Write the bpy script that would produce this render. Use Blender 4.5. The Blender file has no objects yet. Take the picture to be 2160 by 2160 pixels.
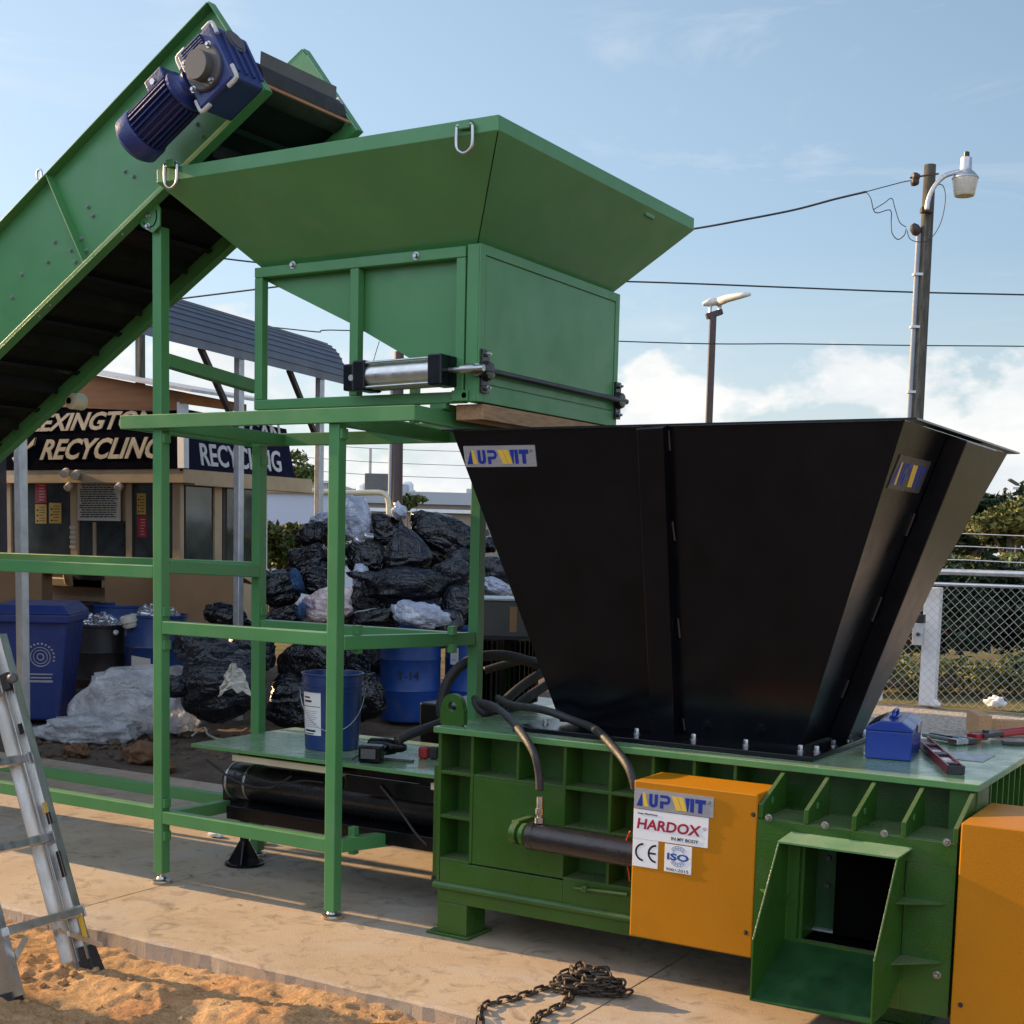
import bpy, bmesh, math, random
from mathutils import Vector, Matrix, noise
V = Vector
random.seed(7)
sc = bpy.context.scene
COL = sc.collection
rad = math.radians

# ------------------------------------------------------------------ camera
FPX, CXP, CYP, CAMH = 2902.6, 1080.0, 1440.0, 1.70      # photo is 2160 px wide; lens axis sits low in a cropped frame
_yaw, _pit, _rol = rad(30.86), rad(-5.82), rad(-1.392)
_f = V((-math.sin(_yaw) * math.cos(_pit), math.cos(_yaw) * math.cos(_pit), math.sin(_pit)))
_r = V((math.cos(_yaw), math.sin(_yaw), 0))
_d = _f.cross(_r)
RGT = math.cos(_rol) * _r + math.sin(_rol) * _d
DWN = -math.sin(_rol) * _r + math.cos(_rol) * _d
FWD = _f
CAM = V((0, 0, CAMH))
cd = bpy.data.cameras.new('camera')
cam = bpy.data.objects.new('camera', cd)
COL.objects.link(cam)
cam.matrix_world = Matrix(((RGT.x, -DWN.x, -FWD.x, CAM.x), (RGT.y, -DWN.y, -FWD.y, CAM.y), (RGT.z, -DWN.z, -FWD.z, CAM.z), (0, 0, 0, 1)))
cd.sensor_width = 36
cd.lens = 36 * FPX / 2160
cd.shift_y = (CYP - 1080) / 2160
cd.clip_start = 0.05
cd.clip_end = 3000
sc.camera = cam

# ------------------------------------------------------------------ light
SUN_EL, SUN_AZ = rad(19.0), rad(3.0)                      # sun stands to the left (-X), a hair to the near side
sun_dir = V((-math.cos(SUN_EL) * math.cos(SUN_AZ), -math.cos(SUN_EL) * math.sin(SUN_AZ), math.sin(SUN_EL)))
sd = bpy.data.lights.new('sun', 'SUN')
sd.energy = 5.0
sd.angle = rad(0.55)
sd.color = (1.0, 0.68, 0.36)
so = bpy.data.objects.new('sun', sd)
COL.objects.link(so)
so.rotation_euler = (-sun_dir).to_track_quat('-Z', 'Y').to_euler()

world = bpy.data.worlds.new('World')
sc.world = world
world.use_nodes = True
nt = world.node_tree
for n in list(nt.nodes): nt.nodes.remove(n)
def wn(t, **k):
    n = nt.nodes.new(t)
    for a, b in k.items(): setattr(n, a, b)
    return n
wo = wn('ShaderNodeOutputWorld'); bg = wn('ShaderNodeBackground')
sky = wn('ShaderNodeTexSky', sky_type='NISHITA')
sky.sun_disc = False
sky.sun_elevation = SUN_EL
sky.sun_rotation = math.atan2(sun_dir.x, sun_dir.y)
sky.altitude = 0; sky.air_density = 1.0; sky.dust_density = 1.3; sky.ozone_density = 1.6
bg.inputs['Strength'].default_value = 0.08
tc = wn('ShaderNodeTexCoord')
def wlink(a, b): nt.links.new(a, b)
def wmath(op, a, b=None, clamp=False):
    n = wn('ShaderNodeMath', operation=op); n.use_clamp = clamp
    for i, v in enumerate((a, b)):
        if v is None: continue
        if isinstance(v, (int, float)): n.inputs[i].default_value = v
        else: wlink(v, n.inputs[i])
    return n.outputs[0]
def wnoise(vec, scale, detail, rough, dist=0.0):
    n = wn('ShaderNodeTexNoise'); n.inputs['Scale'].default_value = scale; n.inputs['Detail'].default_value = detail
    n.inputs['Roughness'].default_value = rough; n.inputs['Distortion'].default_value = dist; wlink(vec, n.inputs['Vector']); return n.outputs['Fac']
def wmap(vec, s, l=(0, 0, 0)):
    n = wn('ShaderNodeMapping'); n.inputs['Scale'].default_value = s; n.inputs['Location'].default_value = l; wlink(vec, n.inputs['Vector']); return n.outputs[0]
def wramp(fac, stops):
    n = wn('ShaderNodeValToRGB'); e = n.color_ramp.elements
    while len(e) < len(stops): e.new(0.5)
    for q, (p, c) in zip(e, stops): q.position = p; q.color = (c, c, c, 1)
    wlink(fac, n.inputs[0]); return n.outputs[0]
sep = wn('ShaderNodeSeparateXYZ'); wlink(tc.outputs['Generated'], sep.inputs[0])
elev = sep.outputs['Z']
# heaped cumulus low over the horizon
cum = wnoise(wmap(tc.outputs['Generated'], (1, 1, 1.5), (0.35, 0.1, 0.0)), 10.0, 10, 0.52, 0.10)
lift = wramp(elev, [(0.0, 0.56), (0.085, 0.60), (0.135, 0.52), (0.175, 0.34), (0.22, 0.1)])
cum_m = wramp(wmath('ADD', cum, wmath('SUBTRACT', lift, 0.5)), [(0.52, 0.0), (0.585, 1.0)])
# thin streaky high cloud
wisp = wnoise(wmap(tc.outputs['Generated'], (1.2, 1.2, 4.0), (0.2, 0.7, 0.3)), 3.2, 8, 0.62, 0.9)
wisp_m = wmath('MULTIPLY', wramp(wisp, [(0.56, 0.0), (0.85, 0.45)]), 1.0)
mask0 = wmath('MAXIMUM', cum_m, wisp_m, True)
# added bright cloud field, out of view towards -Y, as fill for camera-facing sides
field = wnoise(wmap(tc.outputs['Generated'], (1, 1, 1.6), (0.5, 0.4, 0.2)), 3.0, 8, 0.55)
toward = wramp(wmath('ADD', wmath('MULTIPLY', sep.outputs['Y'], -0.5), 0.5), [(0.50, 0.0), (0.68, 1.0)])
fill_m = wmath('MULTIPLY', wramp(field, [(0.36, 0.0), (0.52, 1.0)]), toward)
mask = mask0
shade = wnoise(wmap(tc.outputs['Generated'], (1, 1, 2.0), (0.9, 0.2, 0.1)), 9.0, 6, 0.6)
ccol = wn('ShaderNodeMix', data_type='RGBA')
wlink(wramp(shade, [(0.35, 0.0), (0.65, 1.0)]), ccol.inputs['Factor'])
ccol.inputs['A'].default_value = (5.0, 5.4, 5.8, 1); ccol.inputs['B'].default_value = (7.0, 6.9, 6.6, 1)
# pale low-altitude air lifts the sky a little
hz = wn('ShaderNodeMix', data_type='RGBA')
wlink(wmath('MULTIPLY', wramp(elev, [(0.0, 0.62), (0.12, 0.52), (0.30, 0.46), (0.48, 0.34), (1.0, 0.10)]), wmath('ADD', wmath('MULTIPLY', sep.outputs['X'], -0.95), 0.36, True)), hz.inputs['Factor'])
wlink(sky.outputs[0], hz.inputs['A']); hz.inputs['B'].default_value = (4.2, 5.7, 7.2, 1)
hz2 = wn('ShaderNodeMix', data_type='RGBA')
wlink(wramp(elev, [(0.0, 0.85), (0.05, 0.62), (0.11, 0.28), (0.20, 0.0)]), hz2.inputs['Factor'])
wlink(hz.outputs['Result'], hz2.inputs['A']); hz2.inputs['B'].default_value = (5.1, 5.5, 5.3, 1)
mixc = wn('ShaderNodeMix', data_type='RGBA')
wlink(mask, mixc.inputs['Factor']); wlink(hz2.outputs['Result'], mixc.inputs['A']); wlink(ccol.outputs['Result'], mixc.inputs['B'])
mixf = wn('ShaderNodeMix', data_type='RGBA'); wlink(fill_m, mixf.inputs['Factor']); wlink(mixc.outputs['Result'], mixf.inputs['A']); mixf.inputs['B'].default_value = (8.4, 9.9, 12.6, 1)
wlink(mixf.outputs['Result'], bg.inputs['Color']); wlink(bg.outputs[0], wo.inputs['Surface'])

vs = sc.view_settings
vs.view_transform = 'Standard'; vs.look = 'None'; vs.exposure = 0.95; vs.gamma = 1; vs.use_curve_mapping = False
sc.cycles.max_bounces = 6
sc.cycles.transparent_max_bounces = 12

# ------------------------------------------------------------------ photo pixel -> point on a real plane
def ray(u, v): return RGT * ((u - CXP) / FPX) + DWN * ((v - CYP) / FPX) + FWD
def aY(u, v, y): r = ray(u, v); return CAM + r * (y / r.y)
def aX(u, v, x): r = ray(u, v); return CAM + r * (x / r.x)
def aZ(u, v, z): r = ray(u, v); return CAM + r * ((z - CAMH) / r.z)
def aD(u, v, d): return CAM + ray(u, v) * d
def aP(u, v, o, n): r = ray(u, v); return CAM + r * ((o - CAM).dot(n) / r.dot(n))

# ------------------------------------------------------------------ materials
def mat(name, col, rough=0.5, metal=0.0, var=0.12, vscale=6.0, bump=0.0, bscale=60.0, col2=None, c2=(0.55, 0.7), c2scale=3.0,
        dust=None, dustamt=0.5, spec=0.5, trans=0.0, coat=0.0, alpha=1.0, rvar=0.1, bdetail=3, stretch=None, c2detail=6, emit=None):
    m = bpy.data.materials.new(name); m.use_nodes = True
    t = m.node_tree; b = t.nodes['Principled BSDF']; L = t.links.new
    co = t.nodes.new('ShaderNodeTexCoord'); g = t.nodes.new('ShaderNodeNewGeometry')
    vec = g.outputs['Position']
    if stretch:
        mp = t.nodes.new('ShaderNodeMapping'); mp.inputs['Scale'].default_value = stretch; L(vec, mp.inputs['Vector']); vec = mp.outputs[0]
    def nz(s, d=4, r=0.55):
        n = t.nodes.new('ShaderNodeTexNoise'); n.inputs['Scale'].default_value = s; n.inputs['Detail'].default_value = d; n.inputs['Roughness'].default_value = r
        L(vec, n.inputs['Vector']); return n.outputs['Fac']
    def rmp(f, stops):
        n = t.nodes.new('ShaderNodeValToRGB'); e = n.color_ramp.elements
        while len(e) < len(stops): e.new(0.5)
        for q, (p, c) in zip(e, stops): q.position = p; q.color = (*c, 1) if len(c) == 3 else c
        L(f, n.inputs[0]); return n.outputs[0]
    def mix(f, a, c):
        n = t.nodes.new('ShaderNodeMix'); n.data_type = 'RGBA'
        if isinstance(f, float): n.inputs['Factor'].default_value = f
        else: L(f, n.inputs['Factor'])
        for s, v in (('A', a), ('B', c)):
            if isinstance(v, tuple): n.inputs[s].default_value = (*v, 1)
            else: L(v, n.inputs[s])
        return n.outputs['Result']
    lo = tuple(max(0, c * (1 - var)) for c in col); hi = tuple(min(1, c * (1 + var)) for c in col)
    base = rmp(nz(vscale), [(0.3, lo), (0.7, hi)])
    if col2: base = mix(rmp(nz(c2scale, c2detail, 0.6), [(c2[0], (0, 0, 0)), (c2[1], (1, 1, 1))]), base, col2)
    if dust:
        sp = t.nodes.new('ShaderNodeSeparateXYZ'); L(g.outputs['Normal'], sp.inputs[0])
        mu = t.nodes.new('ShaderNodeMath'); mu.operation = 'MULTIPLY'; mu.use_clamp = True
        L(rmp(sp.outputs['Z'], [(0.5, (0, 0, 0)), (0.95, (1, 1, 1))]), mu.inputs[0]); L(rmp(nz(4.0, 8, 0.65), [(0.35, (0.15,) * 3), (0.72, (dustamt,) * 3)]), mu.inputs[1])
        base = mix(mu.outputs[0], base, dust)
    L(base, b.inputs['Base Color'])
    b.inputs['Metallic'].default_value = metal
    if rvar:
        L(rmp(nz(vscale * 1.7 + 3, 5), [(0.3, (max(0.02, rough - rvar),) * 3), (0.7, (min(1, rough + rvar),) * 3)]), b.inputs['Roughness'])
    else: b.inputs['Roughness'].default_value = rough
    b.inputs['Specular IOR Level'].default_value = spec
    b.inputs['Transmission Weight'].default_value = trans
    b.inputs['Coat Weight'].default_value = coat
    b.inputs['Alpha'].default_value = alpha
    if emit: b.inputs['Emission Color'].default_value = (*emit, 1); b.inputs['Emission Strength'].default_value = 1
    if bump:
        bn = t.nodes.new('ShaderNodeBump'); bn.inputs['Strength'].default_value = bump; bn.inputs['Distance'].default_value = 0.02
        L(nz(bscale, bdetail, 0.6), bn.inputs['Height']); L(bn.outputs[0], b.inputs['Normal'])
    return m
M = {}
GREEN = (0.070, 0.240, 0.080)
M['green'] = mat('green_paint', GREEN, 0.36, var=0.07, vscale=3, bump=0.05, bscale=260, rvar=0.08, col2=(0.105, 0.255, 0.120), c2=(0.58, 0.80), c2scale=3.2, c2detail=9, dust=(0.30, 0.27, 0.19), dustamt=0.25)
M['green_top'] = mat('green_paint_worn', (0.090, 0.235, 0.085), 0.20, var=0.12, vscale=5, bump=0.06, bscale=14, rvar=0.09, dust=(0.34, 0.36, 0.27), dustamt=0.75)
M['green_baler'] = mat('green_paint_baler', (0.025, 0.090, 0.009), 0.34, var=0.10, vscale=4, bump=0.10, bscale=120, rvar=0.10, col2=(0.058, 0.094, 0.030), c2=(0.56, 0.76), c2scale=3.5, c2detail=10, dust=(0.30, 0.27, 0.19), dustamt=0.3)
M['black'] = mat('black_paint', (0.0026, 0.0034, 0.0055), 0.21, var=0.3, vscale=6, bump=0.04, bscale=150, rvar=0.06, spec=0.32, col2=(0.0085, 0.0090, 0.0105), c2=(0.54, 0.80), c2scale=2.6, c2detail=10)
M['black_gloss'] = mat('black_gloss_paint', (0.020, 0.018, 0.018), 0.20, var=0.2, vscale=9, bump=0.12, bscale=70)
M['rubber'] = mat('black_rubber', (0.022, 0.021, 0.021), 0.60, var=0.25, vscale=9, bump=0.15, bscale=90, dust=(0.10, 0.09, 0.08), dustamt=0.12)
M['belt'] = mat('conveyor_belt', (0.007, 0.009, 0.009), 0.6, var=0.3, vscale=4, spec=0.12, col2=(0.030, 0.020, 0.015), c2=(0.55, 0.75), c2scale=2.5, bump=0.1, bscale=40)
M['yellow'] = mat('yellow_paint', (0.46, 0.172, 0.002), 0.45, var=0.06, vscale=3, spec=0.3, col2=(0.36, 0.140, 0.008), c2=(0.60, 0.82), c2scale=3.0, c2detail=10, bump=0.07, bscale=170, rvar=0.05)
M['steel'] = mat('zinc_steel', (0.46, 0.46, 0.45), 0.34, 1.0, var=0.1, vscale=20)
M['galv'] = mat('galvanised_steel', (0.50, 0.51, 0.52), 0.45, 0.7, var=0.12, vscale=12, rvar=0.12)
M['alu'] = mat('aluminium', (0.66, 0.64, 0.60), 0.34, 0.9, var=0.08, vscale=14, stretch=(1, 1, 0.2), col2=(0.40, 0.37, 0.33), c2=(0.6, 0.75), c2scale=9)
M['motor'] = mat('blue_motor_paint', (0.022, 0.034, 0.135), 0.38, var=0.12, vscale=8, bump=0.12, bscale=80)
M['grey'] = mat('grey_plastic', (0.085, 0.083, 0.080), 0.5, var=0.1)
M['pale'] = mat('pale_grey_guard', (0.55, 0.53, 0.49), 0.5, var=0.1)
M['cream'] = mat('cream_plastic', (0.60, 0.55, 0.38), 0.45, var=0.1)
M['wood'] = mat('raw_timber', (0.40, 0.23, 0.11), 0.75, var=0.25, vscale=9, stretch=(9, 1.2, 9), bump=0.25, bscale=40)
M['plywood'] = mat('brown_stained_board', (0.36, 0.155, 0.060), 0.8, var=0.2, vscale=3, stretch=(0.5, 2, 5), bump=0.1, bscale=30)
M['polewood'] = mat('weathered_pole', (0.085, 0.080, 0.064), 0.95, spec=0.2, var=0.4, vscale=5, stretch=(5, 5, 0.7), bump=0.6, bscale=9)
M['card'] = mat('cardboard', (0.33, 0.190, 0.095), 0.85, var=0.12, vscale=2.5)
M['sticker'] = mat('white_sticker', (0.78, 0.78, 0.77), 0.35, var=0.02, rvar=0.02)
M['brushed'] = mat('brushed_plate', (0.40, 0.40, 0.41), 0.36, 0.35, var=0.1, vscale=30, stretch=(0.5, 0.5, 6))
M['logoblue'] = mat('logo_blue', (0.008, 0.030, 0.26), 0.4, var=0.02, rvar=0.02)
M['logoyellow'] = mat('logo_yellow', (0.72, 0.47, 0.06), 0.4, var=0.02, rvar=0.02)
M['crimson'] = mat('crimson_print', (0.33, 0.012, 0.035), 0.4, var=0.02, rvar=0.02)
M['ink'] = mat('black_print', (0.012, 0.012, 0.014), 0.4, var=0.02, rvar=0.02)
M['inkblue'] = mat('blue_print', (0.02, 0.07, 0.30), 0.4, var=0.02, rvar=0.02)
M['bluepail'] = mat('blue_plastic', (0.015, 0.042, 0.150), 0.36, var=0.10, col2=(0.05, 0.075, 0.15), c2=(0.56, 0.8), c2scale=9, c2detail=9, bump=0.03, bscale=40)
M['bluedrum'] = mat('blue_drum_plastic', (0.010, 0.052, 0.23), 0.44, var=0.14, vscale=4, col2=(0.05, 0.085, 0.18), c2=(0.54, 0.78), c2scale=6, c2detail=9, dust=(0.3, 0.3, 0.3), dustamt=0.4)
M['blackdrum'] = mat('rusty_black_drum', (0.020, 0.018, 0.019), 0.5, var=0.3, col2=(0.045, 0.022, 0.016), c2=(0.5, 0.65), c2scale=4)
M['cartblue'] = mat('cart_blue_plastic', (0.018, 0.036, 0.165), 0.48, var=0.12, col2=(0.055, 0.068, 0.15), c2=(0.52, 0.78), c2scale=5, c2detail=9)
M['toolblue'] = mat('toolbox_blue', (0.010, 0.045, 0.26), 0.25, var=0.06, rvar=0.05)
M['red'] = mat('red_paint', (0.36, 0.018, 0.015), 0.35, var=0.1)
M['redlevel'] = mat('level_red', (0.26, 0.010, 0.018), 0.35, var=0.08)
M['darkmetal'] = mat('dark_tool_steel', (0.07, 0.068, 0.066), 0.4, 0.6, var=0.2)
M['chain'] = mat('rusty_chain', (0.075, 0.058, 0.045), 0.55, 0.6, var=0.35, vscale=30, bump=0.3, bscale=120)
def film_mat(name, col, rough, col2=None, a=0.42, sc=1.0):
    m = mat(name, col, rough, var=0.3, vscale=5, rvar=0.08, col2=col2, c2=(0.56, 0.66), c2scale=6)
    t = m.node_tree; L = t.links.new; b = t.nodes['Principled BSDF']; g = t.nodes.new('ShaderNodeNewGeometry'); h = None
    for s_, w, st in ((2.2, 1.0, (1, 1, 2.0)), (5.5, 0.45, (2.0, 1, 1)), (13, 0.14, (1, 1.6, 1))):
        mp = t.nodes.new('ShaderNodeMapping'); mp.inputs['Scale'].default_value = st; L(g.outputs['Position'], mp.inputs['Vector'])
        n = t.nodes.new('ShaderNodeTexNoise'); n.inputs['Scale'].default_value = s_ * sc; n.inputs['Detail'].default_value = 2; n.inputs['Distortion'].default_value = 1.6; L(mp.outputs[0], n.inputs['Vector'])
        x = t.nodes.new('ShaderNodeMath'); x.operation = 'SUBTRACT'; L(n.outputs['Fac'], x.inputs[0]); x.inputs[1].default_value = 0.5
        y = t.nodes.new('ShaderNodeMath'); y.operation = 'ABSOLUTE'; L(x.outputs[0], y.inputs[0])
        z = t.nodes.new('ShaderNodeMath'); z.operation = 'MULTIPLY'; L(y.outputs[0], z.inputs[0]); z.inputs[1].default_value = -w
        if h is None: h = z.outputs[0]
        else:
            q = t.nodes.new('ShaderNodeMath'); q.operation = 'ADD'; L(h, q.inputs[0]); L(z.outputs[0], q.inputs[1]); h = q.outputs[0]
    bn = t.nodes.new('ShaderNodeBump'); bn.inputs['Strength'].default_value = a; bn.inputs['Distance'].default_value = 0.22 / sc; L(h, bn.inputs['Height']); L(bn.outputs[0], b.inputs['Normal']); return m
M['bag'] = film_mat('black_bag_film', (0.0045, 0.005, 0.007), 0.20)
M['baggrey'] = film_mat('dusty_bag_film', (0.013, 0.015, 0.020), 0.26)
M['bagclear'] = film_mat('clear_bag_of_cans', (0.38, 0.41, 0.50), 0.28, col2=(0.62, 0.64, 0.70), sc=1.4)
M['bagpink'] = film_mat('pink_white_bag', (0.62, 0.49, 0.48), 0.4, col2=(0.22, 0.15, 0.21))
M['film'] = film_mat('clear_plastic_film', (0.84, 0.85, 0.88), 0.22, col2=(0.93, 0.93, 0.95), a=0.45, sc=1.5)
M['film'].node_tree.nodes['Principled BSDF'].inputs['Transmission Weight'].default_value = 0.35
M['film'].node_tree.nodes['Principled BSDF'].inputs['Alpha'].default_value = 0.72
M['signnavy'] = mat('dark_sign_board', (0.0055, 0.0055, 0.008), 0.9, var=0.25, vscale=3, spec=0.0)
M['signblue'] = mat('navy_sign_board', (0.012, 0.013, 0.034), 0.8, var=0.2, vscale=3, spec=0.08)
M['letter'] = mat('cream_sign_letter', (0.30, 0.27, 0.21), 0.8, var=0.15, vscale=3)
M['letterw'] = mat('white_sign_letter', (0.60, 0.59, 0.58), 0.6, var=0.1)
M['tan'] = mat('tan_painted_wood', (0.50, 0.37, 0.225), 0.8, var=0.12, vscale=3)
M['glass'] = mat('window_glass', (0.055, 0.064, 0.058), 0.05, var=0.8, vscale=1.6, rvar=0.02, spec=0.9)  # uneven grey-green base colour stands in for reflected trees
M['poster_y'] = mat('poster_yellow', (0.62, 0.38, 0.07), 0.6, var=0.05)
M['poster_r'] = mat('poster_red', (0.42, 0.03, 0.045), 0.6, var=0.05)
M['notice'] = mat('notice_white', (0.60, 0.56, 0.47), 0.6, var=0.06)
M['carport'] = mat('grey_roof_metal', (0.125, 0.145, 0.19), 0.42, 0.3, var=0.1, vscale=2)
M['white'] = mat('white_paint', (0.72, 0.72, 0.72), 0.5, var=0.06)
M['beige'] = mat('beige_stucco', (0.27, 0.215, 0.17), 0.85, var=0.08, vscale=0.6)
M['roofgrey'] = mat('parapet_grey', (0.36, 0.38, 0.41), 0.7, var=0.08, vscale=0.7)
M['trailer'] = mat('white_trailer_panel', (0.50, 0.54, 0.64), 0.45, var=0.03, vscale=0.5)
M['lens'] = mat('lamp_lens', (0.66, 0.62, 0.52), 0.25, var=0.06, trans=0.25)
M['brownpole'] = mat('brown_pole_paint', (0.055, 0.032, 0.028), 0.5, var=0.1)
M['leaf'] = mat('leaf_green', (0.075, 0.105, 0.026), 0.55, var=0.55, vscale=1.6, spec=0.3)
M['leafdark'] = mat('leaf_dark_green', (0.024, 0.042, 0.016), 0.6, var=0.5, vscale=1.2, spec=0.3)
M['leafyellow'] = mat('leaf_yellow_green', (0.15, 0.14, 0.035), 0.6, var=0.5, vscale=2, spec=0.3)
M['siding'] = mat('cream_siding', (0.58, 0.47, 0.32), 0.8, var=0.08, vscale=4)
M['boltgrey'] = mat('dull_bolt', (0.20, 0.25, 0.22), 0.5, 0.2)
M['faded'] = mat('dull_plate', (0.060, 0.058, 0.055), 0.35, 0.2, var=0.1)
M['bark'] = mat('bark', (0.10, 0.075, 0.05), 0.9, var=0.3, bump=0.5, bscale=20)
M['wire'] = mat('black_wire', (0.02, 0.022, 0.028), 0.6)
M['bracket'] = mat('dark_bracket', (0.045, 0.03, 0.025), 0.6)
M['can'] = mat('drink_cans', (0.5, 0.5, 0.52), 0.3, 0.85, var=0.4, vscale=25, col2=(0.35, 0.08, 0.06), c2=(0.62, 0.66), c2scale=14)
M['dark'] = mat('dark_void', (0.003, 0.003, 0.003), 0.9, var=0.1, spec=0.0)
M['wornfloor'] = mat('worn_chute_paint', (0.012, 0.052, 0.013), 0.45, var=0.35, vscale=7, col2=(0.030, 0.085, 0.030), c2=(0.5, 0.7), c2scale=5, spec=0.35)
M['conduit'] = mat('grey_conduit', (0.27, 0.29, 0.32), 0.6, var=0.08)
M['cloth'] = mat('blue_cloth', (0.02, 0.07, 0.16), 0.7, var=0.3)
M['terracotta'] = mat('tan_pot', (0.42, 0.25, 0.12), 0.7, var=0.1)

# ground materials ------------------------------------------------
def concrete_mat():
    m = bpy.data.materials.new('concrete'); m.use_nodes = True
    t = m.node_tree; b = t.nodes['Principled BSDF']; L = t.links.new
    g = t.nodes.new('ShaderNodeNewGeometry'); P = g.outputs['Position']
    def nz(s, d=5, r=0.6, dist=0.0, st=None):
        v = P
        if st:
            mp = t.nodes.new('ShaderNodeMapping'); mp.inputs['Scale'].default_value = st; L(P, mp.inputs['Vector']); v = mp.outputs[0]
        n = t.nodes.new('ShaderNodeTexNoise'); n.inputs['Scale'].default_value = s; n.inputs['Detail'].default_value = d; n.inputs['Roughness'].default_value = r; n.inputs['Distortion'].default_value = dist
        L(v, n.inputs['Vector']); return n.outputs['Fac']
    def rmp(f, stops):
        n = t.nodes.new('ShaderNodeValToRGB'); e = n.color_ramp.elements
        while len(e) < len(stops): e.new(0.5)
        for q, (p, c) in zip(e, stops): q.position = p; q.color = (*c, 1)
        L(f, n.inputs[0]); return n.outputs[0]
    def mix(f, a, c, bt='MIX'):
        n = t.nodes.new('ShaderNodeMix'); n.data_type = 'RGBA'; n.blend_type = bt; L(f, n.inputs['Factor'])
        for s, v in (('A', a), ('B', c)):
            if isinstance(v, tuple): n.inputs[s].default_value = (*v, 1)
            else: L(v, n.inputs[s])
        return n.outputs['Result']
    c = rmp(nz(2.2, 8), [(0.3, (0.40, 0.30, 0.205)), (0.55, (0.47, 0.36, 0.25)), (0.75, (0.50, 0.41, 0.31))])
    c = mix(rmp(nz(0.9, 6, 0.6, 0.6), [(0.48, (0, 0, 0)), (0.62, (1, 1, 1))]), c, (0.46, 0.40, 0.34))
    c = mix(rmp(nz(5.5, 8, 0.7, 1.4), [(0.53, (0, 0, 0)), (0.70, (0.80, 0.80, 0.80))]), c, (0.13, 0.095, 0.065))      # oil and damp marks
    c = mix(rmp(nz(13, 6, 0.65, 1.0, (0.6, 1.6, 1)), [(0.63, (0, 0, 0)), (0.70, (0.75, 0.75, 0.75))]), c, (0.16, 0.11, 0.07))
    c = mix(rmp(nz(3.6, 7, 0.55, 2.2, (1, 2.2, 1)), [(0.66, (0, 0, 0)), (0.69, (0.55, 0.55, 0.55))]), c, (0.50, 0.46, 0.40))  # pale scuffs
    c = mix(rmp(nz(0.55, 9, 0.72, 0.8), [(0.50, (0, 0, 0)), (0.66, (0.5, 0.5, 0.5))]), c, (0.25, 0.185, 0.125))
    vo = t.nodes.new('ShaderNodeTexVoronoi'); vo.feature = 'DISTANCE_TO_EDGE'; vo.inputs['Scale'].default_value = 0.45
    wp = t.nodes.new('ShaderNodeVectorMath'); wp.operation = 'ADD'; nn = t.nodes.new('ShaderNodeTexNoise'); nn.inputs['Scale'].default_value = 2.5; nn.inputs['Detail'].default_value = 6; L(P, nn.inputs['Vector']); L(P, wp.inputs[0]); L(nn.outputs['Color'], wp.inputs[1]); L(wp.outputs[0], vo.inputs['Vector'])
    c = mix(rmp(vo.outputs['Distance'], [(0.0, (0.30, 0.30, 0.30)), (0.003, (0, 0, 0))]), c, (0.17, 0.12, 0.08))
    c = mix(rmp(nz(160, 2), [(0.35, (0.35, 0.35, 0.35)), (0.65, (0, 0, 0))]), c, (0.24, 0.18, 0.12))
    L(c, b.inputs['Base Color']); b.inputs['Roughness'].default_value = 0.85; b.inputs['Specular IOR Level'].default_value = 0.3
    bn = t.nodes.new('ShaderNodeBump'); bn.inputs['Strength'].default_value = 0.5; bn.inputs['Distance'].default_value = 0.004
    L(nz(120, 5, 0.65), bn.inputs['Height']); L(bn.outputs[0], b.inputs['Normal'])
    return m
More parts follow.
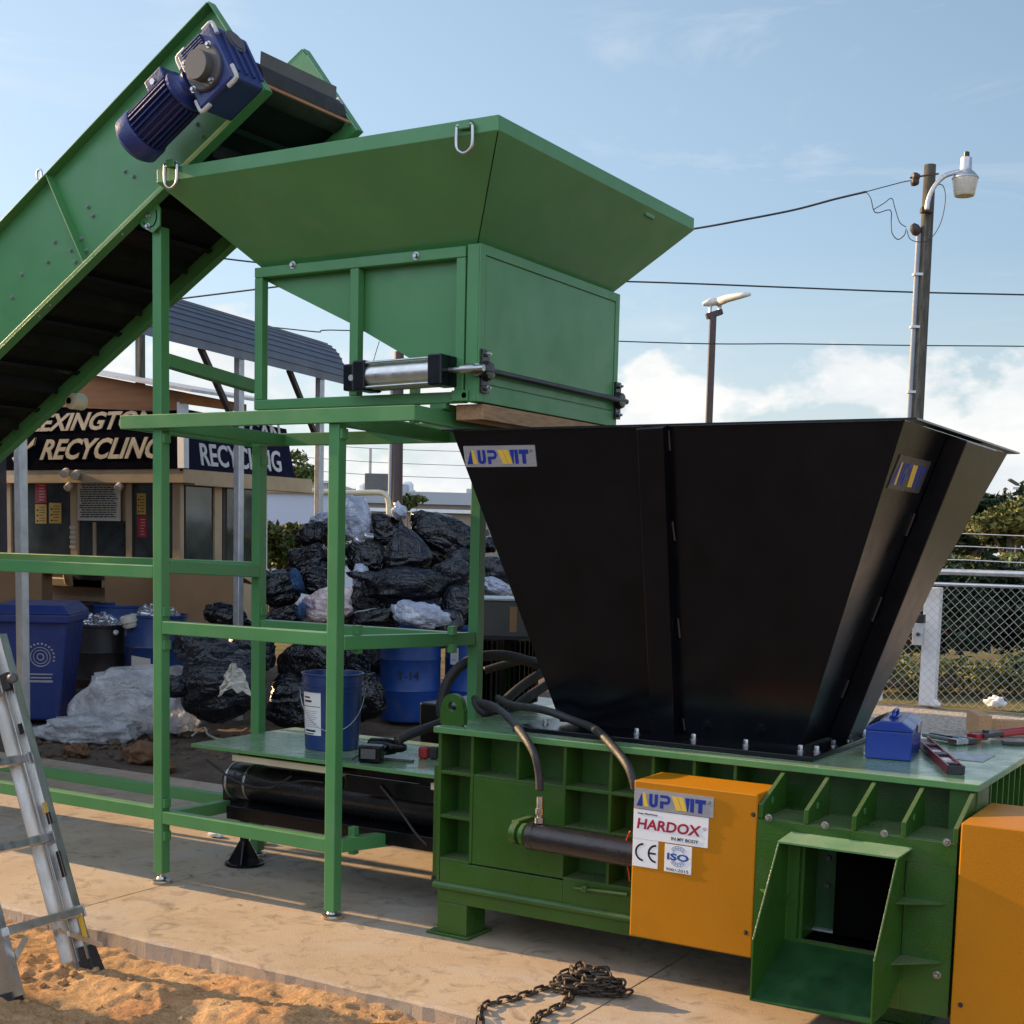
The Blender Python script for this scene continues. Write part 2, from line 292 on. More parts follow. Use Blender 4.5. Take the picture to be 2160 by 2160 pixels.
def ground_mat():
    m = bpy.data.materials.new('earth'); m.use_nodes = True
    t = m.node_tree; b = t.nodes['Principled BSDF']; L = t.links.new
    g = t.nodes.new('ShaderNodeNewGeometry'); P = g.outputs['Position']
    sp = t.nodes.new('ShaderNodeSeparateXYZ'); L(P, sp.inputs[0])
    def nz(s, d=6, r=0.6, dist=0.0):
        n = t.nodes.new('ShaderNodeTexNoise'); n.inputs['Scale'].default_value = s; n.inputs['Detail'].default_value = d; n.inputs['Roughness'].default_value = r; n.inputs['Distortion'].default_value = dist
        L(P, n.inputs['Vector']); return n.outputs['Fac']
    def rmp(f, stops):
        n = t.nodes.new('ShaderNodeValToRGB'); e = n.color_ramp.elements
        while len(e) < len(stops): e.new(0.5)
        for q, (p, c) in zip(e, stops): q.position = p; q.color = (*c, 1)
        L(f, n.inputs[0]); return n.outputs[0]
    def mr(v, a, c):
        n = t.nodes.new('ShaderNodeMapRange'); n.inputs[1].default_value = a; n.inputs[2].default_value = c; L(v, n.inputs[0]); return n.outputs[0]
    def mix(f, a, c):
        n = t.nodes.new('ShaderNodeMix'); n.data_type = 'RGBA'; L(f, n.inputs['Factor'])
        for s, v in (('A', a), ('B', c)):
            if isinstance(v, tuple): n.inputs[s].default_value = (*v, 1)
            else: L(v, n.inputs[s])
        return n.outputs['Result']
    sand = rmp(nz(3.0, 8), [(0.3, (0.40, 0.235, 0.110)), (0.55, (0.54, 0.335, 0.165)), (0.75, (0.60, 0.41, 0.225))])
    sand = mix(rmp(nz(1.3, 5), [(0.5, (0, 0, 0)), (0.68, (0.8, 0.8, 0.8))]), sand, (0.47, 0.205, 0.080))
    sand = mix(rmp(nz(90, 3), [(0.35, (0.5, 0.5, 0.5)), (0.6, (0, 0, 0))]), sand, (0.24, 0.12, 0.055))
    dirt = rmp(nz(4.0, 10, 0.7), [(0.3, (0.085, 0.060, 0.042)), (0.55, (0.145, 0.105, 0.075)), (0.75, (0.20, 0.15, 0.11))])
    dirt = mix(rmp(nz(24, 4, 0.7), [(0.60, (0, 0, 0)), (0.70, (0.8, 0.8, 0.8))]), dirt, (0.26, 0.22, 0.18))
    grav = rmp(nz(26, 5, 0.75), [(0.32, (0.10, 0.08, 0.06)), (0.5, (0.40, 0.34, 0.28)), (0.7, (0.58, 0.52, 0.45))])
    far = mix(mr(sp.outputs['X'], -5.5, -4.0), dirt, grav)
    grass = rmp(nz(2.0, 8, 0.7), [(0.3, (0.09, 0.085, 0.03)), (0.7, (0.19, 0.16, 0.06))])
    far = mix(mr(sp.outputs['Y'], 15.4, 15.8), far, grass)
    c = mix(mr(sp.outputs['Y'], 4.0, 4.4), sand, far)
    L(c, b.inputs['Base Color']); b.inputs['Roughness'].default_value = 0.95; b.inputs['Specular IOR Level'].default_value = 0.15
    bn = t.nodes.new('ShaderNodeBump'); bn.inputs['Strength'].default_value = 0.9; bn.inputs['Distance'].default_value = 0.02
    L(nz(34, 8, 0.7), bn.inputs['Height']); L(bn.outputs[0], b.inputs['Normal'])
    return m
M['concrete'] = concrete_mat(); M['earth'] = ground_mat()
# ------------------------------------------------------------------ mesh builder
OFF = {}
class MB:
    def __init__(s): s.v = []; s.f = []
    def add(s, vs, fs):
        b = len(s.v); s.v += [V(p) for p in vs]; s.f += [tuple(i + b for i in f) for f in fs]; return s
    def hexa(s, p):                                        # 8 corners: bottom ring 0-3, top ring 4-7
        return s.add(p, [(3, 2, 1, 0), (4, 5, 6, 7), (0, 1, 5, 4), (1, 2, 6, 5), (2, 3, 7, 6), (3, 0, 4, 7)])
    def box(s, x0, x1, y0, y1, z0, z1):
        return s.hexa([(x0, y0, z0), (x1, y0, z0), (x1, y1, z0), (x0, y1, z0), (x0, y0, z1), (x1, y0, z1), (x1, y1, z1), (x0, y1, z1)])
    def obox(s, c, ax, ay, az, sx, sy, sz):                # oriented box, full sizes
        c = V(c); ax, ay, az = (V(a).normalized() for a in (ax, ay, az)); P = []
        for k in (-.5, .5):
            for i, j in ((-.5, -.5), (.5, -.5), (.5, .5), (-.5, .5)): P.append(c + ax * sx * i + ay * sy * j + az * sz * k)
        return s.hexa(P)
    def beam(s, p, q, w, h, up=(0, 0, 1)):                 # bar from p to q; w sideways, h along up
        p, q = V(p), V(q); d = (q - p); side = d.cross(V(up)).normalized(); u = side.cross(d).normalized()
        return s.obox((p + q) / 2, d, side, u, d.length, w, h)
    def prism(s, poly, e):                                 # planar polygon extruded by vector e
        n = len(poly); P = [V(p) for p in poly]; e = V(e)
        return s.add(P + [p + e for p in P], [tuple(range(n - 1, -1, -1)), tuple(range(n, 2 * n))] + [(i, (i + 1) % n, (i + 1) % n + n, i + n) for i in range(n)])
    def tube(s, pts, r, n=8, cap=True):
        P = [V(p) for p in pts]; R = r if isinstance(r, (list, tuple)) else [r] * len(P)
        b = len(s.v); u = None
        for i, p in enumerate(P):
            d = (P[min(i + 1, len(P) - 1)] - P[max(i - 1, 0)]).normalized()
            if u is None: u = d.orthogonal().normalized()
            else: u = (u - d * u.dot(d)); u = u.normalized() if u.length > 1e-6 else d.orthogonal().normalized()
            w = d.cross(u)
            for k in range(n):
                a = 2 * math.pi * k / n; s.v.append(p + (u * math.cos(a) + w * math.sin(a)) * R[i])
        for i in range(len(P) - 1):
            for k in range(n): s.f.append((b + i * n + k, b + i * n + (k + 1) % n, b + (i + 1) * n + (k + 1) % n, b + (i + 1) * n + k))
        if cap: s.f.append(tuple(b + k for k in range(n - 1, -1, -1))); s.f.append(tuple(b + (len(P) - 1) * n + k for k in range(n)))
        return s
    def lathe(s, c, ax, prof, n=24):                       # prof: list of (radius, distance along axis)
        c = V(c); ax = V(ax).normalized(); u = ax.orthogonal().normalized(); w = ax.cross(u); b = len(s.v)
        for r, h in prof:
            for k in range(n):
                a = 2 * math.pi * k / n; s.v.append(c + ax * h + (u * math.cos(a) + w * math.sin(a)) * r)
        for i in range(len(prof) - 1):
            for k in range(n): s.f.append((b + i * n + k, b + i * n + (k + 1) % n, b + (i + 1) * n + (k + 1) % n, b + (i + 1) * n + k))
        s.f.append(tuple(b + k for k in range(n - 1, -1, -1))); s.f.append(tuple(b + (len(prof) - 1) * n + k for k in range(n)))
        return s
    def sheet(s, quad, t):                                 # flat polygon given a thickness t along its normal (centred)
        P = [V(p) for p in quad]; n = (P[1] - P[0]).cross(P[2] - P[0]).normalized()
        return s.prism([p - n * t / 2 for p in P], n * t)
    def build(s, name, m, parent=None, smooth=False, bevel=0.0, org=None, seg=2, autos=None):
        off = OFF[parent] if parent is not None else (V(org) if org is not None else V((0, 0, 0)))
        me = bpy.data.meshes.new(name); me.from_pydata([p - off for p in s.v], [], s.f); me.update()
        bm = bmesh.new(); bm.from_mesh(me); bmesh.ops.recalc_face_normals(bm, faces=bm.faces); bm.to_mesh(me); bm.free()
        me.materials.append(M[m] if isinstance(m, str) else m)
        o = bpy.data.objects.new(name, me); COL.objects.link(o)
        if parent is not None: o.parent = parent
        else: o.location = off
        OFF[o] = off
        if smooth:
            me.shade_smooth()
            if smooth != 'all': me.set_sharp_from_angle(angle=rad(38))
        if bevel:
            md = o.modifiers.new('bevel', 'BEVEL'); md.width = bevel; md.segments = seg; md.limit_method = 'ANGLE'; md.angle_limit = rad(40); md.harden_normals = False
        return o
def thing(name, loc, label, cat, group=None):
    o = bpy.data.objects.new(name, None); COL.objects.link(o); o.location = V(loc); o.empty_display_size = 0.1
    OFF[o] = V(loc); tag(o, label, cat, group); return o
def tag(o, label, cat, group=None):
    o['label'] = label; o['category'] = cat
    if group: o['group'] = group
    return o
def struct(o): o['kind'] = 'structure'; return o
def dup_at(src, loc):                                      # a repeat of a part under the same thing; loc in world space
    c = src.copy(); COL.objects.link(c); c.parent = src.parent
    c.location = V(loc) - OFF[src.parent]; OFF[c] = OFF[src.parent]; return c
def proto(name, mb, m, parent, loc, smooth=True):          # part built round its own origin, placed at loc
    me = bpy.data.meshes.new(name); me.from_pydata(mb.v, [], mb.f); me.update()
    bm = bmesh.new(); bm.from_mesh(me); bmesh.ops.recalc_face_normals(bm, faces=bm.faces); bm.to_mesh(me); bm.free()
    me.materials.append(M[m])
    if smooth: me.shade_smooth(); me.set_sharp_from_angle(angle=rad(38))
    o = bpy.data.objects.new(name, me); COL.objects.link(o); o.parent = parent; o.location = V(loc) - OFF[parent]; OFF[o] = OFF[parent]; return o
def text(name, body, o, rx, up, height, width, m, parent, bold=0.0, shear=0.0, thick=0.002, wave=None):
    cu = bpy.data.curves.new('t', 'FONT'); cu.body = body; cu.size = 1.0; cu.offset = bold; cu.shear = shear; cu.extrude = 0.0; cu.resolution_u = 3
    ob = bpy.data.objects.new('t', cu); COL.objects.link(ob); bpy.context.view_layer.update()
    me = bpy.data.meshes.new_from_object(ob.evaluated_get(bpy.context.evaluated_depsgraph_get()))
    xs = [v.co.x for v in me.vertices]; ys = [v.co.y for v in me.vertices]
    x0, x1, y0, y1 = min(xs), max(xs), min(ys), max(ys)
    rx = V(rx).normalized(); up = V(up).normalized(); n = rx.cross(up)
    mb = MB(); flat = [V(o) + rx * ((v.co.x - x0) / (x1 - x0) * width) + up * ((v.co.y - y0) / (y1 - y0) * height) for v in me.vertices]
    k = len(flat); mb.v = [p + n * thick for p in flat] + flat
    mb.f = [tuple(p.vertices) for p in me.polygons]
    from collections import Counter
    ec = Counter(tuple(sorted(e)) for p in me.polygons for e in p.edge_keys)
    for (a, b), c in ec.items():
        if c == 1: mb.f.append((a, b, b + k, a + k))
    bpy.data.objects.remove(ob); bpy.data.curves.remove(cu); bpy.data.meshes.remove(me)
    return mb.build(name, m, parent)
def bolt_mb(ax, r=0.009, h=0.008):
    a = V(ax).normalized(); mb = MB(); mb.lathe((0, 0, 0), a, [(r * 1.45, 0), (r * 1.45, h * 0.25)], 12); mb.lathe(a * h * 0.25, a, [(r, 0), (r, h * 0.75), (r * 0.8, h)], 6); return mb
def spline(pts, n=8):
    P = [V(p) for p in pts]; out = []
    for i in range(len(P) - 1):
        a, b, c, d = P[max(i - 1, 0)], P[i], P[i + 1], P[min(i + 2, len(P) - 1)]
        for k in range(n):
            t = k / n; out.append(0.5 * ((2 * b) + (c - a) * t + (2 * a - 5 * b + 4 * c - d) * t * t + (3 * b - a - 3 * c + d) * t ** 3))
    out.append(P[-1]); return out

# ------------------------------------------------------------------ ground, slab
def ground_z(x, y):
    far = min(1.0, max(0.0, (abs(x + 4) - 14) / 20))
    if y < 4.12:
        base = -0.092 + 0.030 * min(1, max(0, (y - 3.72) / 0.30))
        n = noise.noise(V((x * 1.1, y * 1.6, 0))) * 0.022 + noise.noise(V((x * 3.1, y * 4.3, 3))) * 0.015
        r = abs(noise.noise(V((x * 5.5 + 3, y * 8.0, 7)))); n += (0.5 - r) * 0.026 * (0.5 + 1.0 * abs(noise.noise(V((x * 1.7, y * 2.1, 11)))))
        n += noise.noise(V((x * 17, y * 21, 2))) * 0.012 - abs(noise.noise(V((x * 11 + 5, y * 9, 6)))) * 0.016 + noise.noise(V((x * 29, y * 33, 4))) * 0.005
        tr = math.exp(-((y - 3.55 - 0.16 * (x + 3.4)) / 0.09) ** 2) * max(0, min(1, (x + 4.1) * 2)); n += tr * (-0.018 + 0.010 * math.sin((x * 1.0 + abs(y - 3.55 - 0.16 * (x + 3.4)) * 1.3) * 150)) + noise.noise(V((x * 43, y * 43, 9))) * 0.0055
        t = min(1, max(0, (y - 3.62) / 0.40))
        crest = math.exp(-((y - 3.78 - 0.05 * noise.noise(V((x * 1.5, 0, 5)))) / 0.10) ** 2) * 0.035
        return (base + n + crest * (0.6 + noise.noise(V((x * 2.2, 1, 1))))) * (1 - far) + far * -0.06
    if y < 6.95: return -0.09
    t = min(1, (y - 6.95) / 0.3)
    n = noise.noise(V((x * 1.3, y * 1.3, 1))) * 0.03 + noise.noise(V((x * 4.3, y * 4.3, 4))) * 0.02 + max(0, noise.noise(V((x * 9, y * 9, 8))) - 0.1) * 0.05
    if x > -4.5: n *= 0.45
    return -0.03 + n * t * (1 if y < 16 else 0.3)
def axis(segs):
    out = []
    for a, b, st in segs:
        n = max(1, int(round((b - a) / st)))
        for i in range(n): out.append(a + (b - a) * i / n)
    out.append(segs[-1][1]); return out
gx = axis([(-900, -120, 260), (-120, -24, 24), (-24, -11, 0.6), (-11, -6, 0.07), (-5.6, -1.6, 0.0145), (-1.6, -0.9, 0.05), (-0.9, 2, 0.25), (2, 20, 3), (20, 120, 25), (120, 900, 260)])
gy = axis([(-300, -20, 140), (-20, 2.4, 2.5), (2.4, 3.1, 0.04), (3.1, 4.12, 0.0145), (4.12, 4.14, 0.02), (4.14, 6.95, 0.8), (6.95, 11, 0.06), (11, 17, 0.18), (17, 60, 5), (60, 900, 140)])
mb = MB(); nx = len(gx)
mb.v = [V((x, y, ground_z(x, y))) for y in gy for x in gx]
mb.f = [(j * nx + i, j * nx + i + 1, (j + 1) * nx + i + 1, (j + 1) * nx + i) for j in range(len(gy) - 1) for i in range(nx - 1)]
struct(mb.build('ground', 'earth', smooth='all'))

mb = MB()
xs = [-20, -14.79, -10.79, -8.79, -6.79, -4.80, -2.23, 0.35, 4.0]
def slab_edge(x): return 4.075 + 0.010 * noise.noise(V((x * 3, 0, 0))) + 0.006 * noise.noise(V((x * 17, 0, 4)))
for a, b in zip(xs[:-1], xs[1:]):
    a += 0.004; b -= 0.004
    n = max(2, int((b - a) / 0.05)); X = [a + (b - a) * i / n for i in range(n + 1)]
    top0 = [V((x, slab_edge(x) + 0.012, 0.0)) for x in X]; lipv = [V((x, slab_edge(x), -0.010 - 0.006 * abs(noise.noise(V((x * 30, 2, 0)))))) for x in X]
    bot = [V((x, slab_edge(x) - 0.004 + 0.012 * noise.noise(V((x * 12, 1, 1))), -0.2)) for x in X]
    bk = [V((x, 6.98, 0.0)) for x in X]; bkb = [V((x, 6.98, -0.2)) for x in X]
    rows = [bot, lipv, top0, bk, bkb]; base = len(mb.v)
    for r in rows: mb.v += r
    k = n + 1
    for j in range(4):
        for i in range(n): mb.f.append((base + j * k + i, base + j * k + i + 1, base + (j + 1) * k + i + 1, base + (j + 1) * k + i))
    mb.f.append(tuple(base + j * k for j in range(5))); mb.f.append(tuple(base + j * k + n for j in range(4, -1, -1)))
struct(mb.build('concrete_slab', 'concrete'))

# ------------------------------------------------------------------ support frame (tower)
G = 'green'
fr = thing('support_frame', (-4.3, 5.1, 0), 'tall green square-tube frame on levelling feet under the green hopper', 'frame')
PF = {'FL': (-4.838, 4.800), 'FM': (-3.775, 4.792), 'BL': (-4.86, 5.52), 'BR': (-3.575, 5.63)}
H = 0.056
for k, z0, z1 in (('FL', 0.052, 3.12), ('FM', 0.035, 2.193), ('BL', 0.03, 2.17), ('BR', 0.03, 2.17)):
    x, y = PF[k]; MB().box(x - H / 2, x + H / 2, y - H / 2, y + H / 2, z0, z1).build('post', G, fr, bevel=0.004)
    gz = 0.0
    MB().lathe((x, y, gz), (0, 0, 1), [(0.048, 0.0), (0.050, 0.004), (0.050, 0.010)], 20).build('foot_pad', 'terracotta', fr, smooth=True)
    ft = MB(); ft.lathe((x, y, gz + 0.0102), (0, 0, 1), [(0.048, 0), (0.047, 0.006), (0.026, 0.012), (0.020, 0.024), (0.008, 0.026), (0.008, z0 - gz + 0.002)], 20); ft.build('levelling_foot', 'steel', fr, smooth=True)
def rail(p, q, zc, w=0.055, h=0.062, nm='rail', ext=0.0):
    p, q = V((p[0], p[1], zc[0] if isinstance(zc, tuple) else zc)), V((q[0], q[1], zc[1] if isinstance(zc, tuple) else zc)); d = (q - p).normalized()
    return MB().beam(p + d * (H / 2 - ext), q - d * (H / 2 - ext), w, h).build(nm, G, fr, bevel=0.004)
fl, fm, bl_, br = PF['FL'], PF['FM'], PF['BL'], PF['BR']
rail(fl, fm, 1.255); rail(bl_, br, (1.235, 1.225)); rail(fm, br, (1.240, 1.232))
rail(fl, fm, 0.332); rail(bl_, br, (0.292, 0.285)); rail(fm, br, (0.330, 0.300)); rail(fl, bl_, (0.322, 0.302))
rail(fl, bl_, (1.545, 1.515)); rail(fl, bl_, (2.52, 2.46))
# conveyor leg bay running off to the left
for y, z, x1 in ((4.800, 1.518, fl[0]), (4.800, 0.345, fl[0]), (5.52, 1.535, bl_[0]), (5.52, 0.275, bl_[0])):
    MB().beam((-9.2, y, z), (x1 - H / 2, y, z), 0.055, 0.062).build('rail', G, fr, bevel=0.004)
for y in (4.80, 5.52): MB().box(-7.9 - H / 2, -7.9 + H / 2, y - H / 2, y + H / 2, 0.0, 1.62).build('post', G, fr, bevel=0.004)
# top platform
ZP = 2.226
MB().box(-5.05, -3.335, 4.742, 4.770, 2.193, 2.257).build('platform_beam', G, fr, bevel=0.003)
MB().beam((-3.352, 4.772, ZP), (-3.352, 5.62, ZP - 0.02), 0.034, 0.064).build('platform_beam', G, fr, bevel=0.003)
MB().beam((-5.033, 4.772, ZP), (-5.033, 5.62, ZP - 0.02), 0.034, 0.064).build('platform_beam', G, fr, bevel=0.003)
MB().beam((-5.05, 5.635, ZP - 0.02), (-3.335, 5.635, ZP - 0.02), 0.030, 0.064).build('platform_beam', G, fr, bevel=0.003)
MB().beam((-4.80, 4.772, ZP - 0.01), (-4.80, 5.62, ZP - 0.025), 0.055, 0.060).build('platform_beam', G, fr, bevel=0.003)
MB().beam((-3.775, 4.772, ZP - 0.01), (-3.775, 5.62, ZP - 0.025), 0.055, 0.060).build('platform_beam', G, fr, bevel=0.003)
# rail tabs and corner brackets
for p in ((-3.772, 4.93, 1.29), (-3.60, 5.44, 1.275), (-3.772, 4.92, 0.375)):
    for dz in (0.0, -0.085): MB().box(p[0] - 0.004, p[0] + 0.030, p[1] - 0.018, p[1] + 0.018, p[2] + dz - 0.018, p[2] + dz + 0.024).build('tab', G, fr, bevel=0.002)
for (x, y), zs in ((fl, (2.15, 1.33, 1.17, 0.40, 0.24)), (bl_, (2.09, 1.31, 0.36)), (fm, (2.15,))):
    for z in zs: MB().box(x + H / 2, x + H / 2 + 0.014, y - 0.022, y + 0.022, z - 0.022, z + 0.022).build('bracket', G, fr, bevel=0.002)
# slotted pivot bracket at the head of the front left post
br_o = [aY(u / 4.6, 300 + v / 4.6, 4.745) for u, v in ((1330, 735), (1505, 555), (1550, 640), (1548, 805), (1478, 880), (1372, 820))]
pb = MB().prism(br_o, (0, 0.010, 0)).build('pivot_bracket', G, fr, bevel=0.001)
arc = [aY(u / 4.6, 300 + v / 4.6, 4.7438) for u, v in ((1393, 775), (1410, 805), (1440, 822), (1475, 815), (1500, 790), (1516, 745), (1518, 690), (1510, 655))]
MB().tube(spline(arc, 3), 0.0026, 5).build('slot', 'dark', pb)
bb = proto('bolt', bolt_mb((0, -1, 0), 0.010, 0.012), 'steel', pb, aY(1440 / 4.6, 300 + 718 / 4.6, 4.745)); dup_at(bb, aY(1438 / 4.6, 300 + 818 / 4.6, 4.745))

# ------------------------------------------------------------------ conveyor
CA = rad(30.35); U = V((math.cos(CA), 0, math.sin(CA))); N = V((-math.sin(CA), 0, math.cos(CA))); C0 = V((-4.71, 0, 3.276))
def cv(s, y, t): return C0 + U * s + N * t + V((0, y, 0))
S0, S1, T1 = -5.6, 0.675, 0.520
YN, YF = 4.750, 5.350
cn = thing('belt_conveyor', (-8.5, 5.05, 1.0), 'green inclined belt conveyor rising to the right with a blue gear motor at its head', 'conveyor')
def plate(y0, y1, yl):
    poly = [cv(S0, y0, 0.0), cv(S1, y0, 0.0), cv(S1 - 0.075, y0, T1), cv(S0, y0, T1)]
    return MB().prism(poly, (0, y1 - y0, 0))
MB_ = plate(YN, YN + 0.006, 0); MB_.build('side_panel', G, cn)
plate(YF, YF + 0.006, 0).build('side_panel', G, cn)
def flange(ya, yb, t0, t1, s0=S0, s1=S1):
    return MB().prism([cv(s0, ya, t0), cv(s1, ya, t0), cv(s1, ya, t1), cv(s0, ya, t1)], (0, yb - ya, 0)).build('flange', G, cn, bevel=0.0015)
flange(4.700, YN + 0.006, -0.0065, -0.0003); flange(4.700, YN + 0.006, T1 + 0.0003, T1 + 0.0065, s1=S1 - 0.076)
flange(4.700, 4.705, 0.0, 0.016, s1=S1)
flange(YF - 0.001, 5.40, -0.0065, -0.0003); flange(YF - 0.001, 5.40, T1 + 0.0003, T1 + 0.0065, s1=S1 - 0.076)
for yy in (YN, YF + 0.006):                                   # folded head edge
    a, b = (yy - 0.045, yy - 0.0005) if yy == YN else (yy + 0.0005, yy + 0.045)
    MB().prism([cv(S1 + 0.001, a, -0.006), cv(S1 + 0.007, a, -0.006), cv(S1 - 0.068, a, T1 + 0.006), cv(S1 - 0.075, a, T1 + 0.006)], (0, b - a, 0)).build('head_flange', G, cn, bevel=0.0015)
for ss in (-0.62, -2.05, -3.5, -4.9):                          # upright stiffeners
    MB().prism([cv(ss, 4.702, 0.0), cv(ss + 0.006, 4.702, 0.0), cv(ss + 0.006, 4.702, T1), cv(ss, 4.702, T1)], (0, 0.0475, 0)).build('stiffener', G, cn, bevel=0.001)
# belt with cleats: carrying run and return run
YB0, YB1 = YN + 0.012, YF - 0.006
mb = MB(); mb.prism([cv(S0, YB0, 0.060), cv(S1 - 0.075, YB0, 0.060), cv(S1 - 0.075, YB0, 0.068), cv(S0, YB0, 0.068)], (0, YB1 - YB0, 0))
mb.prism([cv(S0, YB0, 0.195), cv(S1 - 0.075, YB0, 0.195), cv(S1 - 0.075, YB0, 0.203), cv(S0, YB0, 0.203)], (0, YB1 - YB0, 0))
mb.build('belt', 'belt', cn)
ss = S0 + 0.2; k = 0
while ss < S1 - 0.3:
    MB().prism([cv(ss, YB0 + 0.035, 0.010), cv(ss + 0.010, YB0 + 0.035, 0.010), cv(ss + 0.045, YB0 + 0.035, 0.0598), cv(ss - 0.015, YB0 + 0.035, 0.0598)], (0, YB1 - YB0 - 0.07, 0)).build('cleat', 'belt', cn, bevel=0.003)
    MB().beam(cv(ss + 0.17, YB0, 0.040), cv(ss + 0.17, YB1, 0.040), 0.03, 0.006, up=N).build('cross_bar', 'black', cn)
    ss += 0.375
MB().lathe(cv(S1 - 0.075, YB0, 0.128), (0, 1, 0), [(0.075, 0), (0.078, 0.004), (0.078, YB1 - YB0 - 0.004), (0.075, YB1 - YB0)], 28).build('head_pulley', 'rubber', cn, smooth=True)
MB().tube([cv(S1 - 0.075, YN - 0.03, 0.128), cv(S1 - 0.075, YF + 0.05, 0.128)], 0.02, 12).build('shaft', 'steel', cn, smooth=True)
# belt scraper bar under the pulley and a cleat coming over the top
MB().beam(cv(S1 - 0.01, YB0, 0.045), cv(S1 - 0.01, YB1, 0.045), 0.006, 0.016, up=N).build('scraper', 'plywood', cn)
fp = [aY(550, 106, 4.80), None, None, None]
b0 = aY(551, 108, 4.775); b1 = aX(709, 184, b0.x); b2 = aX(705, 217, b0.x - 0.01); b3 = V((b2.x, b0.y, b2.z))
MB().sheet([b0, V((b0.x, b1.y, b0.z)), V((b2.x, b1.y, b0.z - 0.175)), V((b2.x, b0.y, b0.z - 0.175))], 0.006).build('top_cleat', 'grey', cn)
for tt in (0.30,):
    pass
rl = MB().lathe(aX(148, 845, -6.10), (0, 1, 0), [(0.040, 0), (0.046, 0.004), (0.046, 0.085), (0.040, 0.09)], 20).build('return_roller', 'cream', cn, smooth=True)
MB().lathe(aX(145, 845, -6.10) + V((0, -0.003, 0)), (0, 1, 0), [(0.018, 0), (0.018, 0.0025)], 16).build('roller_bore', 'dark', rl)
# side bolts
pts = [(u / 4.6, 300 + v / 4.6) for u, v in ((1215, 282), (1300, 333), (857, 628), (905, 713), (795, 937), (535, 967), (690, 1050), (843, 1050), (735, 1160), (467, 1160), (213, 1285), (120, 1507))]
pts += [(380 + u / 4.6, v / 4.6) for u, v in ((165, 1205), (215, 1325))]
b = proto('bolt', bolt_mb((0, -1, 0), 0.0085, 0.009), 'boltgrey', cn, aY(*pts[0], YN))
for p in pts[1:]: dup_at(b, aY(*p, YN))
for s_ in range(12): dup_at(b, cv(-1.9 - 0.3 * s_, YN, 0.12 + 0.2 * (s_ % 2)))
bv = proto('bolt', bolt_mb(-N, 0.006, 0.006), 'boltgrey', cn, cv(-1.02, 4.725, -0.0065))
for s_ in (-0.93, -0.35, -1.9, -2.6): dup_at(bv, cv(s_, 4.725, -0.0065))
# lifting eye on the top flange
e = aY(83, 368, 4.73); MB().tube([e + V((math.cos(a) * 0.018, 0, math.sin(a) * 0.024)) for a in [i * math.pi / 10 for i in range(21)]], 0.005, 8, cap=False).build('lifting_eye', 'galv', cn, smooth='all')
MB().obox(aY(709, 222, 5.335) + V((0, 0.0, 0)), U, (0, 1, 0), N, 0.07, 0.02, 0.04).build('bearing_block', 'galv', cn, bevel=0.003)

# gear motor on the near head panel
gm = MB(); YG = 4.515
T_, R_, B_, L_ = (aY(442, 44, YG), aY(494, 158, YG), aY(421, 240, YG), aY(371, 118, YG))
cen = (T_ + R_ + B_ + L_) / 4
gs = (((T_ - L_) + (R_ - B_)) / 2).length; gt = (((T_ - R_) + (L_ - B_)) / 2).length
gu = U.copy(); gn = N.copy()
gd = 4.75 - YG - 0.002
gb = gm.obox(cen + V((0, gd / 2, 0)), gu, (0, 1, 0), gn, gs * 0.97, gd, gt * 0.97).build('gearbox', 'motor', cn, bevel=0.012)
for i in range(4):                                             # cast cooling fins on the head side and the upper side
    y = YG + 0.05 + i * 0.048
    MB().obox(cen + gu * (gs * 0.485 + 0.005) + V((0, y - YG, 0)), gu, (0, 1, 0), gn, 0.012, 0.012, gt * 0.7).build('fin', 'motor', gb, bevel=0.002)
for i in range(4):
    MB().obox(cen + gn * (gt * (0.30 + i * 0.045)) + gu * (-gs * 0.06) + V((0, -0.006, 0)), gu, (0, 1, 0), gn, gs * 0.55, 0.012, 0.008).build('fin', 'motor', gb, bevel=0.002)
MB().lathe(cen + gu * (gs * 0.485) + gn * (gt * 0.30) + V((0, gd * 0.55, 0)), gu, [(0.055, 0), (0.055, 0.008), (0.042, 0.010), (0.042, 0.014)], 20).build('inspection_cover', 'grey', gb, smooth=True)
fc = MB(); fc.lathe(cen + V((0, -0.016, 0)) - gn * 0.01, (0, 1, 0), [(0.090, -0.004), (0.096, 0.002), (0.096, 0.016)], 32).build('cover_flange', 'grey', gb, smooth=True)
MB().lathe(cen + V((0, -0.062, 0)) - gn * 0.01, (0, 1, 0), [(0.060, 0), (0.062, 0.002), (0.062, 0.042)], 40).build('shaft_cap', 'grey', gb)
bq = proto('bolt', bolt_mb((0, -1, 0), 0.010, 0.012), 'steel', gb, cen + V((0, -0.02, 0)) + gu * 0.075 + gn * 0.045)
for a_, b_ in ((-0.07, 0.062), (0.015, -0.09), (-0.085, -0.06)): dup_at(bq, cen + V((0, -0.02, 0)) + gu * a_ + gn * b_)
hu, hn = gs * 0.485 + 0.006, gt * 0.485 + 0.006
for su in (-1, 1):
    for sn in (-1, 1):
        p0 = cen + gu * su * hu + gn * sn * hn + V((0, 0.012, 0))
        MB().tube([p0 - gu * su * 0.058, p0 - gu * su * 0.016, p0 - gu * su * 0.004 - gn * sn * 0.004, p0 - gn * sn * 0.016, p0 - gn * sn * 0.062], 0.010, 8).build('corner_guard', 'pale', gb, smooth=True)
mo0 = cen - gu * (gs * 0.485); ym = V((0, 0.045, 0)); mo0 = mo0 + ym + gn * 0.022
md_ = -(gu * 0.93 + gn * 0.0).normalized()
MB().lathe(mo0, md_, [(0.062, 0), (0.058, 0.03), (0.075, 0.05), (0.098, 0.055), (0.098, 0.068)], 24).build('motor_neck', 'motor', gb, smooth=True)
